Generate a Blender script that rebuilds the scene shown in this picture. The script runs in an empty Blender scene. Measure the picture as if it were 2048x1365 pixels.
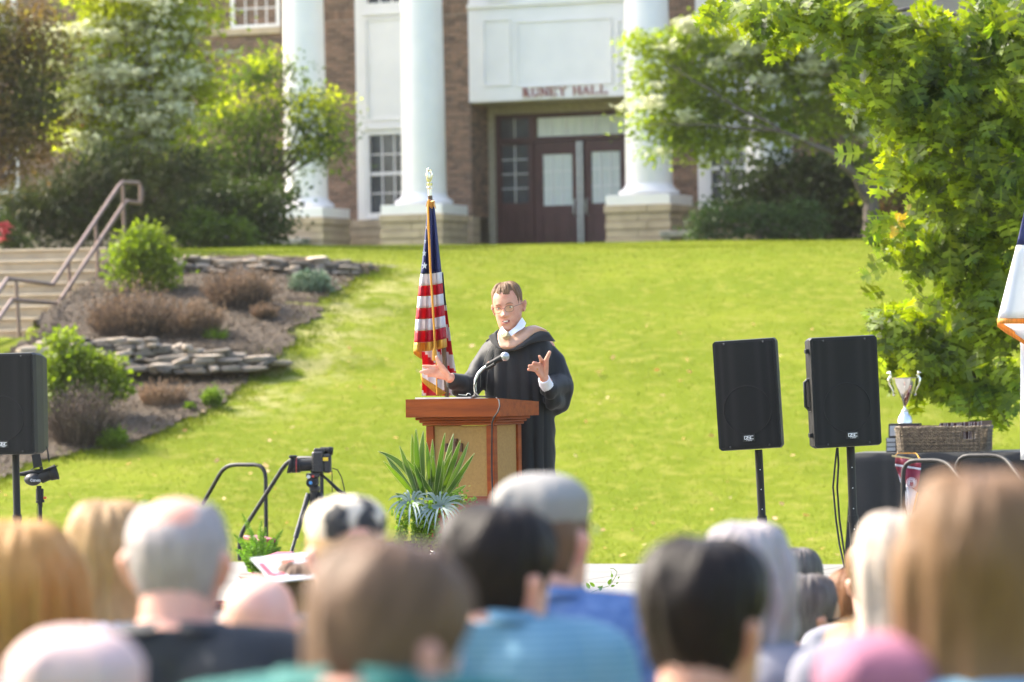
import bpy, math, random
import numpy as np
from mathutils import Vector, Matrix, noise as mnoise
from math import sin, cos, pi, radians, sqrt, atan2

R = random.Random(7)
NR = np.random.default_rng(11)
SC = bpy.context.scene
COL = SC.collection

# ------------------------------------------------------------------ camera
FX = 7680.0 / 2048.0            # focal length in picture widths
PITCH = math.atan(67.5 / 7680.0)
ROLL = radians(0.9)
CAMZ = 1.5
cam = bpy.data.cameras.new('camera')
cam.sensor_width = 36.0
cam.lens = 36.0 * FX
cam.clip_start = 0.5
cam.clip_end = 800.0
cam.dof.use_dof = True
cam.dof.focus_distance = 20.0
cam.dof.aperture_fstop = 4.0
camo = bpy.data.objects.new('camera', cam)
COL.objects.link(camo)
r0 = Vector((1, 0, 0)); fw = Vector((0, cos(PITCH), sin(PITCH))); u0 = Vector((0, -sin(PITCH), cos(PITCH)))
rv = r0 * cos(ROLL) - u0 * sin(ROLL)
uv_ = r0 * sin(ROLL) + u0 * cos(ROLL)
M = Matrix(((rv.x, uv_.x, -fw.x, 0), (rv.y, uv_.y, -fw.y, 0), (rv.z, uv_.z, -fw.z, CAMZ), (0, 0, 0, 1)))
camo.matrix_world = M
SC.camera = camo

# ------------------------------------------------------------------ sky and sun
SUN_EL = radians(42)
SUN_AZ = radians(-60)            # 0 = straight behind the stage, negative = to the left
world = bpy.data.worlds.new('World'); SC.world = world; world.use_nodes = True
nt = world.node_tree; nt.nodes.clear()
sky = nt.nodes.new('ShaderNodeTexSky'); sky.sky_type = 'NISHITA'; sky.sun_disc = False
sky.sun_elevation = SUN_EL; sky.sun_rotation = SUN_AZ
sky.air_density = 1.0; sky.dust_density = 4.0; sky.ozone_density = 1.0
bg = nt.nodes.new('ShaderNodeBackground'); bg.inputs[1].default_value = 0.15
wo = nt.nodes.new('ShaderNodeOutputWorld')
nt.links.new(sky.outputs[0], bg.inputs[0]); nt.links.new(bg.outputs[0], wo.inputs[0])
sun = bpy.data.lights.new('sun', 'SUN'); sun.energy = 2.5; sun.angle = radians(0.55); sun.color = (1.0, 0.93, 0.80)
suno = bpy.data.objects.new('sun', sun); COL.objects.link(suno)
SUNV = Vector((sin(SUN_AZ) * cos(SUN_EL), cos(SUN_AZ) * cos(SUN_EL), sin(SUN_EL)))
suno.rotation_euler = SUNV.to_track_quat('Z', 'Y').to_euler()
SC.view_settings.view_transform = 'Standard'; SC.view_settings.look = 'None'
SC.view_settings.gamma = 1.0; SC.view_settings.use_curve_mapping = False
SC.view_settings.exposure = 2.1
SC.cycles.use_denoising = True
SC.cycles.max_bounces = 6; SC.cycles.transparent_max_bounces = 8
SC.cycles.sample_clamp_indirect = 6.0

# ------------------------------------------------------------------ helpers
def P(px, py, d):
    """the point seen at picture pixel (px, py), d metres ahead"""
    a = (px - 1024) / 7680.0; b = (682.5 - py) / 7680.0
    v = rv * a + uv_ * b + fw
    v = v * (d / v.y)
    return Vector((v.x, v.y, v.z + CAMZ))

def S(h):
    h = h.lstrip('#')
    c = [int(h[i:i + 2], 16) / 255 for i in (0, 2, 4)]
    return tuple(x / 12.92 if x <= 0.04045 else ((x + 0.055) / 1.055) ** 2.4 for x in c)

def sstep(a, b, x):
    t = min(1, max(0, (x - a) / (b - a)))
    return t * t * (3 - 2 * t)

MATS = {}
def mat(name, rgb, rough=0.6, rgb2=None, scale=12.0, bump=0.0, metal=0.0, trans=0.0, isl=0.0, detail=4.0, stretch=None,
        spec=0.5, coat=0.0, bscale=None, trgb=None, mixpos=(0.35, 0.65), coords='Object', sheen=0.0):
    m = bpy.data.materials.new(name); m.use_nodes = True; MATS[name] = m
    t = m.node_tree; t.nodes.clear(); N = t.nodes.new; L = t.links.new
    out = N('ShaderNodeOutputMaterial'); p = N('ShaderNodeBsdfPrincipled')
    p.inputs['Roughness'].default_value = rough; p.inputs['Metallic'].default_value = metal
    p.inputs['Specular IOR Level'].default_value = spec
    p.inputs['Coat Weight'].default_value = coat
    if sheen: p.inputs['Sheen Weight'].default_value = sheen
    tc = N('ShaderNodeTexCoord'); mp = N('ShaderNodeMapping'); L(tc.outputs[coords], mp.inputs[0])
    if stretch: mp.inputs['Scale'].default_value = stretch
    nz = N('ShaderNodeTexNoise'); nz.inputs['Scale'].default_value = scale; nz.inputs['Detail'].default_value = detail
    L(mp.outputs[0], nz.inputs['Vector'])
    if rgb2 is None: rgb2 = tuple(c * 0.8 for c in rgb)
    rmp = N('ShaderNodeMapRange'); rmp.inputs[1].default_value = mixpos[0]; rmp.inputs[2].default_value = mixpos[1]
    L(nz.outputs['Fac'], rmp.inputs[0])
    mx = N('ShaderNodeMix'); mx.data_type = 'RGBA'
    mx.inputs[6].default_value = (*rgb, 1); mx.inputs[7].default_value = (*rgb2, 1)
    L(rmp.outputs[0], mx.inputs[0]); col = mx.outputs[2]
    if isl:
        ge = N('ShaderNodeNewGeometry'); hs = N('ShaderNodeHueSaturation'); ml = N('ShaderNodeMapRange')
        ml.inputs[3].default_value = 1 - isl; ml.inputs[4].default_value = 1 + isl
        L(ge.outputs['Random Per Island'], ml.inputs[0]); L(ml.outputs[0], hs.inputs['Value']); L(col, hs.inputs['Color']); col = hs.outputs[0]
    L(col, p.inputs['Base Color'])
    if bump:
        nb = N('ShaderNodeTexNoise'); nb.inputs['Scale'].default_value = bscale or scale * 3; nb.inputs['Detail'].default_value = 5
        L(mp.outputs[0], nb.inputs['Vector'])
        bn = N('ShaderNodeBump'); bn.inputs['Strength'].default_value = min(1, bump); bn.inputs['Distance'].default_value = 0.02
        L(nb.outputs['Fac'], bn.inputs['Height']); L(bn.outputs[0], p.inputs['Normal'])
    if trans:
        tr = N('ShaderNodeBsdfTranslucent'); ms = N('ShaderNodeMixShader'); ms.inputs[0].default_value = trans
        if trgb:
            mm = N('ShaderNodeMix'); mm.data_type = 'RGBA'; mm.blend_type = 'MULTIPLY'; mm.inputs[0].default_value = 1
            mm.inputs[7].default_value = (*trgb, 1); L(col, mm.inputs[6]); L(mm.outputs[2], tr.inputs[0])
        else: L(col, tr.inputs[0])
        L(p.outputs[0], ms.inputs[1]); L(tr.outputs[0], ms.inputs[2]); L(ms.outputs[0], out.inputs[0])
    else: L(p.outputs[0], out.inputs[0])
    return m

def tagp(o, label=None, cat=None, group=None, kind=None):
    if label: o['label'] = label
    if cat: o['category'] = cat
    if group: o['group'] = group
    if kind: o['kind'] = kind
    return o

def thing(name, label, cat, loc=(0, 0, 0), rotz=0.0, group=None):
    o = bpy.data.objects.new(name, None); COL.objects.link(o)
    o.empty_display_size = 0.1; o.location = loc; o.rotation_euler = (0, 0, rotz)
    return tagp(o, label, cat, group)

def link(name, me, parent=None, loc=None):
    o = bpy.data.objects.new(name, me); COL.objects.link(o)
    if parent is not None: o.parent = parent
    if loc is not None: o.location = loc
    return o

class MB:
    """collects vertices and faces for one mesh; world=True parts are written in world coordinates"""
    def __init__(s): s.v = []; s.f = []; s.mi = []; s.k = 0; s.cur = 0
    def add(s, vs, fs):
        b = len(s.v); s.v += [tuple(v) for v in vs]; s.f += [tuple(b + i for i in f) for f in fs]; s.mi += [s.cur] * len(fs); return s
    def box(s, x0, x1, y0, y1, z0, z1, bev=0.0):
        if bev > 0:
            bev = min(bev, abs(x1 - x0) * .4, abs(y1 - y0) * .4, abs(z1 - z0) * .4)
            vs = []; 
            for sx, X in ((1, x0), (-1, x1)):
                for sy, Y in ((1, y0), (-1, y1)):
                    for sz, Z in ((1, z0), (-1, z1)):
                        vs += [(X, Y + sy * bev, Z + sz * bev), (X + sx * bev, Y, Z + sz * bev), (X + sx * bev, Y + sy * bev, Z)]
            def c(i, j, k, a): return (i * 4 + j * 2 + k) * 3 + a
            F = []
            for i in (0, 1): F.append([c(i, 0, 0, 0), c(i, 1, 0, 0), c(i, 1, 1, 0), c(i, 0, 1, 0)][::-1 if i == 0 else 1])
            for j in (0, 1): F.append([c(0, j, 0, 1), c(1, j, 0, 1), c(1, j, 1, 1), c(0, j, 1, 1)][::1 if j == 0 else -1])
            for k in (0, 1): F.append([c(0, 0, k, 2), c(1, 0, k, 2), c(1, 1, k, 2), c(0, 1, k, 2)][::-1 if k == 0 else 1])
            for i in (0, 1):
                for j in (0, 1): F.append([c(i, j, 0, 0), c(i, j, 1, 0), c(i, j, 1, 1), c(i, j, 0, 1)])
            for i in (0, 1):
                for k in (0, 1): F.append([c(i, 0, k, 0), c(i, 1, k, 0), c(i, 1, k, 2), c(i, 0, k, 2)])
            for j in (0, 1):
                for k in (0, 1): F.append([c(0, j, k, 1), c(1, j, k, 1), c(1, j, k, 2), c(0, j, k, 2)])
            for i in (0, 1):
                for j in (0, 1):
                    for k in (0, 1): F.append([c(i, j, k, 0), c(i, j, k, 1), c(i, j, k, 2)])
            return s.add(vs, F)
        vs = [(x, y, z) for x in (x0, x1) for y in (y0, y1) for z in (z0, z1)]
        return s.add(vs, [(0, 1, 3, 2), (4, 6, 7, 5), (0, 4, 5, 1), (2, 3, 7, 6), (0, 2, 6, 4), (1, 5, 7, 3)])
    def hexa(s, p):   # 8 corners: bottom 4 then top 4
        return s.add(p, [(3, 2, 1, 0), (4, 5, 6, 7), (0, 1, 5, 4), (1, 2, 6, 5), (2, 3, 7, 6), (3, 0, 4, 7)])
    def tube(s, pts, r, n=8, caps=True, flat=None):
        pts = [Vector(p) for p in pts]; m = len(pts)
        rs = r if isinstance(r, (list, tuple)) else [r] * m
        vs = []; prev = None
        for i, p in enumerate(pts):
            d = (pts[min(i + 1, m - 1)] - pts[max(i - 1, 0)])
            if d.length < 1e-9: d = Vector((0, 0, 1))
            d.normalize()
            if prev is None:
                a = Vector((0, 0, 1)) if abs(d.z) < .9 else Vector((0, 1, 0))
                x = d.cross(a).normalized()
            else: x = (prev - d * prev.dot(d)).normalized()
            prev = x; y = d.cross(x)
            for k in range(n):
                t = 2 * pi * k / n; vs.append(p + x * (cos(t) * rs[i]) + y * (sin(t) * rs[i] * (flat or 1)))
        fs = [(i * n + k, i * n + (k + 1) % n, (i + 1) * n + (k + 1) % n, (i + 1) * n + k) for i in range(m - 1) for k in range(n)]
        if caps: fs += [tuple(range(n))[::-1], tuple((m - 1) * n + k for k in range(n))]
        return s.add(vs, fs)
    def lathe(s, prof, n=24, c=(0, 0, 0), sx=1, sy=1, caps=True):
        vs = []
        for (r, z) in prof:
            for k in range(n):
                t = 2 * pi * k / n; vs.append((c[0] + cos(t) * r * sx, c[1] + sin(t) * r * sy, c[2] + z))
        m = len(prof)
        fs = [(i * n + k, i * n + (k + 1) % n, (i + 1) * n + (k + 1) % n, (i + 1) * n + k) for i in range(m - 1) for k in range(n)]
        if caps: fs += [tuple(range(n))[::-1], tuple((m - 1) * n + k for k in range(n))]
        return s.add(vs, fs)
    def ell(s, c, r, n=16, m=10, rot=None):
        c = Vector(c); vs = []
        for i in range(m + 1):
            ph = pi * i / m - pi / 2
            for k in range(n):
                t = 2 * pi * k / n
                v = Vector((cos(ph) * cos(t) * r[0], cos(ph) * sin(t) * r[1], sin(ph) * r[2]))
                if rot is not None: v = rot @ v
                vs.append(c + v)
        return s.add(vs, [(i * n + k, i * n + (k + 1) % n, (i + 1) * n + (k + 1) % n, (i + 1) * n + k) for i in range(m) for k in range(n)])
    def prism(s, poly, dvec):
        """flat polygon (3D points) pushed along dvec"""
        n = len(poly); d = Vector(dvec); vs = [Vector(p) for p in poly] + [Vector(p) + d for p in poly]
        return s.add(vs, [tuple(range(n)), tuple(range(n, 2 * n))[::-1]] + [(i, i + n, (i + 1) % n + n, (i + 1) % n) for i in range(n)])
    def grid(s, rows):
        """rows of points -> sheet"""
        m = len(rows); n = len(rows[0])
        return s.add([p for r in rows for p in r], [(i * n + k, i * n + k + 1, (i + 1) * n + k + 1, (i + 1) * n + k) for i in range(m - 1) for k in range(n - 1)])
    def mesh(s, name, mats, smooth=False):
        me = bpy.data.meshes.new(name); me.from_pydata(s.v, [], s.f)
        for m in (mats if isinstance(mats, (list, tuple)) else [mats]): me.materials.append(m)
        if any(s.mi): me.polygons.foreach_set('material_index', s.mi)
        if smooth: me.polygons.foreach_set('use_smooth', [True] * len(me.polygons))
        me.update()
        return me
    def build(s, name, mats, parent=None, smooth=False, world=False, fix=True, solid=0.0):
        if world and parent is not None:
            o = parent.location; a = parent.rotation_euler.z; ca, sa = cos(-a), sin(-a)
            s.v = [((v[0] - o.x) * ca - (v[1] - o.y) * sa, (v[0] - o.x) * sa + (v[1] - o.y) * ca, v[2] - o.z) for v in s.v]
        me = s.mesh(name, mats, smooth)
        if fix:
            import bmesh
            bm = bmesh.new(); bm.from_mesh(me); bmesh.ops.recalc_face_normals(bm, faces=bm.faces); bm.to_mesh(me); bm.free()
            if smooth:
                try: me.set_sharp_from_angle(angle=radians(50))
                except Exception: pass
        o = link(name, me, parent)
        if solid:
            md = o.modifiers.new('thick', 'SOLIDIFY'); md.thickness = solid; md.offset = 0
        return o

def fast_mesh(name, verts, tris, mats, per=3, midx=None, smooth=False):
    me = bpy.data.meshes.new(name)
    verts = np.asarray(verts, dtype=np.float32); tris = np.asarray(tris, dtype=np.int32)
    me.vertices.add(len(verts)); me.vertices.foreach_set('co', verts.ravel())
    me.loops.add(tris.size); me.loops.foreach_set('vertex_index', tris.ravel())
    me.polygons.add(len(tris)); me.polygons.foreach_set('loop_start', np.arange(0, tris.size, per, dtype=np.int32))
    if midx is not None: me.polygons.foreach_set('material_index', np.asarray(midx, dtype=np.int32))
    if smooth: me.polygons.foreach_set('use_smooth', np.ones(len(tris), dtype=bool))
    for m in (mats if isinstance(mats, (list, tuple)) else [mats]): me.materials.append(m)
    me.update(calc_edges=True); me.validate()
    return me

def scatter(tv, tf, pos, mats3, sc):
    """instances of a small template (tv, tf) -> vertex and face arrays"""
    tv = np.asarray(tv, float); tf = np.asarray(tf); n = len(pos)
    v = np.einsum('nij,kj->nki', mats3, tv) * np.asarray(sc)[:, None, None] + np.asarray(pos)[:, None, :]
    f = tf[None] + (np.arange(n) * len(tv))[:, None, None]
    return v.reshape(-1, 3), f.reshape(-1, tf.shape[1])

def frames(dirs, ups):
    """rotation matrices with local y along dirs and local z near ups"""
    y = dirs / np.linalg.norm(dirs, axis=1, keepdims=True)
    x = np.cross(y, ups); x /= np.linalg.norm(x, axis=1, keepdims=True) + 1e-9
    z = np.cross(x, y)
    return np.stack([x, y, z], axis=2)

# ------------------------------------------------------------------ terrain
THETA = radians(22.0)           # the hall, the stair and the stage share this turn
def lerp(xs, ys, x): return float(np.interp(x, xs, ys))
RY = [0, 7, 9, 12, 14, 38, 40, 42, 44, 46, 48, 50, 52, 54, 56, 58, 59.5, 61, 62.5, 64, 73, 120]
RZ = [-1.5, -1.5, -1.6, -1.85, -1.95, -1.95, -1.95, -1.88, -1.58, -1.08, -.50, .08, .60, 1.08, 1.46, 1.75, 1.90, 2.02, 2.10, 2.17, 2.35, 2.35]
LY = [0, 7, 9, 12, 14, 38, 40, 42, 46, 50, 50.35, 52, 54, 55, 55.3, 58, 64, 73, 120]
LZ = [-1.5, -1.5, -1.6, -1.85, -1.95, -1.95, -1.88, -1.7, -.92, -.02, .42, .86, 1.28, 1.47, 1.73, 1.93, 2.2, 2.35, 2.35]
def T(x, y):
    r = float(np.interp(y, RY, RZ)); l = float(np.interp(y, LY, LZ))
    d = sstep(-4.4, -.6, x) if y < 53 else sstep(-3.6, 1.2, x)
    z = l * (1 - d) + r * d
    if y > 36: z += 0.05 * mnoise.noise(Vector((x * .35, y * .35, 0))) * min(1, (y - 36) / 6)
    z += CAMZ
    if x < -4 and 46 < y < 62:      # the cutting the stair runs in
        dx, dy = x - STO.x, y - STO.y
        u = dx * cos(STH) - dy * sin(STH); v = dx * sin(STH) + dy * cos(STH)
        if u < .12 and v < 4: z = min(z, STO.z - .28 + min(0.0, v + .34) * .52) if v > -5.2 else z
    return z

STH = radians(8)
STO = P(210, 497, 56.2)
def hit(px, py, y0=15.0, y1=90.0):
    """where the picture ray meets the ground"""
    d = y0
    while d < y1:
        p = P(px, py, d)
        if p.z <= T(p.x, p.y):
            a, b = d - .4, d
            for _ in range(14):
                c = (a + b) / 2; q = P(px, py, c)
                if q.z <= T(q.x, q.y): b = c
                else: a = c
            q = P(px, py, b); return Vector((q.x, q.y, T(q.x, q.y)))
        d += .4
    return None

# lawn material: patches of yellower and deeper green, straw where the turf thinned
def lawn_mat():
    m = bpy.data.materials.new('lawn'); m.use_nodes = True; t = m.node_tree; N = t.nodes.new; L = t.links.new
    p = t.nodes['Principled BSDF']; p.inputs['Roughness'].default_value = .9; p.inputs['Specular IOR Level'].default_value = .04
    
    tc = N('ShaderNodeTexCoord')
    def nz(s, d=4):
        n = N('ShaderNodeTexNoise'); n.inputs['Scale'].default_value = s; n.inputs['Detail'].default_value = d; L(tc.outputs['Object'], n.inputs['Vector']); return n
    def mr(n, a, b):
        r = N('ShaderNodeMapRange'); r.inputs[1].default_value = a; r.inputs[2].default_value = b; L(n.outputs['Fac'], r.inputs[0]); return r
    def mix(f, a, b):
        x = N('ShaderNodeMix'); x.data_type = 'RGBA'; L(f, x.inputs[0])
        for i, c in ((6, a), (7, b)):
            if isinstance(c, tuple): x.inputs[i].default_value = (*c, 1)
            else: L(c, x.inputs[i])
        return x.outputs[2]
    c1 = mix(mr(nz(.45, 5), .38, .62).outputs[0], (.162, .19, .015), (.115, .152, .009))
    c2 = mix(mr(nz(1.7, 7), .42, .64).outputs[0], c1, (.118, .152, .008))
    c3 = mix(mr(nz(4.5, 7), .50, .66).outputs[0], c2, (.185, .195, .028))
    at = N('ShaderNodeAttribute'); at.attribute_name = 'dry'
    dm = N('ShaderNodeMath'); dm.operation = 'MULTIPLY'; L(at.outputs['Fac'], dm.inputs[0]); L(mr(nz(3.5, 6), .42, .6).outputs[0], dm.inputs[1])
    c4 = mix(dm.outputs[0], c3, (.29, .27, .10))
    L(c4, p.inputs['Base Color'])
    b = N('ShaderNodeBump'); b.inputs['Strength'].default_value = .7; b.inputs['Distance'].default_value = .05
    L(nz(30, 5).outputs['Fac'], b.inputs['Height']); L(b.outputs[0], p.inputs['Normal'])
    return m
LAWN = lawn_mat()

# the garden bed outline in the picture, dropped on to the ground
BED_PX = [(-60, 985), (60, 930), (180, 902), (270, 886), (330, 862), (390, 836), (440, 812), (478, 785), (500, 750), (530, 728), (560, 712),
          (588, 690), (600, 660), (625, 640), (650, 612), (662, 590), (690, 575), (720, 556), (762, 542), (755, 534), (690, 526), (560, 522), (350, 520), (240, 512), (160, 520), (120, 600), (80, 660), (20, 710),
          (-60, 760)]
BED = [hit(*p) for p in BED_PX]
BEDXY = np.array([(p.x, p.y) for p in BED])
def in_poly(x, y, poly):
    c = False; n = len(poly)
    for i in range(n):
        x1, y1 = poly[i]; x2, y2 = poly[(i + 1) % n]
        if (y1 > y) != (y2 > y) and x < (x2 - x1) * (y - y1) / (y2 - y1) + x1: c = not c
    return c
DRY = np.array([(p.x, p.y) for p in [hit(*q) for q in [(480, 800), (530, 740), (590, 705), (620, 668), (655, 635), (675, 600), (720, 575), (760, 560)]]])

def build_ground():
    xs = np.concatenate([[-60, -30, -15], np.arange(-10, 10.01, .16), [15, 30, 60]])
    ys = np.concatenate([[-3, 2, 6, 8, 10, 12, 14, 18, 24, 30], np.arange(34, 66, .16), [68, 72, 76, 90, 110, 300]])
    V = np.array([(x, y, T(x, y)) for y in ys for x in xs]); n = len(xs)
    i, k = np.meshgrid(np.arange(len(ys) - 1), np.arange(n - 1), indexing='ij'); a = (i * n + k).ravel()
    me = fast_mesh('ground', V, np.stack([a, a + 1, a + n + 1, a + n], 1), LAWN, per=4, smooth=True)
    d = np.min(np.linalg.norm(V[:, None, :2] - DRY[None], axis=2), axis=1)
    dry = np.clip(1.25 - d / 1.0, 0, 1)
    at = me.attributes.new('dry', 'FLOAT', 'POINT'); at.data.foreach_set('value', dry.astype(np.float32))
    o = link('lawn', me); tagp(o, kind='structure')
    # bed of bark mulch
    st = .07; V = []; idx = {}; F = []
    x0, y0 = BEDXY.min(0); x1, y1 = BEDXY.max(0)
    nx = int((x1 - x0) / st) + 2; ny = int((y1 - y0) / st) + 2
    def vid(i, j):
        if (i, j) not in idx:
            x = x0 + i * st; y = y0 + j * st
            idx[(i, j)] = len(V); V.append((x, y, T(x, y) + .035 + .03 * mnoise.noise(Vector((x * 9, y * 9, 1)))))
        return idx[(i, j)]
    for j in range(ny):
        for i in range(nx):
            jx = .30 * mnoise.noise(Vector((i * .06, j * .06, 3))) + .14 * mnoise.noise(Vector((i * .3, j * .3, 5)))
            if in_poly(x0 + (i + .5) * st + jx, y0 + (j + .5) * st + jx * .5, BEDXY): F.append((vid(i, j), vid(i + 1, j), vid(i + 1, j + 1), vid(i, j + 1)))
    me = fast_mesh('mulch', V, F, mat('mulch', (.088, .058, .030), .95, (.04, .027, .015), 30, bump=1, bscale=60, mixpos=(.3, .6)), per=4)
    tagp(link('mulch', me), kind='structure')
    # bark chips
    n = 16000; pos = []
    while len(pos) < n:
        x = R.uniform(x0, x1); y = R.uniform(y0, y1)
        if in_poly(x, y, BEDXY): pos.append((x, y, T(x, y) + .05 + R.uniform(0, .02)))
    pos = np.array(pos); dirs = NR.normal(size=(n, 3)); dirs[:, 2] *= .4
    ups = NR.normal(size=(n, 3)) * .5 + [0, 0, 1]
    v, f = scatter([(-.35, -1, 0), (.35, -.8, 0), (.2, 1, .1), (-.3, .7, 0)], [(0, 1, 2), (0, 2, 3)], pos, frames(dirs, ups), NR.uniform(.01, .03, n))
    tagp(link('bark_chips', fast_mesh('bark_chips', v, f, mat('bark', (.14, .092, .05), .8, (.06, .04, .024), 20, isl=.5))), kind='stuff')
build_ground()

# blades of grass over the visible lawn
GRASS = mat('grass_blade', (.160, .190, .015), .6, (.110, .152, .008), .55, trans=.3, isl=.16, detail=7, trgb=(1.3, 1.2, .5), mixpos=(.25,.75), spec=.04)
def grass_blades(n=260000):
    px = NR.uniform(-40, 2090, n); py = NR.uniform(478, 1140, n)
    # world-uniform enough: sample ground cells directly instead
    x = NR.uniform(-8.6, 8.8, n); y = NR.uniform(38.5, 64, n)
    keep = (np.abs(x) < y * .145)
    x = x[keep]; y = y[keep]
    ok = np.array([not in_poly(a, b, BEDXY) for a, b in zip(x, y)]); x = x[ok]; y = y[ok]
    z = np.array([T(a, b) for a, b in zip(x, y)]); n = len(x)
    pos = np.stack([x, y, z - .005], 1)
    dirs = NR.normal(size=(n, 3)) * .55; dirs[:, 2] = 1
    ups = NR.normal(size=(n, 3)); ups[:, 2] = 0
    v, f = scatter([(-.13, 0, 0), (.13, 0, 0), (.1, .55, .04), (0, 1, .2)], [(0, 1, 2), (0, 2, 3)], pos, frames(dirs, ups), NR.uniform(.015, .038, n))
    tagp(link('grass', fast_mesh('grass', v, f, GRASS)), kind='stuff')
    # longer tufts leaning over the edge of the bed
    pos = []
    ed_ = [i for i in range(0, 20)]
    for i in ed_:
        (xa, ya), (xb, yb) = BEDXY[i], BEDXY[i + 1]; L_ = math.hypot(xb - xa, yb - ya)
        for k in range(int(L_ * 420)):
            t_ = R.random(); x_ = xa + (xb - xa) * t_ + R.gauss(.05, .13); y_ = ya + (yb - ya) * t_ + R.gauss(-.05, .16)
            if mnoise.noise(Vector((x_ * 2.5, y_ * 2.5, 7))) > -.25: pos.append((x_, y_, T(x_, y_)))
    n = len(pos); dirs = NR.normal(size=(n, 3)) * .5; dirs[:, 2] = 1; ups = NR.normal(size=(n, 3)); ups[:, 2] = 0
    v, f = scatter([(-.11, 0, 0), (.11, 0, 0), (.09, .55, .05), (0, 1, .25)], [(0, 1, 2), (0, 2, 3)], np.array(pos), frames(dirs, ups), NR.uniform(.03, .075, n))
    tagp(link('edge_grass', fast_mesh('edge_grass', v, f, GRASS)), kind='stuff')
    n = 420; pos = []
    while len(pos) < n:
        a = R.uniform(-8, 8); b = R.uniform(39, 52)
        if not in_poly(a, b, BEDXY): pos.append((a, b, T(a, b) + .05))
    dirs = NR.normal(size=(n, 3)); dirs[:, 2] *= .3
    v, f = scatter([(-.5, -.8, 0), (.5, -.7, 0.1), (.4, .7, 0), (0, 1, .15), (-.4, .6, 0)], [(0, 1, 2), (0, 2, 3), (0, 3, 4)], np.array(pos), frames(dirs, NR.normal(size=(n, 3)) * .4 + [0, 0, 1]), NR.uniform(.02, .045, n))
    tagp(link('fallen_leaves', fast_mesh('fallen_leaves', v, f, mat('fallen_leaf', (.5, .22, .07), .6, (.55, .40, .22), 1, isl=.3, trans=.3))), kind='stuff')
grass_blades()
# the soft summer air of the photograph
hz = MB().box(-62, 62, -5, 302, -3, 14.5).mesh('haze', [])
hm_ = bpy.data.materials.new('haze_air'); hm_.use_nodes = True; ht_ = hm_.node_tree; ht_.nodes.clear()
ho_ = ht_.nodes.new('ShaderNodeOutputMaterial'); hv_ = ht_.nodes.new('ShaderNodeVolumePrincipled')
hv_.inputs['Density'].default_value = 0.00016; hv_.inputs['Color'].default_value = (1.0, .98, .92, 1); hv_.inputs['Anisotropy'].default_value = .3
ht_.links.new(hv_.outputs[0], ho_.inputs['Volume']); hz.materials.append(hm_)
tagp(link('haze', hz), kind='stuff')
# ------------------------------------------------------------------ the hall
UD = Vector((cos(THETA), -sin(THETA), 0)); NO = Vector((-sin(THETA), -cos(THETA), 0))
HB = P(1024, 503, 72.5); HB.z = T(0, 73) 
hall = thing('brick_hall', 'brick hall with tall white columns and maroon double doors above the lawn', 'building', HB, -THETA)
def bp(px, py, w):
    o = Vector((0, 0, CAMZ)); d = P(px, py, 1.0) - o
    t = (w - (o - HB).dot(NO)) / d.dot(NO); p = o + d * t - HB
    return p.dot(UD), p.z
def rect(px0, py0, px1, py1, w):
    u0_ = bp(px0, (py0 + py1) / 2, w)[0]; u1_ = bp(px1, (py0 + py1) / 2, w)[0]
    z1_ = bp((px0 + px1) / 2, py0, w)[1]; z0_ = bp((px0 + px1) / 2, py1, w)[1]
    return u0_, u1_, z0_, z1_
BRICK = mat('brick', (.25, .145, .095), .85, (.155, .098, .07), 6, bump=.4, bscale=60, isl=.0)
def brick_mat():
    m = BRICK; t = m.node_tree; N = t.nodes.new; L = t.links.new
    p = [n for n in t.nodes if n.type == 'BSDF_PRINCIPLED'][0]; col = p.inputs['Base Color'].links[0].from_socket
    # each brick burnt a little differently (position decides, brick by brick)
    tc = N('ShaderNodeTexCoord'); g = N('ShaderNodeNewGeometry'); oi = N('ShaderNodeObjectInfo')
    ad = N('ShaderNodeMath'); L(g.outputs['Random Per Island'], ad.inputs[0]); L(oi.outputs['Random'], ad.inputs[1])
    fr = N('ShaderNodeMath'); fr.operation = 'FRACT'; L(ad.outputs[0], fr.inputs[0])
    mr = N('ShaderNodeMapRange'); mr.inputs[3].default_value = .62; mr.inputs[4].default_value = 1.4; L(fr.outputs[0], mr.inputs[0])
    hs = N('ShaderNodeHueSaturation'); L(mr.outputs[0], hs.inputs['Value']); L(col, hs.inputs['Color']); L(hs.outputs[0], p.inputs['Base Color'])
brick_mat()
MORTAR = mat('mortar', (.36, .31, .25), .95, (.28, .24, .2), 20, bump=.3)
WHITE = mat('white_paint', (.85, .81, .79), .5, (.80, .765, .75), 2.2)
STONE = mat('sandstone', (.50, .39, .265), .9, (.40, .31, .215), 3, bump=.5, bscale=40)
STONED = mat('sandstone_joint', (.17, .14, .11), .9)
MAROON = mat('maroon_paint', (.085, .028, .027), .5, (.065, .022, .021), 4)
TAN = mat('tan_soffit', (.42, .36, .26), .7)
DARKGLASS = mat('dark_glass', (.035, .042, .05), .08, (.06, .07, .08), 3, spec=.9)
SKYGLASS = mat('sky_reflection_glass', (.72, .74, .70), .15, (.62, .65, .62), 3, spec=.8, stretch=(9, 9, .4))  # pale base colour paints the sky and lawn reflected in these panes
CHROME = mat('brushed_metal', (.62, .64, .66), .3, metal=.85)
LETTER = mat('dark_red_letter', (.36, .09, .08), .5)
nb = [0]; STUFF = MB()
BRMESH = {}
def brick_mesh(l, h, dpt):
    k = (round(l, 3), round(h, 3), round(dpt, 3))
    if k not in BRMESH:
        b = MB().box(0, l, -dpt, .02, 0, h, .004); BRMESH[k] = b.mesh('brick', BRICK)
    return BRMESH[k]
CH = 0.0685; BL = 0.205; JT = 0.011
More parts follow.
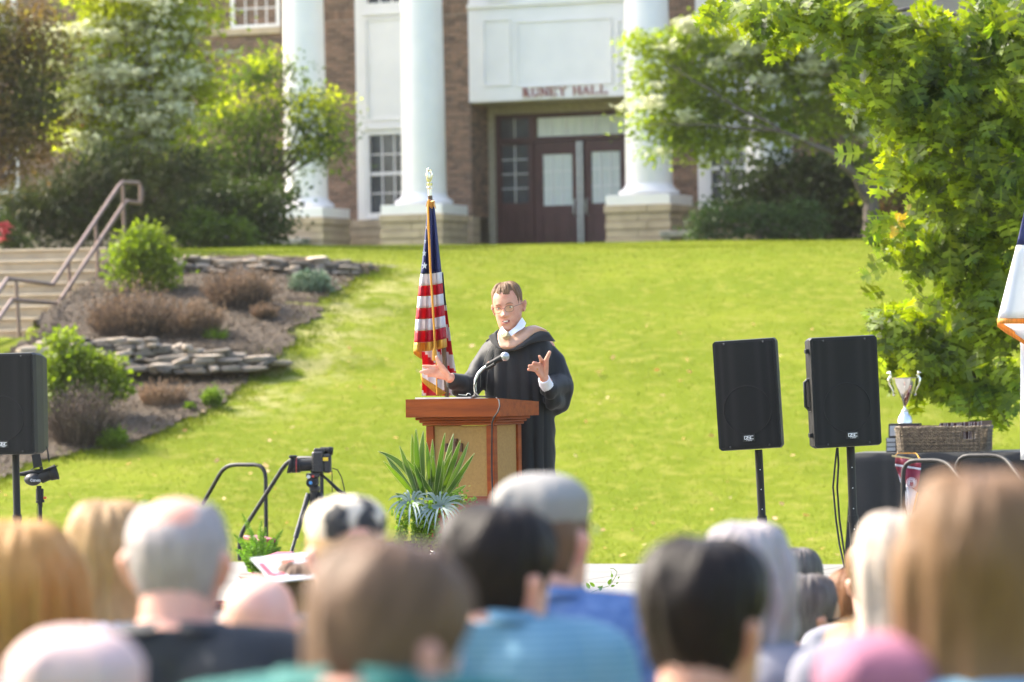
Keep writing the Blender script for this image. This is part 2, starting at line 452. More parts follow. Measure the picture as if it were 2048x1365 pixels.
def bricks(u0_, u1_, z0_, z1_, w, sep=False, side=None, soldier=()):
    """running-bond bricks over a wall face; side = depth of a return running inwards from u1"""
    nrow = int((z1_ - z0_) / CH)
    for r in range(nrow):
        z = z0_ + r * CH; x = u0_ - (BL * .5 if r % 2 else 0)
        if any(abs(z - s) < CH * 1.5 for s in soldier):
            if any(abs(z - s) < CH * .5 for s in soldier):
                xx = u0_ + .002
                while xx < u1_ - .03:
                    STUFF.box(xx, xx + CH - JT, -w - .012, -w + .02, z - CH + JT, z + 2 * CH - JT, 0); xx += CH
            continue
        while x < u1_ - .02:
            a = max(x, u0_ + .001); b = min(x + BL - JT, u1_ - .001)
            if b - a > .03:
                q = .009 + .004 * R.random()
                if sep and nb[0] < 300:
                    o = link('brick', brick_mesh(b - a, CH - JT, .011), hall, (a, -w, z)); o.location.y += R.uniform(-.002, .002)
                    nb[0] += 1
                else: STUFF.box(a, b, -w - q, -w + .02, z, z + CH - JT, 0)
            x += BL
def brick_return(u, w0, w1, z0_, z1_, out=1):
    """bricks on a face that looks along the facade, between outward offsets w0 < w1"""
    for r in range(int((z1_ - z0_) / CH)):
        z = z0_ + r * CH; y = w0 - (BL * .5 if r % 2 else 0)
        while y < w1 - .02:
            a = max(y, w0 + .001); b = min(y + BL - JT, w1 - .001)
            if b - a > .03: STUFF.box(u - .01 * (out < 0), u + .01 * (out > 0), -b, -a, z, z + CH - JT, 0)
            y += BL
TOPZ = 8.6
core = MB()
# stations along the facade, from the picture (u of a pixel column on the wall plane)
def U(px, w=0.0, py=300): return bp(px, py, w)[0]
def Z(py, px=800, w=0.0): return bp(px, py, w)[1]
zb = Z(440, 735)                      # top of the stone course
REC = -0.92                           # how far the entrance is set back
uL = U(-420); u_bayL = U(715); u_bayR = U(886); u_recL = U(942)
u_recR = u_recL + (U(1288) - U(993)) + .55
u_bay2L = U(1396); u_bay2R = U(1560); uR = U(2500)
zl = Z(205, 960)                      # underside of the white block over the entrance
# mortar-coloured wall behind the bricks, in pieces that butt
core.box(uL, u_bayL, 0, .4, zb, TOPZ); core.box(u_bayR, u_recL, 0, 1.4, zb, TOPZ)
core.box(u_recR, u_bay2L, 0, 1.4, zb, TOPZ); core.box(u_bay2R, uR, 0, .4, zb, TOPZ)
core.build('wall', MORTAR, hall)
# bricks: the four fields one sees
sl = (Z(32, 688),)
bricks(U(648), u_bayL - .002, zb + .01, Z(-40, 690), 0, sep=True, soldier=sl)
bricks(u_bayR + .002, u_recL - .002, zb + .01, Z(-40, 915), 0, sep=True, soldier=sl)
bricks(U(-60), U(648), zb + .01, Z(-40, 300), 0)
bricks(u_recR + .002, u_bay2L - .002, zb + .01, Z(-40, 1350), 0)
bricks(u_bay2R + .002, U(2120), zb + .01, Z(60, 1700), 0)
brick_return(u_recL, REC, 0, zb + .01, zl - .02)
sb = STUFF.build('brick_field', BRICK, hall, fix=False); sb['kind'] = 'stuff'
# stone course along the foot of the wall, in courses
def courses(name, u0_, u1_, w, z1_, n, depth, h=None, parent=hall, ret=0.0):
    h = h or z1_ / n
    for i in range(n):
        m = MB(); zz = z1_ - (i + 1) * h
        m.box(u0_, u1_, -w + (.0 if i % 2 else -.012), -w + depth, max(-.3, zz + .012), zz + h, .008)
        m.build(name, STONE, parent)
for (a, b) in ((U(-60), u_bayL), (u_bayL + .004, u_bayR), (u_bayR + .004, u_recL + .03), (u_recR - .03, uR - 3)):
    courses('stone_course', a, b, .05, zb - .004, 4, .4, h=.17)
MB().box(U(-60), u_recL + .02, .0, .2, -.3, zb - .006).box(u_recR, uR - 3, .0, .2, -.3, zb - .006).build('stone_backing', STONED, hall)

def window(u0_, u1_, z0_, z1_, w, nx, nz, glass=None, sash=True, name='window', fr=.075, fmat=None, inset=.05):
    fmat = fmat or WHITE
    m = MB()
    m.box(u0_, u0_ + fr, -w - .03, -w + .1, z0_, z1_).box(u1_ - fr, u1_, -w - .03, -w + .1, z0_, z1_)
    m.box(u0_ + fr, u1_ - fr, -w - .03, -w + .1, z1_ - fr, z1_).box(u0_ + fr, u1_ - fr, -w - .045, -w + .1, z0_, z0_ + fr)
    zm = (z0_ + z1_) / 2
    if sash: m.box(u0_ + fr, u1_ - fr, -w + .0, -w + .07, zm - .03, zm + .03)
    f = m.build(name, fmat, hall)
    gu0, gu1, gz0, gz1 = u0_ + fr, u1_ - fr, z0_ + fr, z1_ - fr
    g = MB(); 
    for i in range(1, nx): x = gu0 + (gu1 - gu0) * i / nx; g.box(x - .011, x + .011, -w + .012, -w + .045, gz0, gz1)
    for k in range(1, nz):
        z = gz0 + (gz1 - gz0) * k / nz
        if not sash or abs(z - zm) > .05: g.box(gu0, gu1, -w + .016, -w + .042, z - .011, z + .011)
    if g.v: g.build('glazing_bar', WHITE, f)
    for i in range(nx):
        for k in range(nz):
            x0_ = gu0 + (gu1 - gu0) * i / nx; x1_ = gu0 + (gu1 - gu0) * (i + 1) / nx; a = gz0 + (gz1 - gz0) * k / nz; b = gz0 + (gz1 - gz0) * (k + 1) / nz
            MB().box(x0_ + .004, x1_ - .004, -w + inset, -w + inset + .006, a + .004, b - .004).build('pane', glass or DARKGLASS, f)
    return f
# upper left window on a stone sill
a, b, c, d = rect(463, -90, 561, 58, 0); window(a, b, c, d, .03, 4, 4)
a, b, c, d = rect(425, 57, 566, 71, 0); MB().box(a, b, -.09, 0, c, d, .01).build('window_sill', STONE, hall)
# far left ground-floor window, window behind the left column
a, b, c, d = rect(-70, 300, 40, 470, 0); window(a, b, c, d, .03, 3, 4)
a, b, c, d = rect(505, 345, 580, 440, 0); window(a, b, c, d, .03, 3, 4)
a, b, c, d = rect(-40, -60, 34, 60, 0); window(a, b, c, d, .03, 3, 4)
# white bays with a panel and windows
def bay(ua, ub, pw, pm):
    m = MB(); w = .04
    zt = TOPZ; x0_, x1_ = ua + .004, ub - .004
    zw0, zw1 = Z(436, pm), Z(262, pm); zu0 = Z(14, pm); pz0, pz1 = Z(242, pm), Z(36, pm)
    m.box(x0_, x0_ + pw, -w, .3, zb, zt).box(x1_ - pw, x1_, -w, .3, zb, zt)
    m.box(x0_ + pw, x1_ - pw, -w + .004, .3, zw1, zu0 - .0)
    m.box(x0_ + pw, x1_ - pw, -w - .03, .3, zb + .002, zb + .05)
    m.build('bay_panelling', WHITE, hall)
    t = MB(); a_, b_ = x0_ + pw + .02, x1_ - pw - .02; y0_, y1_ = -w - .022, -w + .004
    t.box(a_, a_ + .045, y0_, y1_, pz0, pz1).box(b_ - .045, b_, y0_, y1_, pz0, pz1).box(a_ + .045, b_ - .045, y0_, y1_, pz1 - .045, pz1).box(a_ + .045, b_ - .045, y0_, y1_, pz0, pz0 + .045)
    t.box(a_ - .02, b_ + .02, y0_ - .02, y1_ - .002, pz1 + .05, pz1 + .13).box(a_ - .02, b_ + .02, y0_ - .012, y1_ - .002, pz0 - .16, pz0 - .08)
    t.build('panel_moulding', WHITE, hall)
    window(x0_ + pw, x1_ - pw, zb + .05, zw1, .0, 5, 4); window(x0_ + pw, x1_ - pw, zu0, zu0 + 2.0, .0, 5, 5)
bay(u_bayL, u_bayR, .17, 770)
bay(u_bay2L, u_bay2R, .17, 1440)
# the white block over the entrance
e0, e1 = u_recL + .004, u_recR - .004
m = MB(); m.box(e0, e1, -.06, 1.3, zl, Z(8, 1100)); m.box(e0, e1, -.03, 1.3, Z(8, 1100) + .002, TOPZ - .0)
m.build('entrance_fascia', WHITE, hall)
t = MB()
def frame(t, a_, b_, c_, d_, y0_, y1_, k=.035):
    t.box(a_, a_ + k, y0_, y1_, c_, d_).box(b_ - k, b_, y0_, y1_, c_, d_).box(a_ + k, b_ - k, y0_, y1_, d_ - k, d_).box(a_ + k, b_ - k, y0_, y1_, c_, c_ + k)
for (p0, p1) in ((966, 1022), (1033, 1224), (1235, 1290)):
    a, b, c, d = rect(p0, 38, p1, 172, .06); frame(t, a, b, c, d, -.085, -.055)
t.box(e0, e1, -.11, -.058, Z(10, 1100) , Z(2, 1100))
t.build('fascia_moulding', WHITE, hall)
for (p0, p1) in ((975, 1020), (1035, 1100), (1110, 1170), (1180, 1245)):
    a, b, c, d = rect(p0, -80, p1, 4, .03); window(a, b, c, d, .04, 3, 5, name='fascia_window', fr=.05)
# soffit and side of the recess
MB().box(e0 + .01, e1 - .01, .1, 1.2, zl - .03, zl - .004).build('soffit', TAN, hall)
# door set: one maroon frame, sidelight, two doors
def dz(py, px=1100): return bp(px, py, REC)[1]
def du(px, py=350): return bp(px, py, REC)[0]
dd = -REC
uf0 = u_recL + .002; uf1 = du(993)
MB().box(uf0, uf1, dd - .08, dd + .2, -.2, dz(205), .005).box(u_recR - .17, u_recR - .002, dd - .08, dd + .2, -.2, dz(205), .005).box(uf1 + .002, u_recR - .172, dd - .07, dd + .2, dz(226), dz(205), .005).build('door_surround', TAN, hall)
ub = u_recR - .172
us0, us1 = du(1000), du(1060); ul0, ul1 = du(1068), du(1154); ur0, ur1 = du(1169), du(1252)
fm = MB(); Y0, Y1 = dd - .02, dd + .1
fm.box(uf1 + .002, ub - .002, Y0, Y1, dz(283), dz(276)).box(uf1 + .002, ub - .002, Y0, Y1, dz(233), dz(227))
for x in ((uf1 + .002, us0), (us1, ul0), (ul1, ur0), (ur1, ur1 + .1)): fm.box(x[0], x[1], Y0 + .004, Y1, 0, dz(283) - .002)
for x in ((uf1 + .002, us0), (us1, ul0 + .05), (ur1 + .02, ur1 + .1)): fm.box(x[0], x[1], Y0 + .004, Y1, dz(276) + .002, dz(233) - .002)
fm.box(ur1 + .1, ub - .002, Y0 + .02, Y1, 0, dz(276) - .02)
fm.build('door_frame', MAROON, hall)
def leaf(x0_, x1_, z0_, z1_, gl, nx, nz, name='door', glass=SKYGLASS):
    d0 = MB(); g0, g1, h0, h1 = gl; y0_, y1_ = dd + .01, dd + .06
    d0.box(x0_ + .004, g0, y0_, y1_, z0_ + .005, z1_ - .004).box(g1, x1_ - .004, y0_, y1_, z0_ + .005, z1_ - .004)
    d0.box(g0, g1, y0_, y1_, h1, z1_ - .004).box(g0, g1, y0_, y1_, z0_ + .005, h0)
    o = d0.build(name, MAROON, hall)
    k = MB(); 
    for i in range(1, nx): x = g0 + (g1 - g0) * i / nx; k.box(x - .009, x + .009, y0_ + .012, y0_ + .03, h0, h1)
    for i in range(1, nz): z = h0 + (h1 - h0) * i / nz; k.box(g0, g1, y0_ + .014, y0_ + .028, z - .009, z + .009)
    k.build('glazing_bar', WHITE, o)
    for i in range(nx):
        for q in range(nz):
            MB().box(g0 + (g1 - g0) * i / nx + .003, g0 + (g1 - g0) * (i + 1) / nx - .003, y0_ + .03, y0_ + .036, h0 + (h1 - h0) * q / nz + .003, h0 + (h1 - h0) * (q + 1) / nz - .003).build('pane', glass, o)
    pz = h0 - .25
    w_ = (x1_ - x0_)
    for i in range(2):
        a_ = x0_ + w_ * (.16 + .36 * i); pn = MB(); frame(pn, a_, a_ + w_ * .32, .12, pz + .1, y0_ - .012, y0_ + .002, .03); pn.build('door_panel', MAROON, o)
    return o
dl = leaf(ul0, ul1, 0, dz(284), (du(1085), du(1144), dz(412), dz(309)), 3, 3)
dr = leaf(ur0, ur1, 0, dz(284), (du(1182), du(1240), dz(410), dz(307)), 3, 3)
for o, x in ((dl, ul1 - .05), (dr, ur0 + .05)):
    MB().tube([(x, dd - .0, dz(432)), (x, dd - .07, dz(428)), (x, dd - .07, dz(404)), (x, dd, dz(400))], .016, 6).build('door_handle', CHROME, o, smooth=True)
MB().tube([((ul1 + ur0) / 2 - .035, dd - .05, 0), ((ul1 + ur0) / 2 - .035, dd - .05, dz(286))], .028, 8).tube([((ul1 + ur0) / 2 + .04, dd - .05, 0), ((ul1 + ur0) / 2 + .04, dd - .05, dz(286))], .028, 8).build('door_mullion', CHROME, hall)
# sidelight: panes with white bars over a maroon panel; transoms
sl_ = leaf(us0, us1, 0, dz(284), (du(1003), du(1056), dz(404), dz(288)), 2, 4, name='sidelight', glass=DARKGLASS)
def frame_mb(x0_, x1_):
    m = MB(); frame(m, x0_, x1_, dz(276) + .004, dz(233) - .004, dd + .01, dd + .05, .02); return m
def transom(x0_, x1_, nx, glass):
    o = frame_mb(x0_, x1_).build('transom', MAROON, hall)
    for i in range(nx):
        a_ = x0_ + .02 + (x1_ - x0_ - .04) * i / nx; b_ = x0_ + .02 + (x1_ - x0_ - .04) * (i + 1) / nx
        MB().box(a_ + .003, b_ - .003, dd + .03, dd + .036, dz(275), dz(234)).build('pane', glass, o)
        if i: MB().box(a_ - .008, a_ + .008, dd + .012, dd + .029, dz(276) + .006, dz(233) - .006).build('glazing_bar', WHITE, o)
transom(us0, us1, 2, DARKGLASS)
transom(ul0 + .05, ur1 + .02, 6, SKYGLASS)
# lettering over the entrance: serif capitals built from strokes
def serif_letters():
    text = 'RUNEY HALL'; x0p, x1p = 1046, 1214
    ua, zc = bp(x0p, 184, .06); ub_, _ = bp(x1p, 180, .06); zmid = bp(1130, 182.5, .06)[1]
    h = 15.5 / 105.; adv = (ub_ - ua) / 9.35; x = ua
    th, tn = .028, .013
    def bar(m, x1_, z1_, x2_, z2_, w):
        dx, dz_ = x2_ - x1_, z2_ - z1_; l = sqrt(dx * dx + dz_ * dz_); nx, nz = -dz_ / l * w / 2, dx / l * w / 2
        pl = [(x1_ + nx, -.065, z1_ + nz), (x2_ + nx, -.065, z2_ + nz), (x2_ - nx, -.065, z2_ - nz), (x1_ - nx, -.065, z1_ - nz)]
        m.prism(pl, (0, -.02 - .0007 * len(m.f), 0))
    def ser(m, x_, z_, w=.05): bar(m, x_ - w / 2, z_, x_ + w / 2, z_, tn)
    for chh in text:
        if chh == ' ': x += adv * .62; continue
        m = MB(); z0_ = zmid - h / 2; z1_ = z0_ + h; w = adv * .62; l = x + .02; r = l + w; zm = (z0_ + z1_) / 2
        if chh in 'RNEYHL' and chh != 'Y':
            bar(m, l, z0_, l, z1_, th); ser(m, l, z0_); ser(m, l, z1_)
        if chh == 'R':
            for k in range(6):
                t0, t1 = -pi / 2 + pi * k / 6, -pi / 2 + pi * (k + 1) / 6; rr = h * .26; cx = l + w * .35; cz = z1_ - rr
                bar(m, cx + rr * cos(t0), cz + rr * sin(t0), cx + rr * cos(t1), cz + rr * sin(t1), th * .8)
            bar(m, l, z1_, l + w * .35, z1_, tn); bar(m, l, z1_ - h * .52, l + w * .35, z1_ - h * .52, tn); bar(m, l + w * .4, zm, r, z0_, th); ser(m, r, z0_)
        if chh == 'U':
            bar(m, l, z1_, l, z0_ + h * .28, th); bar(m, r, z1_, r, z0_ + h * .28, tn); ser(m, l, z1_); ser(m, r, z1_)
            for k in range(6):
                t0, t1 = pi + pi * k / 6, pi + pi * (k + 1) / 6; cx = (l + r) / 2; cz = z0_ + h * .28
                bar(m, cx + w / 2 * cos(t0), cz + h * .28 * sin(t0), cx + w / 2 * cos(t1), cz + h * .28 * sin(t1), th * .7)
        if chh == 'N': bar(m, l, z1_, r, z0_, th); bar(m, r, z0_, r, z1_, tn); ser(m, r, z1_)
        if chh == 'E': bar(m, l, z1_, r, z1_, tn); bar(m, l, zm, r - .02, zm, tn); bar(m, l, z0_, r, z0_, tn); bar(m, r, z0_, r, z0_ + .03, tn); bar(m, r, z1_, r, z1_ - .03, tn)
        if chh == 'Y': c_ = (l + r) / 2; bar(m, l, z1_, c_, zm, th); bar(m, r, z1_, c_, zm, tn); bar(m, c_, zm, c_, z0_, th); ser(m, l, z1_); ser(m, r, z1_); ser(m, c_, z0_)
        if chh == 'H': bar(m, r, z0_, r, z1_, th); ser(m, r, z0_); ser(m, r, z1_); bar(m, l, zm, r, zm, tn)
        if chh == 'A': c_ = (l + r) / 2; bar(m, l, z0_, c_, z1_, tn); bar(m, c_, z1_, r, z0_, th); bar(m, l + w * .2, z0_ + h * .35, r - w * .2, z0_ + h * .35, tn); ser(m, l, z0_); ser(m, r, z0_)
        if chh == 'L': bar(m, l, z0_, r, z0_, tn); bar(m, r, z0_, r, z0_ + .035, tn)
        m.build('letter', LETTER, hall, fix=True)
        x += adv
serif_letters()
# columns on stone blocks
def column(pxc, w, ytop_block, wpx=88, sq=.62):
    u = bp(pxc, 300, w)[0]; r = wpx / 105. / 2
    zt = bp(pxc, ytop_block, w)[1]                    # top of the stone pedestal
    col_ = MB(); n = 40
    prof = [(r * 1.0, zt + .36), (r * 1.0, zt + .5), (r * .985, zt + 1.5), (r * .96, zt + 3), (r * .9, zt + 5.5)]
    col_.lathe(prof, n, (u, -w, 0)); c_ = col_.build('column', WHITE, hall, smooth=True)
    b = MB().lathe([(r * 1.22, zt + .185), (r * 1.30, zt + .215), (r * 1.30, zt + .25), (r * 1.22, zt + .285), (r * 1.12, zt + .30), (r * 1.12, zt + .315), (r * 1.05, zt + .34), (r * 1.0, zt + .40)], n, (u, -w, 0))
    b.build('column_base', WHITE, c_, smooth=True)
    MB().box(u - sq, u + sq, -w - sq, -w + sq, zt, zt + .18, .006).build('base_block', WHITE, c_)
    k = 5; h = .152
    for i in range(k):
        z1_ = zt - i * h - .002; e = .03 if i == 0 else (.0 if i % 2 else .012)
        for (p, q) in ((u - sq - e, u - .004), (u + .004, u + sq + e)) if i % 2 else ((u - sq - e, u + .18), (u + .188, u + sq + e)):
            MB().box(p, q, -w - sq - e, -w + sq + e, z1_ - h + .012, z1_, .01).build('pedestal_stone', STONE, c_)
    MB().box(u - sq + .02, u + sq - .02, -w - sq + .02, -w + sq - .02, -.4, zt - .01).build('pedestal_joint', STONED, c_)
    return c_
column(611, 1.25, 438, 86); column(847, 1.25, 431, 88); column(1297, 1.25, 412, 90); column(1538, 1.25, 402, 90)
# beams above the columns (outside the frame, they keep the sky off the porch)
MB().box(U(540, 1.25), U(1640, 1.25), -1.8, -.7, Z(-330), Z(-330) + 1.2).box(U(540, 1.25), U(1640, 1.25), -.7, .4, Z(-330) + .9, Z(-330) + 1.2).build('portico_beam', WHITE, hall)
MB().box(uL - .2, uR + .2, -.25, 9, TOPZ + .002, TOPZ + .5).build('roof', WHITE, hall)
MB().box(uL + .3, uR - .3, 1.6, 8.5, 0, TOPZ).build('inner_wall', MORTAR, hall)
for (p0, p1, py) in ((520, 612, 478), (1325, 1392, 462)):
    a, b = bp(p0, py, 2.1)[0], bp(p1, py, 2.1)[0]; zz = bp((p0 + p1) / 2, py, 2.1)[1]
    bn = thing('stone_bench', 'low grey stone slab bench beside the %s white column' % ('left hand' if p0 < 700 else 'entrance side'), 'bench', HB + UD * ((a + b) / 2) + NO * 2.1, -THETA)
    w_ = (b - a) / 2; GS = MATS.get('bench_stone') or mat('bench_stone', (.3, .28, .25), .9, (.2, .19, .17), 8, bump=.5)
    MB().box(-w_, w_, -.2, .2, zz - .12, zz, .02).build('seat_slab', GS, bn)
    for s_ in (-1, 1): MB().box(s_ * w_ * .6 - .08, s_ * w_ * .6 + .08, -.15, .15, -.15, zz - .122, .01).build('leg', GS, bn)

# ------------------------------------------------------------------ stair with handrail
STEPM = mat('stair_stone', (.46, .37, .25), .9, (.36, .29, .2), 3, bump=.5, bscale=50)
RAILM = mat('rail_paint', (.17, .105, .078), .45, (.14, .085, .062), 9, spec=.6)
top = P(210, 497, 56.2)
stair = thing('stone_stair', 'flight of pale stone steps climbing the bank at the left', 'stairs', (top.x, top.y, top.z - 1.72), -STH)
for i in range(14):
    zt = 1.72 - i * .172; y1_ = -.34 * i
    if i >= 9: y1_ -= 1.3      # landing
    run = .34 if i != 8 else 1.64
    e = .1 * i
    MB().box(-3.6, .12 if i < 5 else -.05 - .06 * (i - 5), y1_ - run, y1_ + .3, zt - .2 - .4, zt - .05, .004).box(-3.6, .13 if i < 5 else -.04 - .06 * (i - 5), y1_ - run - .03, y1_ + .3, zt - .048, zt, .012).build('step', STEPM, stair)
MB().box(-3.6, .1, 0, 6, .9, 1.70).build('top_paving', STEPM, stair)
hr = thing('handrail', 'brown metal handrail with two rails and posts bent along the stone stair', 'handrail', hit(140, 655))
def RP(px, py, d): return P(px, py, d)
d0_, d1_ = 56.0, 52.9
MB().tube([RP(281, 407, 56.6), RP(284, 400, 56.6), RP(283, 378, 56.6), RP(277, 366, 56.6), RP(245, 365, 56.0), RP(238, 372, 55.9), RP(105, 570, 53.0), RP(15, 558, 51.6), RP(-60, 668, 50.0)], .03, 8).build('upper_rail', RAILM, hr, smooth=True, world=True)
MB().tube([RP(281, 407, 56.6), RP(254, 403, 56.1), RP(247, 410, 56.0), RP(116, 608, 53.0), RP(24, 600, 51.6), RP(-60, 722, 50.0)], .03, 8).build('lower_rail', RAILM, hr, smooth=True, world=True)
for (xa, ya, xb, yb, d) in ((246, 370, 249, 486, 56.0), (191, 442, 199, 592, 54.9), (137, 522, 145, 662, 53.9), (32, 561, 41, 712, 51.8), (281, 407, 281, 366, 56.6)):
    q = MB().tube([RP(xa, ya, d), RP(xb, yb, d)], .025, 8).build('post', RAILM, hr, smooth=True, world=True)

# ------------------------------------------------------------------ dry stone walls
RSTONE = mat('fieldstone', (.30, .25, .19), .95, (.13, .115, .098), 7, bump=.7, bscale=30, mixpos=(.3, .65))
def stone_tint():
    t = RSTONE.node_tree; N = t.nodes.new; L = t.links.new
    p = [n for n in t.nodes if n.type == 'BSDF_PRINCIPLED'][0]; col = p.inputs['Base Color'].links[0].from_socket
    oi = N('ShaderNodeObjectInfo'); mr = N('ShaderNodeMapRange'); mr.inputs[3].default_value = .6; mr.inputs[4].default_value = 1.35; L(oi.outputs['Random'], mr.inputs[0])
    mx = N('ShaderNodeMix'); mx.data_type = 'RGBA'; mx.inputs[7].default_value = (.42, .34, .26, 1); L(oi.outputs['Random'], mx.inputs[0]); L(col, mx.inputs[6])
    hs = N('ShaderNodeHueSaturation'); L(mr.outputs[0], hs.inputs['Value']); L(mx.outputs[2], hs.inputs['Color']); L(hs.outputs[0], p.inputs['Base Color'])
stone_tint()
def stone_proto(seed):
    rr = random.Random(seed); m = MB(); n, k = 12, 7
    vs = []
    def sp(v, e): return math.copysign(abs(v) ** e, v)
    for i in range(k + 1):
        ph = pi * i / k - pi / 2
        for j in range(n):
            t = 2 * pi * j / n
            x, y, z = sp(cos(ph), .4) * sp(cos(t), .45), sp(cos(ph), .4) * sp(sin(t), .45), sp(sin(ph), .5)
            q = 1 + .42 * mnoise.noise(Vector((x * 1.2 + seed * 7, y * 1.2, z * 1.3)))
            vs.append((x * q * .5, y * q * .5, z * q * .5))
    m.add(vs, [(i * n + j, i * n + (j + 1) % n, (i + 1) * n + (j + 1) % n, (i + 1) * n + j) for i in range(k) for j in range(n)])
    return m.mesh('stone', RSTONE, smooth=True)
STONES = [stone_proto(i) for i in range(9)]
def stone_wall(label, base, ncourse, hgt, seed, backing=True, slope=0):
    rr = random.Random(seed); pts = [P(*b) for b in base]
    w = thing('stone_wall', label, 'wall', pts[0])
    for c in range(ncourse):
        L_ = 0.0; seg = 0; tot = sum((pts[i + 1] - pts[i]).length for i in range(len(pts) - 1)); s_ = rr.uniform(0, .2)
        hc = hgt / ncourse
        while s_ < tot - .1:
            l = rr.uniform(.13, .40); a = s_ + l / 2; acc = 0; q = pts[-1]
            for i in range(len(pts) - 1):
                sl_ = (pts[i + 1] - pts[i]).length
                if acc + sl_ >= a: q = pts[i].lerp(pts[i + 1], (a - acc) / sl_); dr = (pts[i + 1] - pts[i]).normalized(); break
                acc += sl_
            fr = a / tot
            if (c == ncourse - 1 and rr.random() < .2) or fr > 1 - .07 * c: s_ += l; continue
            o = link('stone', STONES[rr.randrange(9)], w)
            o.location = Vector((q.x, q.y + rr.uniform(-.04, .05) + c * .04, q.z + (c + .5) * hc + rr.uniform(-.015, .015))) - w.location
            o.scale = (l * 1.05, rr.uniform(.28, .4), hc * rr.uniform(1.05, 1.35)); o.rotation_euler = (rr.uniform(-.1, .1), rr.uniform(-.12, .12) + (rr.choice((-.35, .3)) if rr.random() < .14 else 0), atan2(dr.y, dr.x) + rr.uniform(-.15, .15))
            s_ += l
    return w
stone_wall('lower dry stone wall of stacked grey fieldstones across the mulch bed', [(70, 742, 50.1), (240, 744, 50.0), (400, 747, 49.9), (520, 742, 49.9), (575, 722, 50.2)], 7, .43, 3)
stone_wall('upper dry stone wall of stacked fieldstones under the edge of the lawn', [(330, 550, 55.2), (480, 551, 55.1), (600, 552, 55.0), (700, 549, 55.2), (765, 541, 55.5)], 5, .26, 9)
# ------------------------------------------------------------------ trees and shrubs
DIAM = ([(0, 0, 0), (.34, .45, .07), (0, 1, -.05), (-.34, .45, .07)], [(0, 1, 2), (0, 2, 3)])
NEED = ([(-.07, 0, 0), (.07, 0, 0), (0, 1, .05)], [(0, 1, 2)])
SPRAY = ([(-.05, 0, 0), (.05, 0, 0), (.0, 1, .0), (.30, .75, .02), (-.30, .7, -.02), (.22, .4, 0), (-.22, .36, 0)], [(0, 1, 2), (0, 1, 3), (0, 1, 4), (0, 1, 5), (0, 1, 6)])
PETAL = ([(0, 0, 0), (.35, .35, .06), (0, 1, 0), (-.35, .35, .06), (.35, -.35, .06), (0, -1, 0), (-.35, -.35, .06), (1, 0, 0), (-1, 0, 0)],
         [(0, 1, 2), (0, 2, 3), (0, 4, 5), (0, 5, 6), (0, 1, 7), (0, 7, 4), (0, 3, 8), (0, 8, 6)])
def leafmat(name, a, b, tr=.45, isl=.35, rough=.55, spec=.18, sc=.9):
    return mat(name, a, rough, b, sc, trans=tr, isl=isl, detail=3, spec=spec, trgb=(1.25, 1.35, .5), mixpos=(.4, .6))
def crown_pts(blobs, d, n, clump, thick, flat=.5, seed=0, hollow=.5):
    """clump centres spread through the blobs, then leaves round each clump"""
    g = np.random.default_rng(seed)
    w = np.array([b[2] ** 2 * (b[3] if len(b) > 3 else 1) for b in blobs], float); w /= w.sum()
    nc = max(1, int(n / clump)); idx = g.choice(len(blobs), nc, p=w)
    C = []
    for i in idx:
        px, py, r = blobs[i][:3]; v = g.normal(size=3); v /= np.linalg.norm(v); v *= g.random() ** hollow
        q = P(px + v[0] * r, py - v[2] * r * .92, d + v[1] * thick * r / 7680. * d); C.append((q.x, q.y, q.z))
    C = np.array(C); k = g.integers(0, nc, n)
    return C, k, g
def foliage(name, parent, blobs, d, n, size, m, tpl=DIAM, clump=34, spread=.22, thick=1.0, flat=.5, seed=0, droop=-.25, up=.9, kind='stuff', hollow=.5, rnd=.7):
    C, k, g = crown_pts(blobs, d, n, clump, thick, flat, seed, hollow)
    off = g.normal(size=(n, 3)) * [spread, spread, spread * flat]
    pos = C[k] + off
    dirs = off / (np.linalg.norm(off, axis=1, keepdims=True) + 1e-6) + g.normal(size=(n, 3)) * rnd; dirs[:, 2] += droop
    ups = g.normal(size=(n, 3)) * (1 - up * .6); ups[:, 2] += up
    v, f = scatter(tpl[0], tpl[1], pos, frames(dirs, ups), g.uniform(size * .65, size * 1.25, n))
    if parent is not None: v = v - np.array(parent.location)
    o = link(name, fast_mesh(name, v, f, m), parent)
    if kind: o['kind'] = kind
    return o, C
BARK = mat('bark_trunk', (.16, .125, .10), .9, (.08, .065, .055), 8, bump=.8, bscale=30, stretch=(1, 1, .25))
def limbs(parent, paths, name='trunk'):
    """paths: lists of (px, py, d, radius)"""
    m = MB()
    for pth in paths:
        pts = []; rs = []
        for i in range(len(pth) - 1):
            a, b = pth[i], pth[i + 1]; A = P(*a[:3]); B = P(*b[:3])
            for k in range(4):
                t = k / 4; pts.append(A.lerp(B, t) + Vector((R.uniform(-1, 1), R.uniform(-1, 1), R.uniform(-1, 1))) * (.03 if (i or k) else 0)); rs.append(a[3] + (b[3] - a[3]) * t)
        pts.append(P(*pth[-1][:3])); rs.append(pth[-1][3]); m.tube(pts, rs, 9)
    return m.build(name, BARK, parent, smooth=True, world=True)
def base(px, py, d):
    p = P(px, py, d); p.z = T(p.x, p.y); return p
def auto_limbs(px, pyb, d, blobs, r, fork):
    ps = [[(px, pyb, d, r), (fork[0], fork[1], d, r * .7)]]
    for b in blobs[::max(1, len(blobs) // 12)]: ps.append([(fork[0], fork[1], d, r * .5), ((fork[0] + b[0]) / 2 + R.uniform(-12, 12), (fork[1] + b[1]) / 2 + R.uniform(0, 14), d + R.uniform(-.3, .3), r * .28), (b[0], b[1], d + R.uniform(-.4, .4), r * .08)])
    return ps

